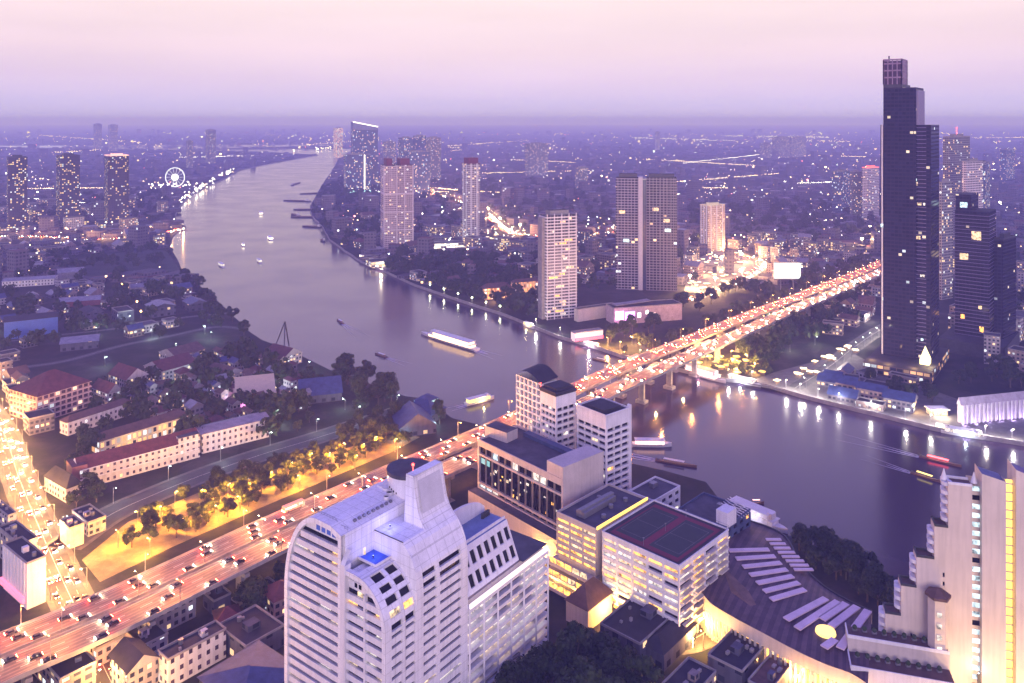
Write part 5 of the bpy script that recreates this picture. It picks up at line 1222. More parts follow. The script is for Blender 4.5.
ls = MB(); p = q[0] + (q[1] - q[0]) * .75; ls.rect(p.x, p.y - 3, 3, 2, 10, z1); ls.build("light_strip", E_WSTRIP, r6); ls = MB(); ls.bar((q[0].x, q[0].y - 3, 4), (q[1].x, q[1].y - 3, 4), 2, 5); ls.build("base_lights", glow("teal_base", (.5, .9, 1), 3), r6)
for lab, a in (("hazy blue slab with a bright white edge, first of the cluster past the river bend", (398, 401, 413, 138, 182, 65, F_BLUE)), ("hazy tower with glowing roof in the middle of the cluster past the river bend", (413, 418, 426, 136, 181, 50, F_BLUE)),
               ("stepped hazy tower with lit roof at the end of the cluster past the river bend", (426, 432, 441, 138, 183, 55, F_GREY)), ("short hazy blue tower tucked behind the twin rosy slabs", (383, 386, 396, 142, 178, 60, F_GREY)),
               ("long lower hazy block in front of the cluster past the river bend", (404, 410, 430, 152, 196, 60, F_BLUE))): tower("office_tower", lab, *a)
tower("office_tower", "beige round shouldered office tower glowing at its foot beside the bright main road", 700, 708, 725, 206, 252, 60, F_BEIGE, pil=3, cap=glow("soft_cap", (1, .75, .55), .8))
tower("office_tower", "lone hazy block on the horizon above the white balcony tower", 525, 530, 548, 144, 176, 60, F_GREY)
tower("hotel_tower", "glowing orange hotel tower far beyond the river bend", 333, 336, 343, 128, 158, 60, facade("orange_lit_wall", (.6, .4, .3), bay=6, fl=6, mu=.15, lit=.8, s=2, warm=(1, .62, .4)))
tower("office_tower", "hazy purple block on the skyline above the billboard", 772, 778, 790, 137, 158, 50, F_GREY); tower("office_tower", "wider hazy purple block on the skyline above the billboard", 788, 792, 806, 137, 157, 60, F_GREY)
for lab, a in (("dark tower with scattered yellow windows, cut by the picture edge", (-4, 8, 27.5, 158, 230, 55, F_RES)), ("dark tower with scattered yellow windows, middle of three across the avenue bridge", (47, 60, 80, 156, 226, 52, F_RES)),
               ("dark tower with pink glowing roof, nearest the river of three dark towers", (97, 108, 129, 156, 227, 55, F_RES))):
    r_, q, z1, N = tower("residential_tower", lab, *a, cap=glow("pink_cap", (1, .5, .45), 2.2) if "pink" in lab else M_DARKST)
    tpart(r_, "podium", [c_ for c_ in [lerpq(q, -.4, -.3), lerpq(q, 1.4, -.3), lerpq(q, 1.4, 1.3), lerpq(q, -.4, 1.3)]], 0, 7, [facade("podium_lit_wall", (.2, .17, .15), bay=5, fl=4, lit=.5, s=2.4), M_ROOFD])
for k, (a, lab) in enumerate([((92, 95, 102, 124, 150, 50, F_GREY), "hazy thin tower on the left skyline above the pink roofed tower"), ((106, 110, 118, 125, 151, 50, F_GREY), "hazy wide tower on the left skyline above the pink roofed tower"), ((203, 208, 216, 130, 164, 55, F_GREY), "hazy tower beyond the ferris wheel"),
                              ((186, 188, 193, 141, 168, 55, F_GREY), "hazy slender tower beside the ferris wheel"), ((760, 764, 771, 143, 160, 50, F_GREY), "small hazy tower far beyond the bridge end"), ((655, 657, 660, 132, 150, 50, F_GREY), "thin hazy spire like tower on the skyline over the twin slab tower"),
                              ((575, 579, 588, 168, 190, 50, F_GREY), "hazy mid rise between the white balcony tower and the twin slab tower"), ((1000, 1006, 1015, 150, 180, 50, F_BLUE), "hazy blue tower at the far edge beyond the second skyscraper")]): tower("office_tower", lab, *a)
# ------------------------------------------------------------------ named low buildings
F_WHITE = facade("white_school_wall", (.74, .70, .72), glass=(.07, .05, .09), bay=3.6, fl=4.0, mu=.30, n0=.28, n1=.72, lit=.05, s=2)
F_HOUSE = facade("cream_house_wall", (.28, .23, .23), bay=3.4, fl=3.3, mu=.26, n0=.28, n1=.75, lit=.30, s=2.2)
F_HOUSEW = facade("white_house_wall", (.40, .37, .42), bay=3.2, fl=3.3, mu=.24, n0=.28, n1=.78, lit=.22, s=2.2)
F_SHED = facade("shed_wall", (.10, .10, .15), bay=7, fl=6, mu=.3, n0=.1, n1=.5, lit=.12, s=1.6)
F_SHOP = facade("shophouse_wall", (.24, .18, .18), bay=4, fl=3.4, mu=.18, n0=.25, n1=.8, lit=.4, s=2.6)
M_BLUEROOF = mat("blue_metal_roof", (.04, .055, .15), .5, var=.35); M_PALEROOF = mat("pale_metal_roof", (.19, .18, .24), .5, var=.35)
def hip(mb, q, z, h, over=.8, mi=1, gable=False):
    c = sum(q, Vector((0, 0))) / 4; e = [c + (p - c) * (1 + over / max(3, (p - c).length)) for p in q]
    la, lb = (e[3] - e[0]).length, (e[1] - e[0]).length
    if la >= lb: m0, m1, ax = (e[0] + e[1]) / 2, (e[2] + e[3]) / 2, 0
    else: m0, m1, ax = (e[1] + e[2]) / 2, (e[3] + e[0]) / 2, 1; e = e[1:] + e[:1]
    k = 0 if gable else min(la, lb) / 2 / max(la, lb)
    r0, r1 = m0 + (m1 - m0) * k, m1 + (m0 - m1) * k
    V = lambda p, zz: (p.x, p.y, zz)
    mb.face([V(e[1], z), V(e[2], z), V(r1, z + h), V(r0, z + h)], mi); mb.face([V(e[3], z), V(e[0], z), V(r0, z + h), V(r1, z + h)], mi)
    mb.face([V(e[0], z), V(e[1], z), V(r0, z + h)], 0 if gable else mi); mb.face([V(e[2], z), V(e[3], z), V(r1, z + h)], 0 if gable else mi)
    mb.face([V(p, z - .02) for p in e][::-1], mi); return r0, r1
def house(name, label, near, ang, la, lb, z1, wall, roof, kind="hip", rh=None, cat="building", group=None, parts=True):
    q = quadpts(near, ang, la, lb); root = thing(name, label, cat, (near[0], near[1], 0), group)
    b = MB(); b.prism([tuple(p) for p in q], 0, z1, 0, 1); b.build("wall", [wall, roof if kind == "flat" else M_ROOFG], root)
    rm = MB()
    if kind == "flat":
        for k in range(4): rm.bar((*q[k], z1 + .4), (*q[(k + 1) % 4], z1 + .4), .4, .9, 0)
        rm.build("parapet", wall if False else M_CONC, root)
        if math.hypot(*near) < 620:
            for k in range(rnd.randint(2, 5)):
                c = lerpq(q, U(.15, .85), U(.15, .85)); am = MB()
                if k == 0: am.tube((c.x, c.y, z1), (c.x, c.y, z1 + 1.9), .9, .9, 12); am.build("water_tank", M_STEEL, root)
                else: am.rect(c.x, c.y, U(.9, 2.2), U(.7, 1.3), z1, z1 + U(.7, 1.5), ang); am.build("air_conditioner", M_CONC, root)
            c = lerpq(q, U(.3, .7), U(.3, .7)); am = MB(); am.rect(c.x, c.y, min(la, lb) * .32, min(la, lb) * .26, z1, z1 + 2.4, R(90) - ang); am.build("stair_head", wall, root)
    else: hip(rm, q, z1, rh or min(la, lb) * .36, 1.0, 1, kind == "gable"); rm.build("roof", [wall, roof], root)
    return root, q
A4 = R(42)
def px_house(name, label, px, py, pxl, pxr, z1, wall, roof, kind="hip", ang=42, rh=None, cat="building"):
    q, N = tq(pxl, px, pxr, py, R(ang), 26); return house(name, label, (N.x, N.y), R(ang), (q[3] - q[0]).length, (q[1] - q[0]).length, z1, wall, roof, kind, rh, cat)
# the long white school and its neighbours
def long_block(name, label, pa, pb, depth, z1, wall, roof, kind, rh=4, parts=None, cat="school building"):
    """front foot runs from pixel pa to pixel pb"""
    a, b_ = Vector(xy(*pa)), Vector(xy(*pb)); d = (b_ - a).normalized(); nn = Vector((-d.y, d.x))
    q = [b_, b_ + nn * depth, a + nn * depth, a]; root = thing(name, label, cat, (a.x, a.y, 0))
    mb = MB(); mb.prism([tuple(p) for p in q], 0, z1, 0, 1); mb.build("wall", [wall, M_ROOFG], root)
    rm = MB()
    if kind != "flat": hip(rm, q, z1, rh, 1, 1, kind == "gable"); rm.build("roof", [wall, roof], root)
    else:
        for k in range(4): rm.bar((*q[k], z1 + .4), (*q[(k + 1) % 4], z1 + .4), .5, 1.0)
        rm.build("parapet", M_WHITE, root)
    return root, q, d, nn
r_, q, d, nn = long_block("school_building", "long white two storey school with a long maroon ridge roof along the grey road", (80, 490), (199, 457), 15, 11.5, F_WHITE, M_RED, "gable", 5)
for z in (5.6, 11.2):
    cm = MB(); a, b_ = q[3] - nn * .35, q[0] - nn * .35; cm.bar((*a, z), (*b_, z), .5, .5); cm.build("cornice", M_WHITE, r_)
pm = MB(); c = q[0] + nn * 6 - d * 6; pm.rect(c.x, c.y, 13, 13, 0, 15, math.atan2(d.y, d.x), 0, 1); pm.build("end_pavilion", [F_WHITE, M_ROOFG], r_)
c = q[3] + nn * 7; pm = MB(); pm.rect(c.x, c.y, 8, 14, 0, 14, math.atan2(d.y, d.x), 0, 1); pm.build("gable_end", [mat("maroon_wall", (.2, .08, .1), .7), M_RED], r_)
r_, q, d, nn = long_block("school_building", "plain white three storey wing with lilac flat roof continuing the school", (202, 454), (269, 437), 16, 12.5, F_WHITE, M_PALEROOF, "gable", 2)
r_, q, d, nn = long_block("cloister_building", "cream arcaded wing glowing gold in the courtyard behind the long school", (100, 456), (190, 428), 12, 9, facade("arcade_lit_wall", (.6, .5, .4), bay=3.4, fl=4.5, mu=.2, n0=.1, n1=.75, lit=.75, s=1.8, warm=(1, .6, .22)), M_BROWN, "hip", 4)
for t in (.3, .7):
    c = q[3] + (q[0] - q[3]) * t - nn * 9; lamp_light((c.x - r_.location.x, c.y - r_.location.y, 6), 9000, (1, .58, .2), .4, r_)
r_, q, d, nn = long_block("arcade_building", "white arched arcade wing beside the big red roofed college", (68, 436), (133, 414), 10, 9, F_WHITE, M_BROWN, "hip", 3)
# big red roofed college
q0, N = tq(10, 37, 91, 424, R(30)); cr, q = house("college_building", "big five storey college with wide maroon hipped roof and pink arcades", (N.x, N.y), R(30), (q0[3] - q0[0]).length, (q0[1] - q0[0]).length, 19, facade("pink_arcade_wall", (.58, .40, .38), glass=(.06, .03, .05), bay=4.2, fl=3.8, mu=.16, n0=.24, n1=.86, lit=.10, s=1.8, warm=(1, .7, .5)), M_RED, "hip", 11)
for k in range(5):
    sm = MB(); c = sum(q, Vector((0, 0))) / 4; sm.prism([tuple(c + (p - c) * 1.025) for p in q], 3.4 + k * 3.8, 3.9 + k * 3.8, bottom=True); sm.build("cornice", mat("pink_trim", (.62, .45, .44), .6), cr)
lamp_light((10, -12, 8), 12000, (1, .55, .45), 1, cr)
# Thai roofed halls
for lab, a in (("tall tiered hall with crimson roof and white gables behind the arcades", (126, 397, 108, 148, 13, M_RED, "gable", 7)), ("small tiered hall with white pediment in front of the crimson hall", (108, 407, 92, 122, 10, M_RED, "gable", 6)), ("long maroon hall beyond the crimson tiered hall", (162, 385, 130, 196, 11, M_RED, "gable", 6)),
               ("little pavilion with orange lit gable near the fountain court", (172, 407, 160, 184, 6, M_BROWN, "gable", 4)), ("little brown pavilion with white gable near the pink stage", (190, 399, 180, 205, 7, M_BROWN, "gable", 4)), ("white gabled hall glowing green white near the pink stage", (222, 388, 200, 246, 8, M_BROWN, "gable", 5)),
               ("dark maroon riverside hall at the tripod crane", (284, 368, 262, 302, 9, M_RED, "gable", 6)), ("low brown hall among trees left of the white gabled hall", (176, 366, 154, 205, 8, M_BROWN, "gable", 5))):
    px_house("hall", lab, a[0], a[1], a[2], a[3], a[4], F_HOUSEW, a[5], a[6], 35, a[7], "hall")
# stage with a beige roof
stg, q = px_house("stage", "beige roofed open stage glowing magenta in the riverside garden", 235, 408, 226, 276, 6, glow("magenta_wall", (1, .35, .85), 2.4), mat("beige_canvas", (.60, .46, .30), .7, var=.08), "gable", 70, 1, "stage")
sr = MB(); a4 = [(*q[0], 8), (*q[1], 8), (*q[2], 15), (*q[3], 15)]; sr.face(a4); sr.face([(x, y, z - .6) for x, y, z in a4][::-1])
for k in range(4): sr.face([a4[k], tuple(Vector(a4[k]) - Vector((0, 0, .6))), tuple(Vector(a4[(k + 1) % 4]) - Vector((0, 0, .6))), a4[(k + 1) % 4]])
sr.build("slanted_roof", mat("beige_canvas", (.60, .46, .30)), stg); lamp_light((0, -6, 4), 8000, (1, .35, .9), .5, stg); lamp_light((-6, 4, 4), 5000, (.9, .4, 1), .5, stg)
# tripod crane on the shore
cr_ = thing("tripod_crane", "dark tripod crane standing at the water by the maroon riverside hall", "crane", tuple(at(285, 347)))
P = [at(275, 347), at(289, 346), at(284, 352)]; top = at(285, 347) + Vector((0, 0, 24))
for p in P: cm = MB(); cm.bar(p, top, .9); cm.build("leg", M_DARKST, cr_)
cm = MB(); cm.tube(top, top - Vector((0, 0, 14)), .2); cm.build("cable", M_DARKST, cr_)
# pink corner house and other named ones at lower left
px_house("corner_house", "small pink corner house with blue lit shop front between avenue and grey road", 70, 549, 60, 84, 10, mat("pink_plaster", (.62, .44, .46), .7), M_ROOFD, "flat", 40)
px_house("corner_house", "grey annex with blue awning behind the pink corner house", 88, 537, 72, 106, 7, F_HOUSEW, M_ROOFD, "flat", 40)
px_house("dark_roof_house", "dark pyramid roofed hall beside the avenue at the end of the long school", 66, 503, 44, 82, 8, F_HOUSEW, M_ROOFD, "hip", 36, 6)
ms, q = px_house("modern_showroom", "white finned modern building with curved red lit base at the bridge foot", 27, 610, -14, 46, 20, M_WHITE, M_ROOFD, "flat", 38)
for k in range(7):
    sm = MB(); a, b_ = q[3] + (q[0] - q[3]) * (k / 7 + .02), q[3] + (q[0] - q[3]) * (k / 7 + .08); nrm = (q[0] - q[1]).normalized() * .6; sm.prism([tuple(a), tuple(a + nrm), tuple(b_ + nrm), tuple(b_)], 4, 20); sm.build("fin", M_WHITE, ms)
ls = MB(); ls.bar((*(q[0] + (q[0] - q[1]).normalized() * 1.2), 4.5), (*(q[3] + (q[0] - q[1]).normalized() * 1.2), 4.5), 1.2, 2.4); ls.build("light_band", glow("rose_band", (1, .2, .35), 2.4), ms)
px_house("apartment_house", "dark roofed block beside the avenue behind the finned showroom", 20, 575, -16, 38, 14, F_HOUSEW, M_ROOFD, "flat", 38); px_house("apartment_house", "grey blue block at the avenue kerb with rooftop shed", 8, 540, -20, 16, 12, F_HOUSEW, M_ROOFG, "flat", 38)
# lower left, in front of the bridge
for lab, a in (("long white balcony block with dark flat roof in front of the bridge", (168, 690, 158, 226, 11, F_WHITE, "flat", 40)), ("grey block with white roof frames between the bridge and the dark blue roof", (142, 668, 118, 168, 8, F_HOUSEW, "flat", 40)), ("flat grey canteen with a white parapet below the bridge", (150, 640, 132, 196, 9, F_HOUSEW, "flat", 40)),
               ("white townhouse with gabled fin at the picture's bottom, near the bridge", (128, 700, 110, 158, 10, F_HOUSEW, "gable", 40)), ("dark slate sloped block beside the white balcony block", (246, 668, 218, 284, 8, F_SHED, "flat", 40)), ("small blue roofed kiosk beside the tree under the bridge", (214, 616, 203, 231, 6, F_SHED, "flat", 42)),
               ("tiny gold lit shop under the bridge trees", (258, 604, 250, 276, 5, glow("gold_shop", (1, .6, .2), 1.4), "flat", 42)), ("low white parking shed along the bridge deck", (96, 668, 70, 124, 7, F_HOUSEW, "flat", 40)), ("rose coloured shophouse row under the bridge at the bottom", (60, 705, 24, 96, 9, F_SHOP, "flat", 40))):
    px_house("town_building", lab, a[0], a[1], a[2], a[3], a[4], a[5], M_ROOFD, a[6], a[7])
dbr, q = px_house("blue_roof_hall", "wide dark blue roofed hall right in front of the white balcony block", 240, 735, 150, 300, 9, F_SHED, M_BLUEROOF, "hip", 38, 3)
# lower middle, around the dark trees
for lab, a in (("rounded brown roof lodge among trees below the lit terraces", (588, 632, 566, 612, 9, M_CREAM, M_BROWN, "hip", 7)), ("dark flat villa with white edge under the lit apartment block", (640, 668, 600, 676, 9, F_SHED, M_ROOFD, "flat", 3)), ("small dark green roof villa with blue lamp at the foot of the lit apartment block", (664, 672, 640, 696, 7, F_SHED, M_ROOFD, "hip", 3)),
               ("dark box villa with pale roof hatch facing the gold arcade", (742, 694, 708, 772, 8, F_SHED, M_ROOFD, "flat", 3)), ("dark brown sloped block beside the box villa by the arcade", (770, 712, 748, 794, 7, F_SHED, M_BROWN, "flat", 3)), ("low grey house with a bright yard lamp at the bottom edge", (690, 720, 662, 716, 7, F_HOUSE, M_ROOFD, "flat", 3)),
               ("white service building with a round opening at the foot of the curved tower", (486, 705, 468, 520, 9, M_WHITE, M_ROOFG, "flat", 3))):
    px_house("villa", lab, a[0], a[1], a[2], a[3], a[4], a[5], a[6], a[7], 42, a[8], "house")
# warehouses upper left
for lab, a in (("bright blue sided warehouse with dark roof in the sheds by the picture edge", (4, 340, -20, 58, 17, mat("blue_cladding", (.10, .17, .50), .5, var=.08), M_ROOFD, "gable", 60, 3)), ("pale teal edged office block with striped balconies at the picture edge", (10, 275, -8, 21, 26, F_WHITE, M_ROOFG, "flat", 50, 3)),
               ("long low pale ribbed building behind the blue warehouse", (2, 288, -30, 54, 8, F_WHITE, M_PALEROOF, "gable", 70, 2)), ("pale rounded store shed beside the long ribbed building", (58, 280, 54, 84, 9, M_PALEROOF, M_PALEROOF, "gable", 60, 4)), ("pale square store beside the striped office block", (23, 273, 21, 43, 9, M_PALEROOF, M_PALEROOF, "flat", 60, 3)),
               ("long red walled shed row behind the blue warehouse", (58, 308, 52, 100, 6, mat("red_cladding", (.22, .07, .08), .7), M_PALEROOF, "gable", 68, 3)), ("dark cube shed lit orange beside the yard lane", (118, 323, 110, 134, 11, F_SHED, M_ROOFD, "flat", 50, 3)), ("dim grey shed with a pale end at the yard lane", (152, 318, 142, 176, 10, F_SHED, M_PALEROOF, "gable", 50, 4)),
               ("teal lit tin shed near the shore trees", (190, 312, 176, 208, 8, F_SHED, M_BLUEROOF, "gable", 50, 4)), ("dark long shed in the middle of the yard", (85, 322, 62, 104, 8, F_SHED, M_ROOFD, "gable", 50, 4)), ("wide mauve roof shed along the tracks", (60, 352, 52, 98, 7, F_SHED, M_PALEROOF, "gable", 66, 3))):
    px_house("warehouse", lab, a[0], a[1], a[2], a[3], a[4], a[5], a[6], a[7], a[8], a[9], "warehouse")
for (px, py, e, c) in ((137, 308, 26000, (1, .5, .16)), (141, 318, 20000, (1, .42, .1)), (122, 290, 15000, (1, .7, .4))):
    ln_ = thing("yard_lantern", {137: "orange glowing lamp mast in the yard lane between sheds", 141: "lower orange lamp mast in the yard lane", 122: "pale lamp mast at the head of the yard lane"}[px], "lamp", tuple(at(px, py))); lm = MB(); lm.tube(at(px, py), at(px, py) + Vector((0, 0, 7)), .2); lm.build("pole", M_STEEL, ln_)
    lm = MB(); lm.ball(at(px, py) + Vector((0, 0, 7.4)), .9); lm.build("bulb", E_SODIUM, ln_); lamp_light((0, 0, 7), e, c, .5, ln_)
# riverside piers near the bridge
for lab, a in (("blue roofed pier hall with teal lights at the near shore", (431, 424, 402, 446, 6, F_SHED, M_BLUEROOF, "hip", 30)), ("navy roofed boat shed beside the park trees", (400, 438, 392, 436, 6, F_SHED, M_BLUEROOF, "gable", 70)), ("white glowing pier tent at the near shore", (424, 410, 414, 438, 5, glow("cool_tent", (.6, 1, .95), 1.2), M_BLUEROOF, "hip", 40)),
               ("long navy roofed hall by the dark round trees", (300, 405, 282, 342, 6, F_SHED, M_BLUEROOF, "gable", 72))):
    r_, q = px_house("pier_hall", lab, a[0], a[1], a[2], a[3], a[4], a[5], a[6], a[7], a[8]); lamp_light((4, -6, 5), 6000, (.5, .95, 1), .4, r_)
# the mall and other lit blocks across the river
mall, q = px_house("shopping_mall", "wide dark roofed mall with glowing pink screens beneath the twin slab tower", 614, 325, 606, 682, 17, mat("mauve_wall", (.42, .32, .38), .6), M_ROOFD, "flat", 74)
for t, w_, z, h_, c in ((.02, .12, 5, 9, (1, .6, .85)), (.16, .14, 3, 10, (.85, .35, 1)), (.34, .05, 6, 5, (1, .9, .95)), (.46, .04, 9, 4, (1, .95, .9)), (.55, .05, 6, 4, (1, .8, .8))):
    a, b_ = q[0] + (q[1] - q[0]) * t, q[0] + (q[1] - q[0]) * (t + w_); nrm = (q[0] - q[3]).normalized() * .3; wm_ = MB(); wm_.face([(*(a + nrm), z), (*(b_ + nrm), z), (*(b_ + nrm), z + h_), (*(a + nrm), z + h_)]); wm_.build("light_panel", glow("panel%d" % int(t * 100), c, 4.0), mall)
pm = MB(); a, b_ = lerpq(q, .05, .45), lerpq(q, .6, .7); pm.bar((*a, 18.5), (*b_, 20), 9, 1.0); pm.build("glazed_roof", M_PALEROOF, mall); lamp_light((10, -10, 6), 16000, (1, .4, .8), 1, mall)
px_house("shopping_mall", "long dark roofed wing between the white balcony tower and the pink mall", 578, 322, 574, 616, 13, M_CREAM, M_ROOFD, "flat", 60)
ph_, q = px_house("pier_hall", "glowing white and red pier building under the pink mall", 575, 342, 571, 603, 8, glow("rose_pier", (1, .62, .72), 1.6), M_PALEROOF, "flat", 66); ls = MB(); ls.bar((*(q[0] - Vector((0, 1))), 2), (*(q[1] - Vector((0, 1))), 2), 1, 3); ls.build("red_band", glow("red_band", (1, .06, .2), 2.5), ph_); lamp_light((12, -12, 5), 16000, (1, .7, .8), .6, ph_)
for lab, a in (("orange lit hotel wing with tall arches upstream of the white balcony tower", (484, 300, 480, 512, 13)), ("taller orange lit hotel wing beside the white balcony tower", (514, 297, 511, 541, 17))):
    r_, q = px_house("hotel_wing", lab, *a, facade("orange_hotel_wall", (.6, .42, .28), glass=(.3, .15, .06), bay=4, fl=5, mu=.22, n0=.15, n1=.85, lit=.6, s=1.6, warm=(1, .52, .18)), M_BROWN, "hip", 68); lamp_light((12, -10, 5), 20000, (1, .5, .2), .8, r_); lamp_light((25, -2, 5), 14000, (1, .5, .2), .8, r_)
ti, q = px_house("hotel_wing", "low bright white terrace at the foot of the paired rosy towers", 372, 268, 366, 412, 8, facade("lit_terrace_wall", (.6, .5, .4), bay=5, fl=4, mu=.1, lit=.8, s=3.5), M_ROOFD, "flat", 60); lamp_light((15, -12, 6), 40000, (1, .8, .6), 1, ti)
st_, q = px_house("sports_hall", "long low hall with blazing white lights between the paired rosy towers and the slim tower", 414, 250, 410, 466, 8, facade("blazing_wall", (.6, .55, .5), bay=5, fl=4, mu=.08, lit=.9, s=6, warm=(1, .9, .75)), M_ROOFG, "flat", 72); lamp_light((40, -12, 10), 60000, (1, .9, .75), 1, st_)
bb = thing("billboard", "big blank white lit billboard on posts beyond the bridge end", "billboard", tuple(at(787, 290)))
p0 = at(787, 290); k_ = p0.y / F
bm_ = MB(); bm_.rect(p0.x, p0.y, 28 * k_, 1.5, 6 * k_ * 1.7, 28 * k_); bm_.build("frame", M_STEEL, bb); bm_ = MB(); bm_.rect(p0.x, p0.y - 1, 26 * k_, .6, 7 * k_ * 1.7, 27 * k_); bm_.build("screen", glow("white_screen", (.9, 1, 1), 3.0), bb)
for d_ in (-8, 8): bm_ = MB(); bm_.tube((p0.x + d_, p0.y, 0), (p0.x + d_, p0.y, 12), .8); bm_.build("post", M_STEEL, bb)
lh, q = px_house("columned_hall", "long white hall with violet uplit columns on the quay by the second skyscraper", 962, 424, 960, 1046, 13, mat("lilac_wall", (.5, .44, .6), .6), mat("lilac_roof", (.36, .32, .42), .5), "gable", 76, 5)
for k in range(22):
    t = k / 21; p = q[0] + (q[1] - q[0]) * t - Vector((0, .8)); cm = MB(); cm.rect(p.x, p.y, .9, .9, 0, 13); cm.build("column", M_WHITE, lh)
    if k % 3 == 0: lamp_light((p.x - lh.location.x, p.y - 2.5 - lh.location.y, 1), 1800, (.6, .45, 1), .2, lh)
qg = thing("quay_kiosk", "bright white and gold lit quay kiosk between the skyscrapers and the columned hall", "kiosk", tuple(at(937, 414))); p0 = at(937, 414)
km = MB(); km.rect(p0.x, p0.y, 12, 7, 0, 4); km.build("wall", G_WARM, qg); km = MB(); km.rect(p0.x, p0.y, 14, 9, 4, 4.6); km.build("roof", M_WHITE, qg); lamp_light((0, -7, 5), 30000, (1, .82, .6), .6, qg); lamp_light((-14, 4, 5), 14000, (1, .6, .2), .6, qg)
# glowing market cluster beyond the mall
for k, (px, py, e) in enumerate([(700, 275, 80000), (722, 268, 80000), (690, 288, 120000), (742, 282, 120000), (715, 290, 100000), (740, 262, 120000), (520, 233, 100000), (500, 226, 80000), (488, 215, 80000), (870, 235, 100000), (862, 248, 80000)]):
    a = "hot bright floodlight mast %s" % ["over the market behind the twin slab tower", "under the beige office tower", "over the trees by the mall's end", "beside the bridge ramp", "behind the wooded ramp", "past the beige office tower", "on the main road behind the balcony tower", "on the main road past the slim tower", "where the main road bends to the slim tower", "where the bridge road curls behind the skyscraper", "near the bridge road before the skyscraper"][k]
    ln_ = thing("floodlight_mast", a, "floodlight", tuple(at(px, py))); lm = MB(); p = at(px, py); lm.tube(p, p + Vector((0, 0, 16)), .35); lm.build("pole", M_STEEL, ln_); lm = MB(); lm.rect(p.x, p.y, 3.4, 1.2, 15.5, 17); lm.build("lamp_head", E_WARM, ln_); lamp_light((0, -1, 15), e * 1.8, (1, .60, .28), .6, ln_)
# market stalls, each a small glowing canopy on posts
def stall(x, y, label, group, m_):
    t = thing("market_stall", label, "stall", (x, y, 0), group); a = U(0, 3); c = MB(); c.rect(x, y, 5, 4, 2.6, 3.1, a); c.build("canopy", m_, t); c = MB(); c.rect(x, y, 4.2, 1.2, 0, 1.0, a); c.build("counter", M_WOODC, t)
    for i in (-1, 1): c = MB(); c.tube((x + math.cos(a) * 2.2 * i, y + math.sin(a) * 2.2 * i, 0), (x + math.cos(a) * 2.2 * i, y + math.sin(a) * 2.2 * i, 2.6), .1, n=5); c.build("post", M_STEEL, t)
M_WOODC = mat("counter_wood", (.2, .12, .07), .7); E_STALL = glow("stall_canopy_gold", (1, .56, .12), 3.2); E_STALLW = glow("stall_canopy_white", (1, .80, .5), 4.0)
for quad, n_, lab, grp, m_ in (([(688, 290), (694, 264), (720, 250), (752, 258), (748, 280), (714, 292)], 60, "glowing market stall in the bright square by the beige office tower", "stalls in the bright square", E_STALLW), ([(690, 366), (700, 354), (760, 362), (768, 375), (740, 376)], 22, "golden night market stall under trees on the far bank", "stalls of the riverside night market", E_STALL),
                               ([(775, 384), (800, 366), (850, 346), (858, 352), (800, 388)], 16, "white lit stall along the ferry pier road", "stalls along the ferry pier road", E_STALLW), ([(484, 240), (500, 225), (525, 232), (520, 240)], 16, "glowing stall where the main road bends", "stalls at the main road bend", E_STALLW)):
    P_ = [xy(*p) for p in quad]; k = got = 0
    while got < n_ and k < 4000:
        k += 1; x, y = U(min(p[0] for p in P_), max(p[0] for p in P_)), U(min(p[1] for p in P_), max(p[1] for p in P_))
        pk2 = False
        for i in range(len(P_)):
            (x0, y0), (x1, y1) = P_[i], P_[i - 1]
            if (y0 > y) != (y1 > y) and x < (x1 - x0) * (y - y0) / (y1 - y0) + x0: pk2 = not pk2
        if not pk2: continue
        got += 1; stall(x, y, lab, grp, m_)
# ferris wheel
fwl = thing("ferris_wheel", "small glowing white ferris wheel beside the river far upstream", "ferris wheel", tuple(at(175, 190))); p0 = at(175, 190); rr = 9.5 * p0.y / F; cz = p0 + Vector((0, 0, rr + 10))
wm_ = MB(); NSEG = 28
for k in range(NSEG):
    a0, a1 = 2 * math.pi * k / NSEG, 2 * math.pi * (k + 1) / NSEG; f = lambda a: cz + Vector((rr * math.cos(a), 0, rr * math.sin(a))); wm_.bar(f(a0), f(a1), 1.6)
wm_.build("rim", glow("wheel_white", (.85, .85, 1), 3), fwl)
for k in range(0, NSEG, 2): sm = MB(); sm.bar(cz, cz + Vector((rr * math.cos(2 * math.pi * k / NSEG), 0, rr * math.sin(2 * math.pi * k / NSEG))), .8); sm.build("spoke", glow("wheel_spoke", (.85, .85, 1), 1.6), fwl)
sm = MB(); sm.tube(cz - Vector((0, 4, 0)), cz + Vector((0, 4, 0)), rr * .3, n=16); sm.build("hub", glow("wheel_hub", (1, .95, 1), 8), fwl)
for s_ in (-1, 1): sm = MB(); sm.bar(p0 + Vector((s_ * rr * .5, 0, 0)), cz, 2); sm.build("leg", M_WHITE, fwl)

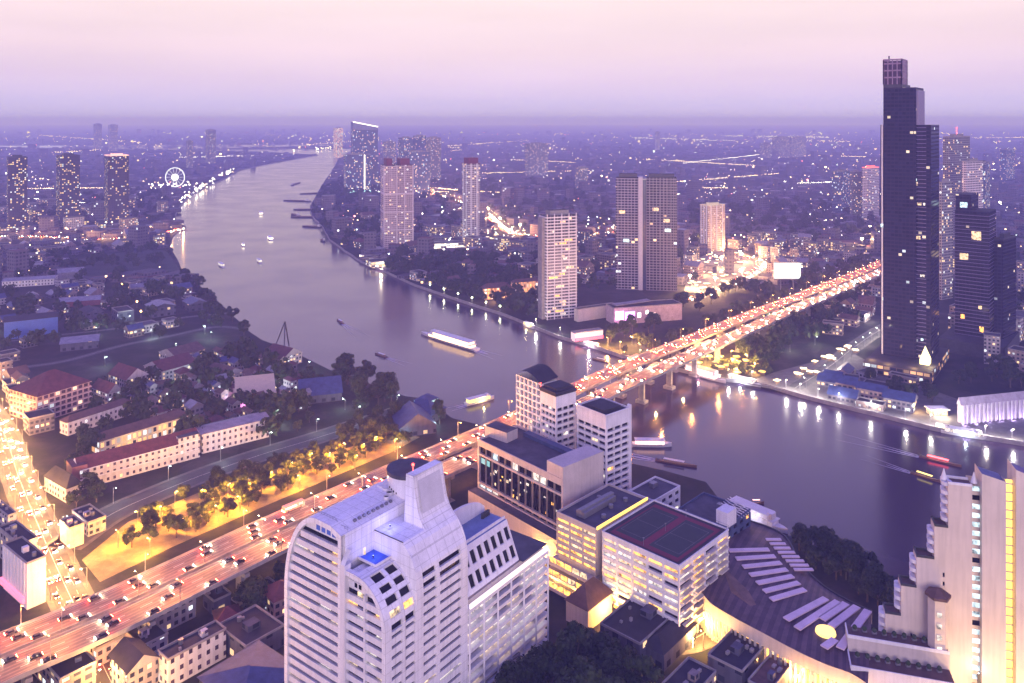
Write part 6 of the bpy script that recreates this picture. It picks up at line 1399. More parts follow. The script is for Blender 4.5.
# ------------------------------------------------------------------ the ordinary town: every block its own thing
def inpoly(x, y, P):
    c = False
    for i in range(len(P)):
        (x0, y0), (x1, y1) = P[i], P[i - 1]
        if (y0 > y) != (y1 > y) and x < (x1 - x0) * (y - y0) / (y1 - y0) + x0: c = not c
    return c
taken = []
for o in [o for o in SC.objects if o.parent is None and o.get('category') and o.get('category') not in ('street lamp', 'car', 'bus', 'wall', 'traffic', 'bridge')]:
    R_ = 8.0; 
    for ch in o.children:
        if ch.type == 'MESH': R_ = max(R_, *[math.hypot(v[0], v[1]) for v in ch.bound_box])
    c = [ch for ch in o.children if ch.type == 'MESH']
    if c:
        xs = [v[0] for ch in c for v in ch.bound_box]; ys = [v[1] for ch in c for v in ch.bound_box]
        taken.append((o.location.x + (min(xs) + max(xs)) / 2, o.location.y + (min(ys) + max(ys)) / 2, max(max(xs) - min(xs), max(ys) - min(ys)) / 2 * .92))
lines = [(L, w) for L, w in ((AVENUE, 14), (RIVERROAD, 14), (FARAVENUE, 16), (RAILROAD, 9), (RAILROADB, 9), (TAKSIN, 18), (BANKROAD, 12), (LOBBYROAD, 8), (BC, 24))]
linepts = [(p.x, p.y, w) for L, w in lines for p, t in along(L, 8.0)]
gridp = {}
for x, y, w in linepts: gridp.setdefault((int(x // 40), int(y // 40)), []).append((x, y, w))
def free(x, y, r):
    for tx, ty, tr in taken:
        if math.hypot(x - tx, y - ty) < tr + r: return False
    gx, gy = int(x // 40), int(y // 40)
    for i in (-1, 0, 1):
        for j in (-1, 0, 1):
            for px, py, w in gridp.get((gx + i, gy + j), ()):
                if math.hypot(x - px, y - py) < w * .5 + r + 2: return False
    return True
PARKPOLY = [xy(*p) for p in [(75, 575), (128, 515), (205, 482), (300, 455), (405, 425), (440, 432), (392, 462), (260, 515), (170, 555), (100, 590)]]
FIELDPOLY = [xy(*p) for p in [(58, 260), (150, 246), (172, 252), (184, 272), (150, 276), (66, 282)]]
WOODPOLY = [xy(*p) for p in [(640, 352), (700, 330), (790, 300), (868, 292), (868, 330), (800, 350), (760, 375), (700, 368)]]
TREEPOLY = [xy(*p) for p in [(470, 612), (545, 600), (600, 640), (600, 690), (470, 690)]]
WATERSIDE = [xy(*p) for p in [(318, 200), (345, 190), (400, 215), (470, 270), (535, 290), (535, 322), (450, 294), (385, 268), (330, 238)]]
NP, FP = near_poly + [(900, 60), (0, -40), (-900, 60), (-16000, 5000), (-16000, 9000)], far_poly + [(9000, 9000), (16000, 8000), (16000, 1500), (2500, 300)]
def onland(x, y, m=0):
    return any(all(inpoly(x + dx, y + dy, P) for dx, dy in ((m, 0), (-m, 0), (0, m), (0, -m))) for P in (NP, FP))
WALLS = [("cream", F_HOUSE), ("white", F_HOUSEW), ("ochre", F_SHOP), ("grey", facade("grey_house_wall", (.16, .15, .19), bay=3.2, fl=3.3, mu=.2, n0=.3, n1=.8, lit=.28, s=2.4)), ("rosy", facade("rosy_house_wall", (.30, .22, .24), bay=3.2, fl=3.3, mu=.22, n0=.3, n1=.8, lit=.25, s=2.2))]
ROOFS = [("maroon hipped roof", M_RED, "hip"), ("brown gabled roof", M_BROWN, "gable"), ("grey flat roof", M_ROOFG, "flat"), ("dark flat roof", M_ROOFD, "flat"), ("blue metal roof", M_BLUEROOF, "gable"), ("pale metal roof", M_PALEROOF, "gable")]
ZONES = []   # (name for the label, pixel quad, count, size range, storeys range)
ZONES += [("by the near riverside gardens", [(90, 400), (240, 350), (330, 395), (280, 420), (190, 430)], 72, (6, 11), (1, 3), (0, 1, 1, 4, 5)),
          ("along the avenue's upper kerb", [(-30, 372), (12, 372), (40, 430), (30, 480), (-30, 420)], 12, (10, 18), (2, 4), (2, 3, 1)),
          ("in yards past the track road", [(-30, 300), (60, 284), (200, 280), (235, 318), (150, 345), (-30, 372)], 40, (9, 20), (1, 2), (3, 4, 5, 2)),
          ("near the three dark towers", [(-30, 238), (160, 240), (180, 258), (60, 268), (-30, 276)], 22, (14, 30), (1, 4), (2, 3, 5)),
          ("beyond the crosstown road", [(-30, 205), (168, 198), (180, 232), (-30, 232)], 22, (16, 34), (2, 8), (2, 3, 3)),
          ("on the tree lined far shore", [(335, 215), (420, 222), (470, 268), (540, 292), (536, 318), (440, 288), (370, 262)], 28, (12, 24), (1, 4), (1, 2, 3, 0)),
          ("between slim tower and main road", [(420, 238), (480, 225), (600, 240), (612, 280), (560, 285), (470, 262)], 34, (14, 28), (2, 6), (2, 3, 2, 1)),
          ("around the beige office tower", [(690, 250), (770, 240), (850, 248), (850, 262), (770, 290), (690, 290)], 36, (11, 22), (2, 6), (2, 3, 3, 5)),
          ("on the quay by the ferry piers", [(772, 384), (800, 368), (836, 352), (880, 360), (905, 385), (900, 414), (840, 402)], 22, (10, 24), (1, 2), (3, 4, 2)),
          ("behind the wooded park", [(800, 300), (876, 285), (876, 345), (850, 345), (820, 330)], 14, (10, 20), (1, 3), (3, 2, 1)),
          ("behind the second skyscraper", [(945, 270), (1040, 262), (1040, 385), (1000, 388), (942, 330)], 26, (12, 28), (2, 7), (2, 3)),
          ("in front of the bridge ramp", [(30, 700), (110, 655), (210, 622), (284, 590), (284, 690)], 14, (8, 14), (1, 3), (2, 3, 0))]
labcount, nh = {}, 0
for zname, quad, cnt, (s0, s1), (f0, f1), roofs in ZONES:
    P = [xy(*p) for p in quad]; xs = [p[0] for p in P]; ys = [p[1] for p in P]; got = tries = 0
    base_ang = U(35, 55)
    while got < cnt and tries < cnt * 60:
        tries += 1; x, y = U(min(xs), max(xs)), U(min(ys), max(ys))
        la, lb = U(s0, s1), U(s0, s1) * U(.6, 1.2); r = math.hypot(la, lb) / 2 * .86
        if not inpoly(x, y, P) or not onland(x, y, r) or not free(x, y, r) or inpoly(x, y, PARKPOLY) or inpoly(x, y, FIELDPOLY): continue
        got += 1; nh += 1; taken.append((x, y, r)); fl = rnd.randint(f0, f1); wn_, wmat = rnd.choice(WALLS); rn_, rmat, kind = ROOFS[rnd.choice(roofs)]
        A_ = R(base_ang + rnd.choice((0, 0, 0, U(-20, 20)))); q = quadpts((0, 0), A_, la, lb); c = sum(q, Vector((0, 0))) / 4
        lab = "%s %s, %s, %s" % (("low", "two storey", "three storey", "mid rise", "mid rise", "tall", "tall", "tall")[min(fl, 8) - 1], wn_ + " block", rn_, zname)
        house("town_house" if fl < 3 else "town_block", lab, (x - c.x, y - c.y), A_, la, lb, fl * 3.4 + .8, wmat, rmat, kind, cat="building", group="ordinary buildings: " + lab)
# ------------------------------------------------------------------ trees
def leaf_mat(name, c0, c1):
    m, n, l, b = _mat(name); geo = n.new("ShaderNodeNewGeometry"); nz = n.new("ShaderNodeTexNoise"); nz.inputs['Scale'].default_value = .9; nz.inputs['Detail'].default_value = 3; l.new(geo.outputs['Position'], nz.inputs['Vector'])
    rp = n.new("ShaderNodeValToRGB"); l.new(nz.outputs['Fac'], rp.inputs[0]); rp.color_ramp.elements[0].position = .35; rp.color_ramp.elements[1].position = .65
    rp.color_ramp.elements[0].color = (*c0, 1); rp.color_ramp.elements[1].color = (*c1, 1)
    oi = n.new("ShaderNodeObjectInfo"); mm = n.new("ShaderNodeMapRange"); mm.inputs[3].default_value = .7; mm.inputs[4].default_value = 1.3; l.new(oi.outputs['Random'], mm.inputs[0])
    hs = n.new("ShaderNodeHueSaturation"); l.new(rp.outputs[0], hs.inputs['Color']); l.new(mm.outputs[0], hs.inputs['Value']); l.new(hs.outputs[0], b.inputs['Base Color']); b.inputs['Roughness'].default_value = .7
    b.inputs['Specular IOR Level'].default_value = .2
    return m
M_LEAF = leaf_mat("dark_leaves", (.011, .018, .010), (.036, .050, .02)); M_LEAFLIT = leaf_mat("lamplit_tone_leaves", (.04, .05, .02), (.10, .10, .035))  # second leaf tone is paler, with lamplight painted into the colour
M_BARK = mat("bark", (.08, .06, .045), .9, var=.3, scale=1.0)
tr_r = random.Random(5)
def crown_mesh(h, rad, nleaf, ls, seed, tall=1.0):
    r = random.Random(seed); mb = MB(); clumps = []
    for k in range(15):
        a, z = r.uniform(0, 6.28), r.uniform(.42, .97); rr = rad * (1 - abs(z - .62) * 1.3) * r.uniform(.35, .95)
        clumps.append((Vector((rr * math.cos(a), rr * math.sin(a), h * z)), rad * r.uniform(.26, .46)))
    for k in range(nleaf):
        c, cr = clumps[k % len(clumps)]; d = Vector((r.gauss(0, 1), r.gauss(0, 1), r.gauss(0, 1))).normalized() * cr * r.uniform(.5, 1.0) ** .6; d.z *= .75
        p = c + d; nrm = (d.normalized() + Vector((r.uniform(-.7, .7), r.uniform(-.7, .7), r.uniform(-.2, .9)))).normalized(); x = nrm.orthogonal().normalized(); y = nrm.cross(x); t = r.uniform(0, 6.28)
        u = (x * math.cos(t) + y * math.sin(t)) * ls * r.uniform(.6, 1.3); v = (y * math.cos(t) - x * math.sin(t)) * ls * r.uniform(.4, .9)
        mb.face([p - u, p - v * .8, p + u, p + v], 0)
    return mb, clumps
def tree_proto(name, label, group, h, rad, nleaf, ls, seed, leaf=M_LEAF):
    t = thing(name, label, "tree", (0, 0, 0), group); mb, clumps = crown_mesh(h, rad, nleaf, ls, seed); mb.build("crown", leaf, t)
    tm = MB(); tm.tube((0, 0, -.3), (0, 0, h * .38), rad * .085, rad * .05, 7); k = 0
    for c, cr in clumps[:7]: tm.tube((0, 0, h * .34), tuple(c), rad * .045, rad * .015, 5)
    tm.build("trunk", M_BARK, t); return t
T_ = [tree_proto("broadleaf_tree", "x", "x", 11, 5.2, 1500, .62, 1), tree_proto("broadleaf_tree", "x", "x", 13, 6.2, 1700, .7, 2), tree_proto("broadleaf_tree", "x", "x", 9, 4.4, 1200, .58, 3, M_LEAFLIT), tree_proto("broadleaf_tree", "x", "x", 15, 5.4, 1700, .66, 4)]
ntree, firsts = 0, set()
def plant(x, y, label, group, s=1.0, kinds=(0, 1, 2, 3), z=0.0):
    global ntree
    p = T_[rnd.choice(kinds)]; sc = s * U(.8, 1.2); ntree += 1
    if p.name not in firsts:
        firsts.add(p.name); p.location = (x, y, z); p.rotation_euler = (0, 0, U(0, 6)); p.scale = (sc, sc, sc * U(.85, 1.15)); p['label'] = label; p['group'] = group; return p
    return dup(p, (x, y, z), U(0, 6), label, group, (sc, sc, sc * U(.85, 1.15)))
LAMP_GAP = []
def grove(poly, n, label, group, s=1.0, kinds=(0, 1, 3), gap=4.5, tries=80, m=2.0, avoid=True):
    P = [xy(*p) for p in poly]; xs = [p[0] for p in P]; ys = [p[1] for p in P]; put = []; k = 0
    while len(put) < n and k < n * tries:
        k += 1; x, y = U(min(xs), max(xs)), U(min(ys), max(ys))
        if not inpoly(x, y, P) or not onland(x, y, m) or any(math.hypot(x - a, y - b_) < gap for a, b_ in put): continue
        if avoid and not free(x, y, 2.0): continue
        put.append((x, y)); plant(x, y, label, group, s, kinds)
    for a, b_ in put: taken.append((a, b_, 2.0))
    return put
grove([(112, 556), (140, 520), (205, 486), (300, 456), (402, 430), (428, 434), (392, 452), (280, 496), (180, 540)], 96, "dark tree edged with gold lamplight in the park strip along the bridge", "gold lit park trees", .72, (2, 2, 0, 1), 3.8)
grove([(482, 740), (550, 672), (600, 648), (640, 690), (650, 745), (560, 800), (482, 800)], 34, "dark tree in the black grove below the lit parking decks", "trees in the dark grove", 1.35, (0, 1, 3), 5.5, avoid=False)
grove([(792, 542), (835, 552), (880, 583), (906, 612), (896, 622), (850, 594), (806, 563)], 24, "dark tree with garden lights between the curved pavilion and the water", "riverside garden trees", .95, (0, 1), 4.2, avoid=False, m=1)
grove([(205, 610), (240, 585), (284, 570), (284, 600), (240, 625), (215, 630)], 9, "dark tree standing under the bridge edge beside the curved tower", "trees under the bridge edge", 1.0, (0, 1), 4.5)
grove([(330, 394), (350, 378), (392, 398), (390, 418), (350, 412)], 9, "big round dark tree at the near shore beside the navy roofed hall", "round shore trees", 1.5, (0, 1), 7)
grove([(340, 440), (430, 400), (440, 425), (380, 440)], 16, "dusky tree between the grey road and the pier hall", "trees by the pier", 1.0, (0, 1, 2), 6)
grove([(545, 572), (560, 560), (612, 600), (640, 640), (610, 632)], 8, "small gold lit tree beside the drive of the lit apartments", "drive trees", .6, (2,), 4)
grove([(60, 470), (84, 430), (100, 450), (80, 485), (100, 500), (74, 520)], 10, "dark tree between the red roofed college and the long school", "college garden trees", .95, (0, 1), 5)
grove([(2, 450), (70, 580), (98, 640), (82, 640), (40, 560), (-10, 470)], 22, "orange lit street tree along the avenue kerb", "avenue trees", .75, (0, 2), 6)
grove([(180, 400), (320, 372), (345, 400), (300, 436), (200, 440)], 18, "dark garden tree among the halls by the pink stage", "hall garden trees", .7, (0, 1, 2), 6)
grove([(170, 248), (185, 270), (215, 300), (250, 332), (262, 345), (230, 330), (190, 300), (165, 270)], 12, "dark tree on the near shore beside the sheds", "near shore trees", 1.1, (0, 1, 3), 7)
grove([(640, 356), (700, 328), (790, 298), (868, 288), (868, 320), (800, 346), (768, 372), (700, 362)], 26, "dark tree in the wooded park right of the bridge end", "wooded park trees", 1.3, (0, 1, 3), 10)
grove([(604, 345), (640, 336), (700, 312), (740, 290), (760, 282), (700, 300), (650, 320), (610, 335)], 16, "rusty lit tree in the belt between the mall and the bridge", "trees between mall and bridge", 1.2, (0, 1), 8)
grove([(860, 382), (930, 388), (935, 405), (880, 400)], 10, "dark terrace tree at the foot of the tallest skyscraper", "skyscraper garden trees", .9, (0, 1), 7)
grove([(940, 370), (1040, 375), (1040, 395), (950, 392)], 9, "dark tree in the gardens under the second skyscraper", "garden trees under the second skyscraper", 1.1, (0, 1, 3), 7)
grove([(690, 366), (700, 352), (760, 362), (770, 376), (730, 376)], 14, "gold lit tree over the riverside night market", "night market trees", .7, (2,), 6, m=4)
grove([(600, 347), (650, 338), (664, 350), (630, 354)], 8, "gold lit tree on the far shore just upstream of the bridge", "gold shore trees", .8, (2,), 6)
NTREE_CAP = 0
def fartrees(name, label, quads, n, s0, s1):
    mb = MB(); r = random.Random(9); base, _c = crown_mesh(11, 5.2, 130, 1.7, 77); k = put = 0
    for quad, n in quads:
        P = [xy(*p) for p in quad]; xs = [p[0] for p in P]; ys = [p[1] for p in P]; put = k = 0
        while put < n and k < n * 40:
            k += 1; x, y = r.uniform(min(xs), max(xs)), r.uniform(min(ys), max(ys))
            if not inpoly(x, y, P) or not onland(x, y, 2) or not free(x, y, 1.0): continue
            put += 1; s = r.uniform(s0, s1); a = r.uniform(0, 6.28); c, n_ = math.cos(a) * s, math.sin(a) * s; k0 = len(mb.v)
            mb.v += [(x + c * v[0] - n_ * v[1], y + n_ * v[0] + c * v[1], v[2] * s) for v in base.v]; mb.f += [tuple(i + k0 for i in f) for f in base.f]; mb.m += base.m; mb.uv += base.uv
    return tag(mb.build(name, M_LEAF), label, "woodland", kind='stuff')
fartrees("woodland", "dark woodland along the far shore and in the distant suburbs", [([(312, 215), (322, 190), (345, 180), (372, 200), (385, 245), (340, 248)], 240), ([(385, 270), (400, 255), (480, 262), (535, 292), (536, 322), (450, 294)], 240), ([(-20, 262), (60, 255), (150, 246), (170, 262), (120, 285), (-20, 280)], 60),
    ([(700, 330), (790, 300), (868, 290), (868, 320), (800, 346), (768, 372)], 60), ([(90, 400), (240, 350), (330, 395), (285, 440), (110, 470)], 70), ([(-20, 300), (200, 282), (240, 330), (-20, 368)], 60), ([(-30, 206), (165, 190), (178, 228), (-30, 228)], 170), ([(345, 185), (600, 180), (620, 240), (480, 225), (420, 235), (385, 215)], 420), ([(690, 205), (880, 200), (880, 240), (690, 248)], 260), ([(610, 240), (700, 235), (700, 292), (685, 295)], 60), ([(740, 292), (870, 262), (870, 285), (760, 300)], 50), ([(480, 262), (600, 250), (614, 290), (575, 300), (520, 296)], 70), ([(940, 255), (1040, 240), (1040, 300), (1000, 330)], 60)], 0, .9, 1.7)
# lights hung in the riverside garden
for k, (px, py) in enumerate([(852, 566), (846, 580), (866, 572), (870, 588), (858, 594), (895, 600), (838, 560)]):
    g_ = thing("garden_lantern", "small gold garden lantern among the riverside trees", "lantern", tuple(at(px, py)), "garden lanterns among the riverside trees"); p = at(px, py); lm = MB(); lm.tube(p, p + Vector((0, 0, 7)), .12); lm.build("pole", M_STEEL, g_); lm = MB(); lm.ball(p + Vector((0, 0, 7.4)), .7 if k == 0 else .45); lm.build("bulb", E_SODIUM, g_)
    if k % 2 == 0: lamp_light((0, 0, 8.5), 3500, (1, .62, .15), .4, g_)
# ------------------------------------------------------------------ boats
M_HULL = mat("white_hull", (.6, .58, .62), .4, var=.1); M_HULLD = mat("dark_hull", (.05, .045, .05), .5, var=.2); M_WOOD = mat("boat_wood", (.16, .08, .05), .6, var=.25)
M_WAKE = mat("wake_foam", (.40, .37, .46), .5, var=.35, scale=.6)
WZ = -2.0
def hull(mb, L, W, Hh, mi=0, rake=.25):
    n_ = 12; prev = None
    for i in range(n_ + 1):
        t = i / n_; x = -L / 2 + L * t; w = W / 2 * (min(1, (1 - t) * 2.6) ** .6 if t > .6 else 1) * (.86 + .14 * min(1, t * 5)); zt = Hh * (1 + rake * max(0, t - .6) * 2.2)
        ring = [(x, -w, zt), (x, -w * .7, -.4), (x, w * .7, -.4), (x, w, zt)]
        if prev:
            for k in range(3): mb.face([prev[k], prev[k + 1], ring[k + 1], ring[k]], mi)
            mb.face([prev[3], prev[0], ring[0], ring[3]], mi)
        else: mb.face(ring[::-1], mi)
        prev = ring
def boat(kind, name, label, px, py, ang, L, wake=0, group=None, glowm=None, light=None, cat="boat"):
    p = at(px, py, WZ); t = thing(name, label, cat, (p.x, p.y, WZ), group, ang); t['_loc'] = (0, 0, 0); W = min(9.5, L * (.16 if kind == "longtail" else .22))
    h_ = MB()
    if kind == "longtail":
        hull(h_, L, W * .7, .9, 0, .9); h_.build("hull", M_WOOD, t); r = MB(); r.rect(-L * .05, 0, L * .5, W * .62, 2.3, 2.45); r.build("canopy", glowm or M_HULL, t)
        ps = MB(); ps.rect(-L * .28, 0, .12, W * .5, .8, 2.3); ps.build("post", M_WOOD, t); en = MB(); en.bar((-L * .46, 0, 1.2), (-L * .66, 0, -.2), .25); en.rect(-L * .45, 0, 1.2, .7, .9, 1.6); en.build("engine", M_DARKST, t)
    elif kind == "barge":
        hull(h_, L, W, 2.2, 0, .3); h_.build("hull", M_HULLD, t); c = MB(); c.rect(L * .05, 0, L * .62, W * .7, 2.2, 3.2); c.build("cargo_cover", M_WOOD, t); c = MB(); c.rect(-L * .38, 0, L * .12, W * .6, 2.2, 6); c.build("wheelhouse", M_HULL, t)
        c = MB(); c.tube((-L * .38, 0, 6), (-L * .38, 0, 11), .15); c.build("mast", M_DARKST, t)
    else:
        hull(h_, L, W, 1.9, 0, .5); h_.build("hull", M_HULL, t); dk = 2 if kind == "cruise" else 1
        for k in range(dk):
            c = MB(); c.rect(-L * .06 - k * L * .03, 0, L * (.72 - .1 * k), W * .84, 1.9 + k * 2.7, 4.2 + k * 2.7); c.build("cabin", glowm or G_WHITE, t)
            c = MB(); c.rect(-L * .06 - k * L * .03, 0, L * (.76 - .1 * k), W * .94, 4.2 + k * 2.7, 4.55 + k * 2.7); c.build("roof", M_HULL, t)
            for s_ in (-1, 1):
                for j in range(8): c = MB(); x = -L * .4 - k * L * .02 + j * L * (.09 - .012 * k); c.rect(x, s_ * W * .43, .35, .12, 1.9 + k * 2.7, 4.2 + k * 2.7); c.build("post", M_HULL, t)
        c = MB(); c.rect(L * .24, 0, L * .08, W * .5, 1.9, 5.4 + (dk - 1) * 2.4); c.build("wheelhouse", M_HULL, t)
    if light: lamp_light((0, -W, 3), light[0], light[1], .5, t)
    if wake:
        w = MB(); n_ = 14
        for s_ in (-1, 1):
            for i in range(n_):
                f = lambda u: (-L / 2 - wake * u, s_ * (W * .35 + wake * .11 * u), 0.06); g = lambda u: (-L / 2 - wake * u, s_ * (W * .35 + wake * .11 * u + .9 * (1 - u) + .05), .06)
                w.face([f(i / n_), f((i + 1) / n_), g((i + 1) / n_), g(i / n_)])
        for i in range(n_):
            f = lambda u, s_: (-L / 2 - wake * .5 * u, s_ * W * .28 * (1 - u * .8), .05); w.face([f(i / n_, -1), f(i / n_, 1), f((i + 1) / n_, 1), f((i + 1) / n_, -1)])
        w.build("wake", M_WAKE, t)
    return t
def ang_px(x0, y0, x1, y1):
    a, b_ = at(x0, y0, WZ), at(x1, y1, WZ); return math.atan2(b_.y - a.y, b_.x - a.x)
E_BOAT = glow("boat_light", (1, .84, .66), 7); E_BOATP = glow("boat_pink", (1, .55, .5), 4); E_BOATG = glow("boat_gold", (1, .78, .2), 3); E_BOATR = glow("boat_red", (1, .08, .1), 7)
boat("cruise", "ferry", "long brightly lit ferry heading across the middle of the river", 448, 342, ang_px(490, 355, 408, 330), 84, 30, glowm=glow("boat_amber", (1, .62, .36), 5), light=(20000, (1, .8, .6)), cat="ferry")
boat("ferry", "ferry", "gold outlined ferry near the near shore just upstream of the bridge", 480, 402, ang_px(464, 406, 497, 398), 26, 16, glowm=E_BOATG, light=(6000, (1, .8, .3)), cat="ferry")
boat("longtail", "longtail_boat", "thin longtail boat with pale canopy and a long wake in mid river", 340, 322, ang_px(355, 331, 326, 312), 20, 60)
boat("longtail", "longtail_boat", "short longtail boat with white canopy off the tripod crane", 381, 356, ang_px(395, 360, 367, 351), 18, 30)
boat("ferry", "ferry", "small white ferry off the near shore sheds", 221, 266, ang_px(227, 270, 215, 262), 26, 20, cat="ferry")
boat("ferry", "ferry", "small pale ferry following another in the upper river", 259, 262, ang_px(263, 265, 255, 259), 24, 24, cat="ferry")
boat("ferry", "ferry", "brightly lit ferry leading in the upper river", 270, 239, ang_px(275, 244, 266, 235), 36, 30, glowm=E_BOAT, cat="ferry")
boat("ferry", "ferry", "tiny glowing ferry alone high up the river", 261, 214, ang_px(261, 218, 261, 209), 40, 0, glowm=E_BOAT, cat="ferry")
boat("ferry", "ferry", "tiny gold lit boat in the upper river before the sheds", 243, 246, ang_px(245, 248, 241, 244), 18, 0, glowm=E_BOAT, cat="ferry")
boat("barge", "cargo_ship", "dark cargo ship with a mast far up the river", 296, 184, ang_px(288, 187, 304, 182), 120, 0, cat="ship")
for lab, x0, y0, x1, y1, L in (("dark barge farthest upstream of those moored at the river bend", 306, 194, 318, 193.5, 70), ("dark barge second upstream of those moored at the river bend", 288, 201, 306, 201.5, 80), ("dark barge alongside the shore trees at the river bend", 302, 210, 316, 210, 75), ("dark tug with upright bow among the moored barges", 289, 214, 301, 217, 50),
                               ("long dark barge beside the tug at the river bend", 299, 217.5, 314, 217.5, 70), ("small dark barge below the other barges at the river bend", 306, 227, 318, 227.5, 44), ("little dark boat adrift near the river bend trees", 320, 240, 325, 242, 22)):
    boat("barge", "barge", lab, (x0 + x1) / 2, (y0 + y1) / 2, ang_px(x1, y1, x0, y0), L, cat="barge")
boat("cruise", "cruise_boat", "large white cruise boat moored beside the curved pavilion", 757, 521, ang_px(735, 512, 782, 532), 36, 0, light=(3000, (.8, .75, 1)), cat="cruise boat", glowm=mat("white_cabin", (.66, .64, .72), .4))
boat("longtail", "longtail_boat", "small boat with glowing pink canopy off the moored cruise boat", 757, 504, ang_px(750, 504, 766, 504), 8, 0, glowm=E_BOATP)
boat("ferry", "ferry", "blue and white lit ferry moored at the night market pier", 744, 383, ang_px(725, 379, 760, 388), 30, 0, light=(9000, (.8, .9, 1)), cat="ferry")
boat("cruise", "cruise_boat", "rosy lit cruise boat moored along the night market quay under the bridge", 705, 377, ang_px(680, 368, 726, 382), 42, 0, glowm=E_BOATP, light=(6000, (1, .6, .6)), cat="cruise boat")
boat("ferry", "ferry", "white ferry with dark hull moored at the columned hall's quay", 966, 436, ang_px(945, 432, 990, 440), 30, 0, light=(8000, (.7, .85, 1)), cat="ferry")
boat("ferry", "ferry", "pale ferry moored at the lit quay kiosk", 944, 431.5, ang_px(934, 429, 950, 433), 12, 0, cat="ferry", glowm=E_BOAT)
boat("longtail", "longtail_boat", "longtail boat with red lights speeding towards the stepped tower", 940, 462, ang_px(905, 450, 985, 470), 24, 50, glowm=E_BOATR)
boat("longtail", "longtail_boat", "longtail boat with amber light just behind the stepped tower", 926, 478, ang_px(912, 473, 945, 484), 18, 30, glowm=E_BOATG)
boat("ferry", "ferry", "rosy lit ferry beside the balcony towers", 652, 446, ang_px(625, 446, 675, 447), 26, 20, glowm=E_BOATP, cat="ferry")
boat("longtail", "longtail_boat", "long pale boat leaving the balcony towers with a straight wake", 676, 464, ang_px(640, 458, 740, 476), 26, 70, glowm=mat("pale_canopy", (.6, .56, .55), .5))
boat("longtail", "longtail_boat", "dark little boat crossing above the bridge piers", 600, 361, ang_px(606, 362, 592, 359), 16, 0)
boat("ferry", "ferry", "gold lit ferry tied up below the white balcony tower", 529, 327, ang_px(524, 325, 535, 329), 18, 0, glowm=E_BOATG, light=(4000, (1, .8, .4)), cat="ferry")
boat("ferry", "ferry", "lit ferry moored before the white and red pier building", 592, 347, ang_px(580, 343, 606, 350), 22, 0, cat="ferry", light=(6000, (1, .9, 1)))
for k, (px, py) in enumerate([(374, 262), (380, 266), (362, 258)]): boat("ferry", "ferry", ["lit riverboat moored at the paired rosy towers' terrace", "second riverboat moored at the paired rosy towers' terrace", "third riverboat moored above the paired rosy towers' terrace"][k], px, py, ang_px(366, 260, 384, 268), 18, 0, glowm=E_BOAT, cat="ferry")
for k, (px, py) in enumerate([(430, 291), (444, 295.5), (458, 300), (472, 304.5), (486, 309), (500, 313)]):   # green lit promenade lamps
    p = at(px, py - 1.2); g_ = thing("promenade_lamp", "yellow green lamp on the far shore promenade", "street lamp", tuple(p), "promenade lamps on the far shore"); lm = MB(); lm.tube(p, p + Vector((0, 0, 6)), .2); lm.build("pole", M_STEEL, g_)
    lm = MB(); lm.ball(p + Vector((0, 0, 6.5)), .9); lm.build("bulb", glow("promenade_bulb", (.9, 1, .6), 30), g_); lamp_light((0, 0, 6.5), 16000, (.75, 1, .3), .5, g_)
    lamp_light((0, -2, 4), 2000, (1, .95, .7), .5, g_)

# ------------------------------------------------------------------ the far city: roofs and lights past counting
r = random.Random(21); fc = MB(); fl = MB(); n_ = 0
def far_ok(x, y):
    if not (onland(x, y, 8) or y > near_poly[1][1]): return False
    for p in (FIELDPOLY, WOODPOLY, PARKPOLY):
        if inpoly(x, y, p): return False
    return True
F_FAR = facade("far_block_wall", (.15, .13, .17), glass=(.06, .06, .09), bay=5, fl=5, mu=.2, n0=.3, n1=.8, lit=.05, s=2.6)
while n_ < 7500:
    py = YH + 14 + 150 * r.random() ** 2.0
    Y = H * F / (py - YH); px = r.uniform(-40, 1064); x = (px - 512) * Y / F
    if Y < 820 or Y > 17500: continue
    if not far_ok(x, Y): continue
    s = r.uniform(9, 26) * (1 + Y / 9000); h = 4 + 9 * r.random() ** 2 + (r.random() < .05) * r.uniform(8, 30) * (1 + Y / 8000)
    if not free(x, Y, s * .6): continue
    n_ += 1; fc.rect(x, Y, s, s * r.uniform(.5, 1.1), -.3, h, r.uniform(0, 1.57), 0, r.choice((1, 1, 1, 2, 3, 4)))
tag(fc.build("far_city", [F_FAR, M_ROOFG, M_PALEROOF, M_RED, M_BROWN]), "countless low roofs of the hazy city spreading to the horizon", "city", kind='stuff')
FLM = [glow("far_light_white", (1, .93, .9), 30), glow("far_light_warm", (1, .7, .42), 30), glow("far_light_cool", (.75, .9, 1), 28), glow("far_light_red", (1, .2, .2), 20), glow("far_light_dim_warm", (1, .66, .36), 7), glow("far_light_dim_white", (.9, .9, 1), 5)]
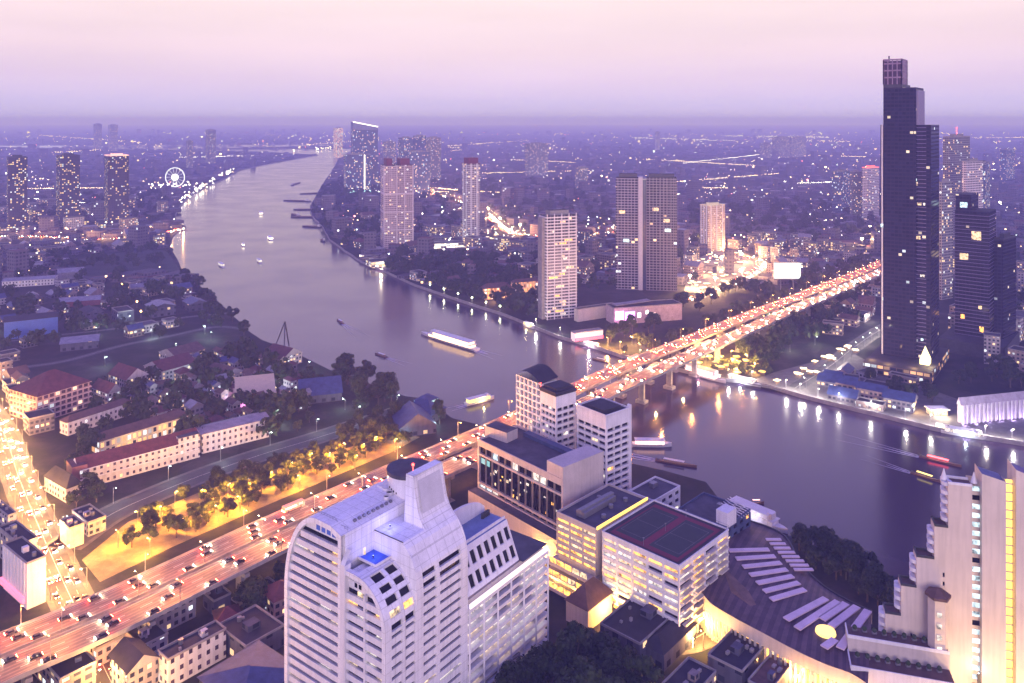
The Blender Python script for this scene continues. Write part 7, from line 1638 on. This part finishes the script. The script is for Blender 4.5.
# clusters and strings, the way lit streets look from above
cl = [(r.uniform(-30, 1050), YH + 14 + 130 * r.random() ** 2, r.uniform(4, 46), r.uniform(.6, 6)) for _ in range(150)]
def spark(x, y, Y, z, m_, k=1.0):
    s = (.5 + Y * .00028) * k * r.uniform(.6, 1.3); fl.rect(x, Y, s, s, z, z + s * .9, 0, m_)
n_ = 0
while n_ < 1900:
    if r.random() < .6: c = r.choice(cl); px, py = r.gauss(c[0], c[2]), r.gauss(c[1], c[3])
    else: px, py = r.uniform(-20, 1044), YH + 13.5 + 150 * r.random() ** 1.7
    if py < YH + 12.5: continue
    Y = H * F / (py - YH); x = (px - 512) * Y / F
    if Y > 17800 or Y < 640 or not far_ok(x, Y): continue
    n_ += 1; spark(x, 0, Y, r.uniform(7, 16), r.choice((0, 0, 1, 1, 1, 2, 2, 3) if r.random() < .3 else (0, 1, 4, 4, 4, 5, 5)), 1.0 if r.random() < .9 else 2.2)
for k in range(30):   # lit streets
    px, py, slope = r.uniform(0, 1000), YH + 15 + 70 * r.random() ** 1.6, r.uniform(-.12, .12); L = r.uniform(30, 120)
    for j in range(int(L / 1.6)):
        qx = px + j * 1.6; qy = py + slope * j * 1.6 + r.gauss(0, .15)
        if qy < YH + 13: continue
        Y = H * F / (qy - YH); x = (qx - 512) * Y / F
        if Y < 17800 and far_ok(x, Y): spark(x, 0, Y, 9, 1 if k % 3 else 0, .8)
for (x0, y0, x1, y1, n2) in ((180, 205, 236, 172, 60), (150, 190, 200, 188, 40), (295, 152, 345, 150, 26), (345, 190, 378, 188, 14)):
    for j in range(n2):
        t = r.random(); px, py = x0 + (x1 - x0) * t - 2, y0 + (y1 - y0) * t + r.gauss(0, 1.2) - 1; Y = H * F / (py - YH); spark((px - 512) * Y / F, 0, Y, r.uniform(4, 14), r.choice((0, 0, 1)), 1.3)
tag(fl.build("far_city_lights", FLM), "countless street and window lights glittering across the hazy far city", "lights", kind='stuff')
for o in [o for o in SC.objects if o.parent is None and o.get('category') and o.type == 'EMPTY' and o.location.length < 1.0]:   # patterns that were never set down
    for ch in list(o.children_recursive): bpy.data.objects.remove(ch)
    bpy.data.objects.remove(o)
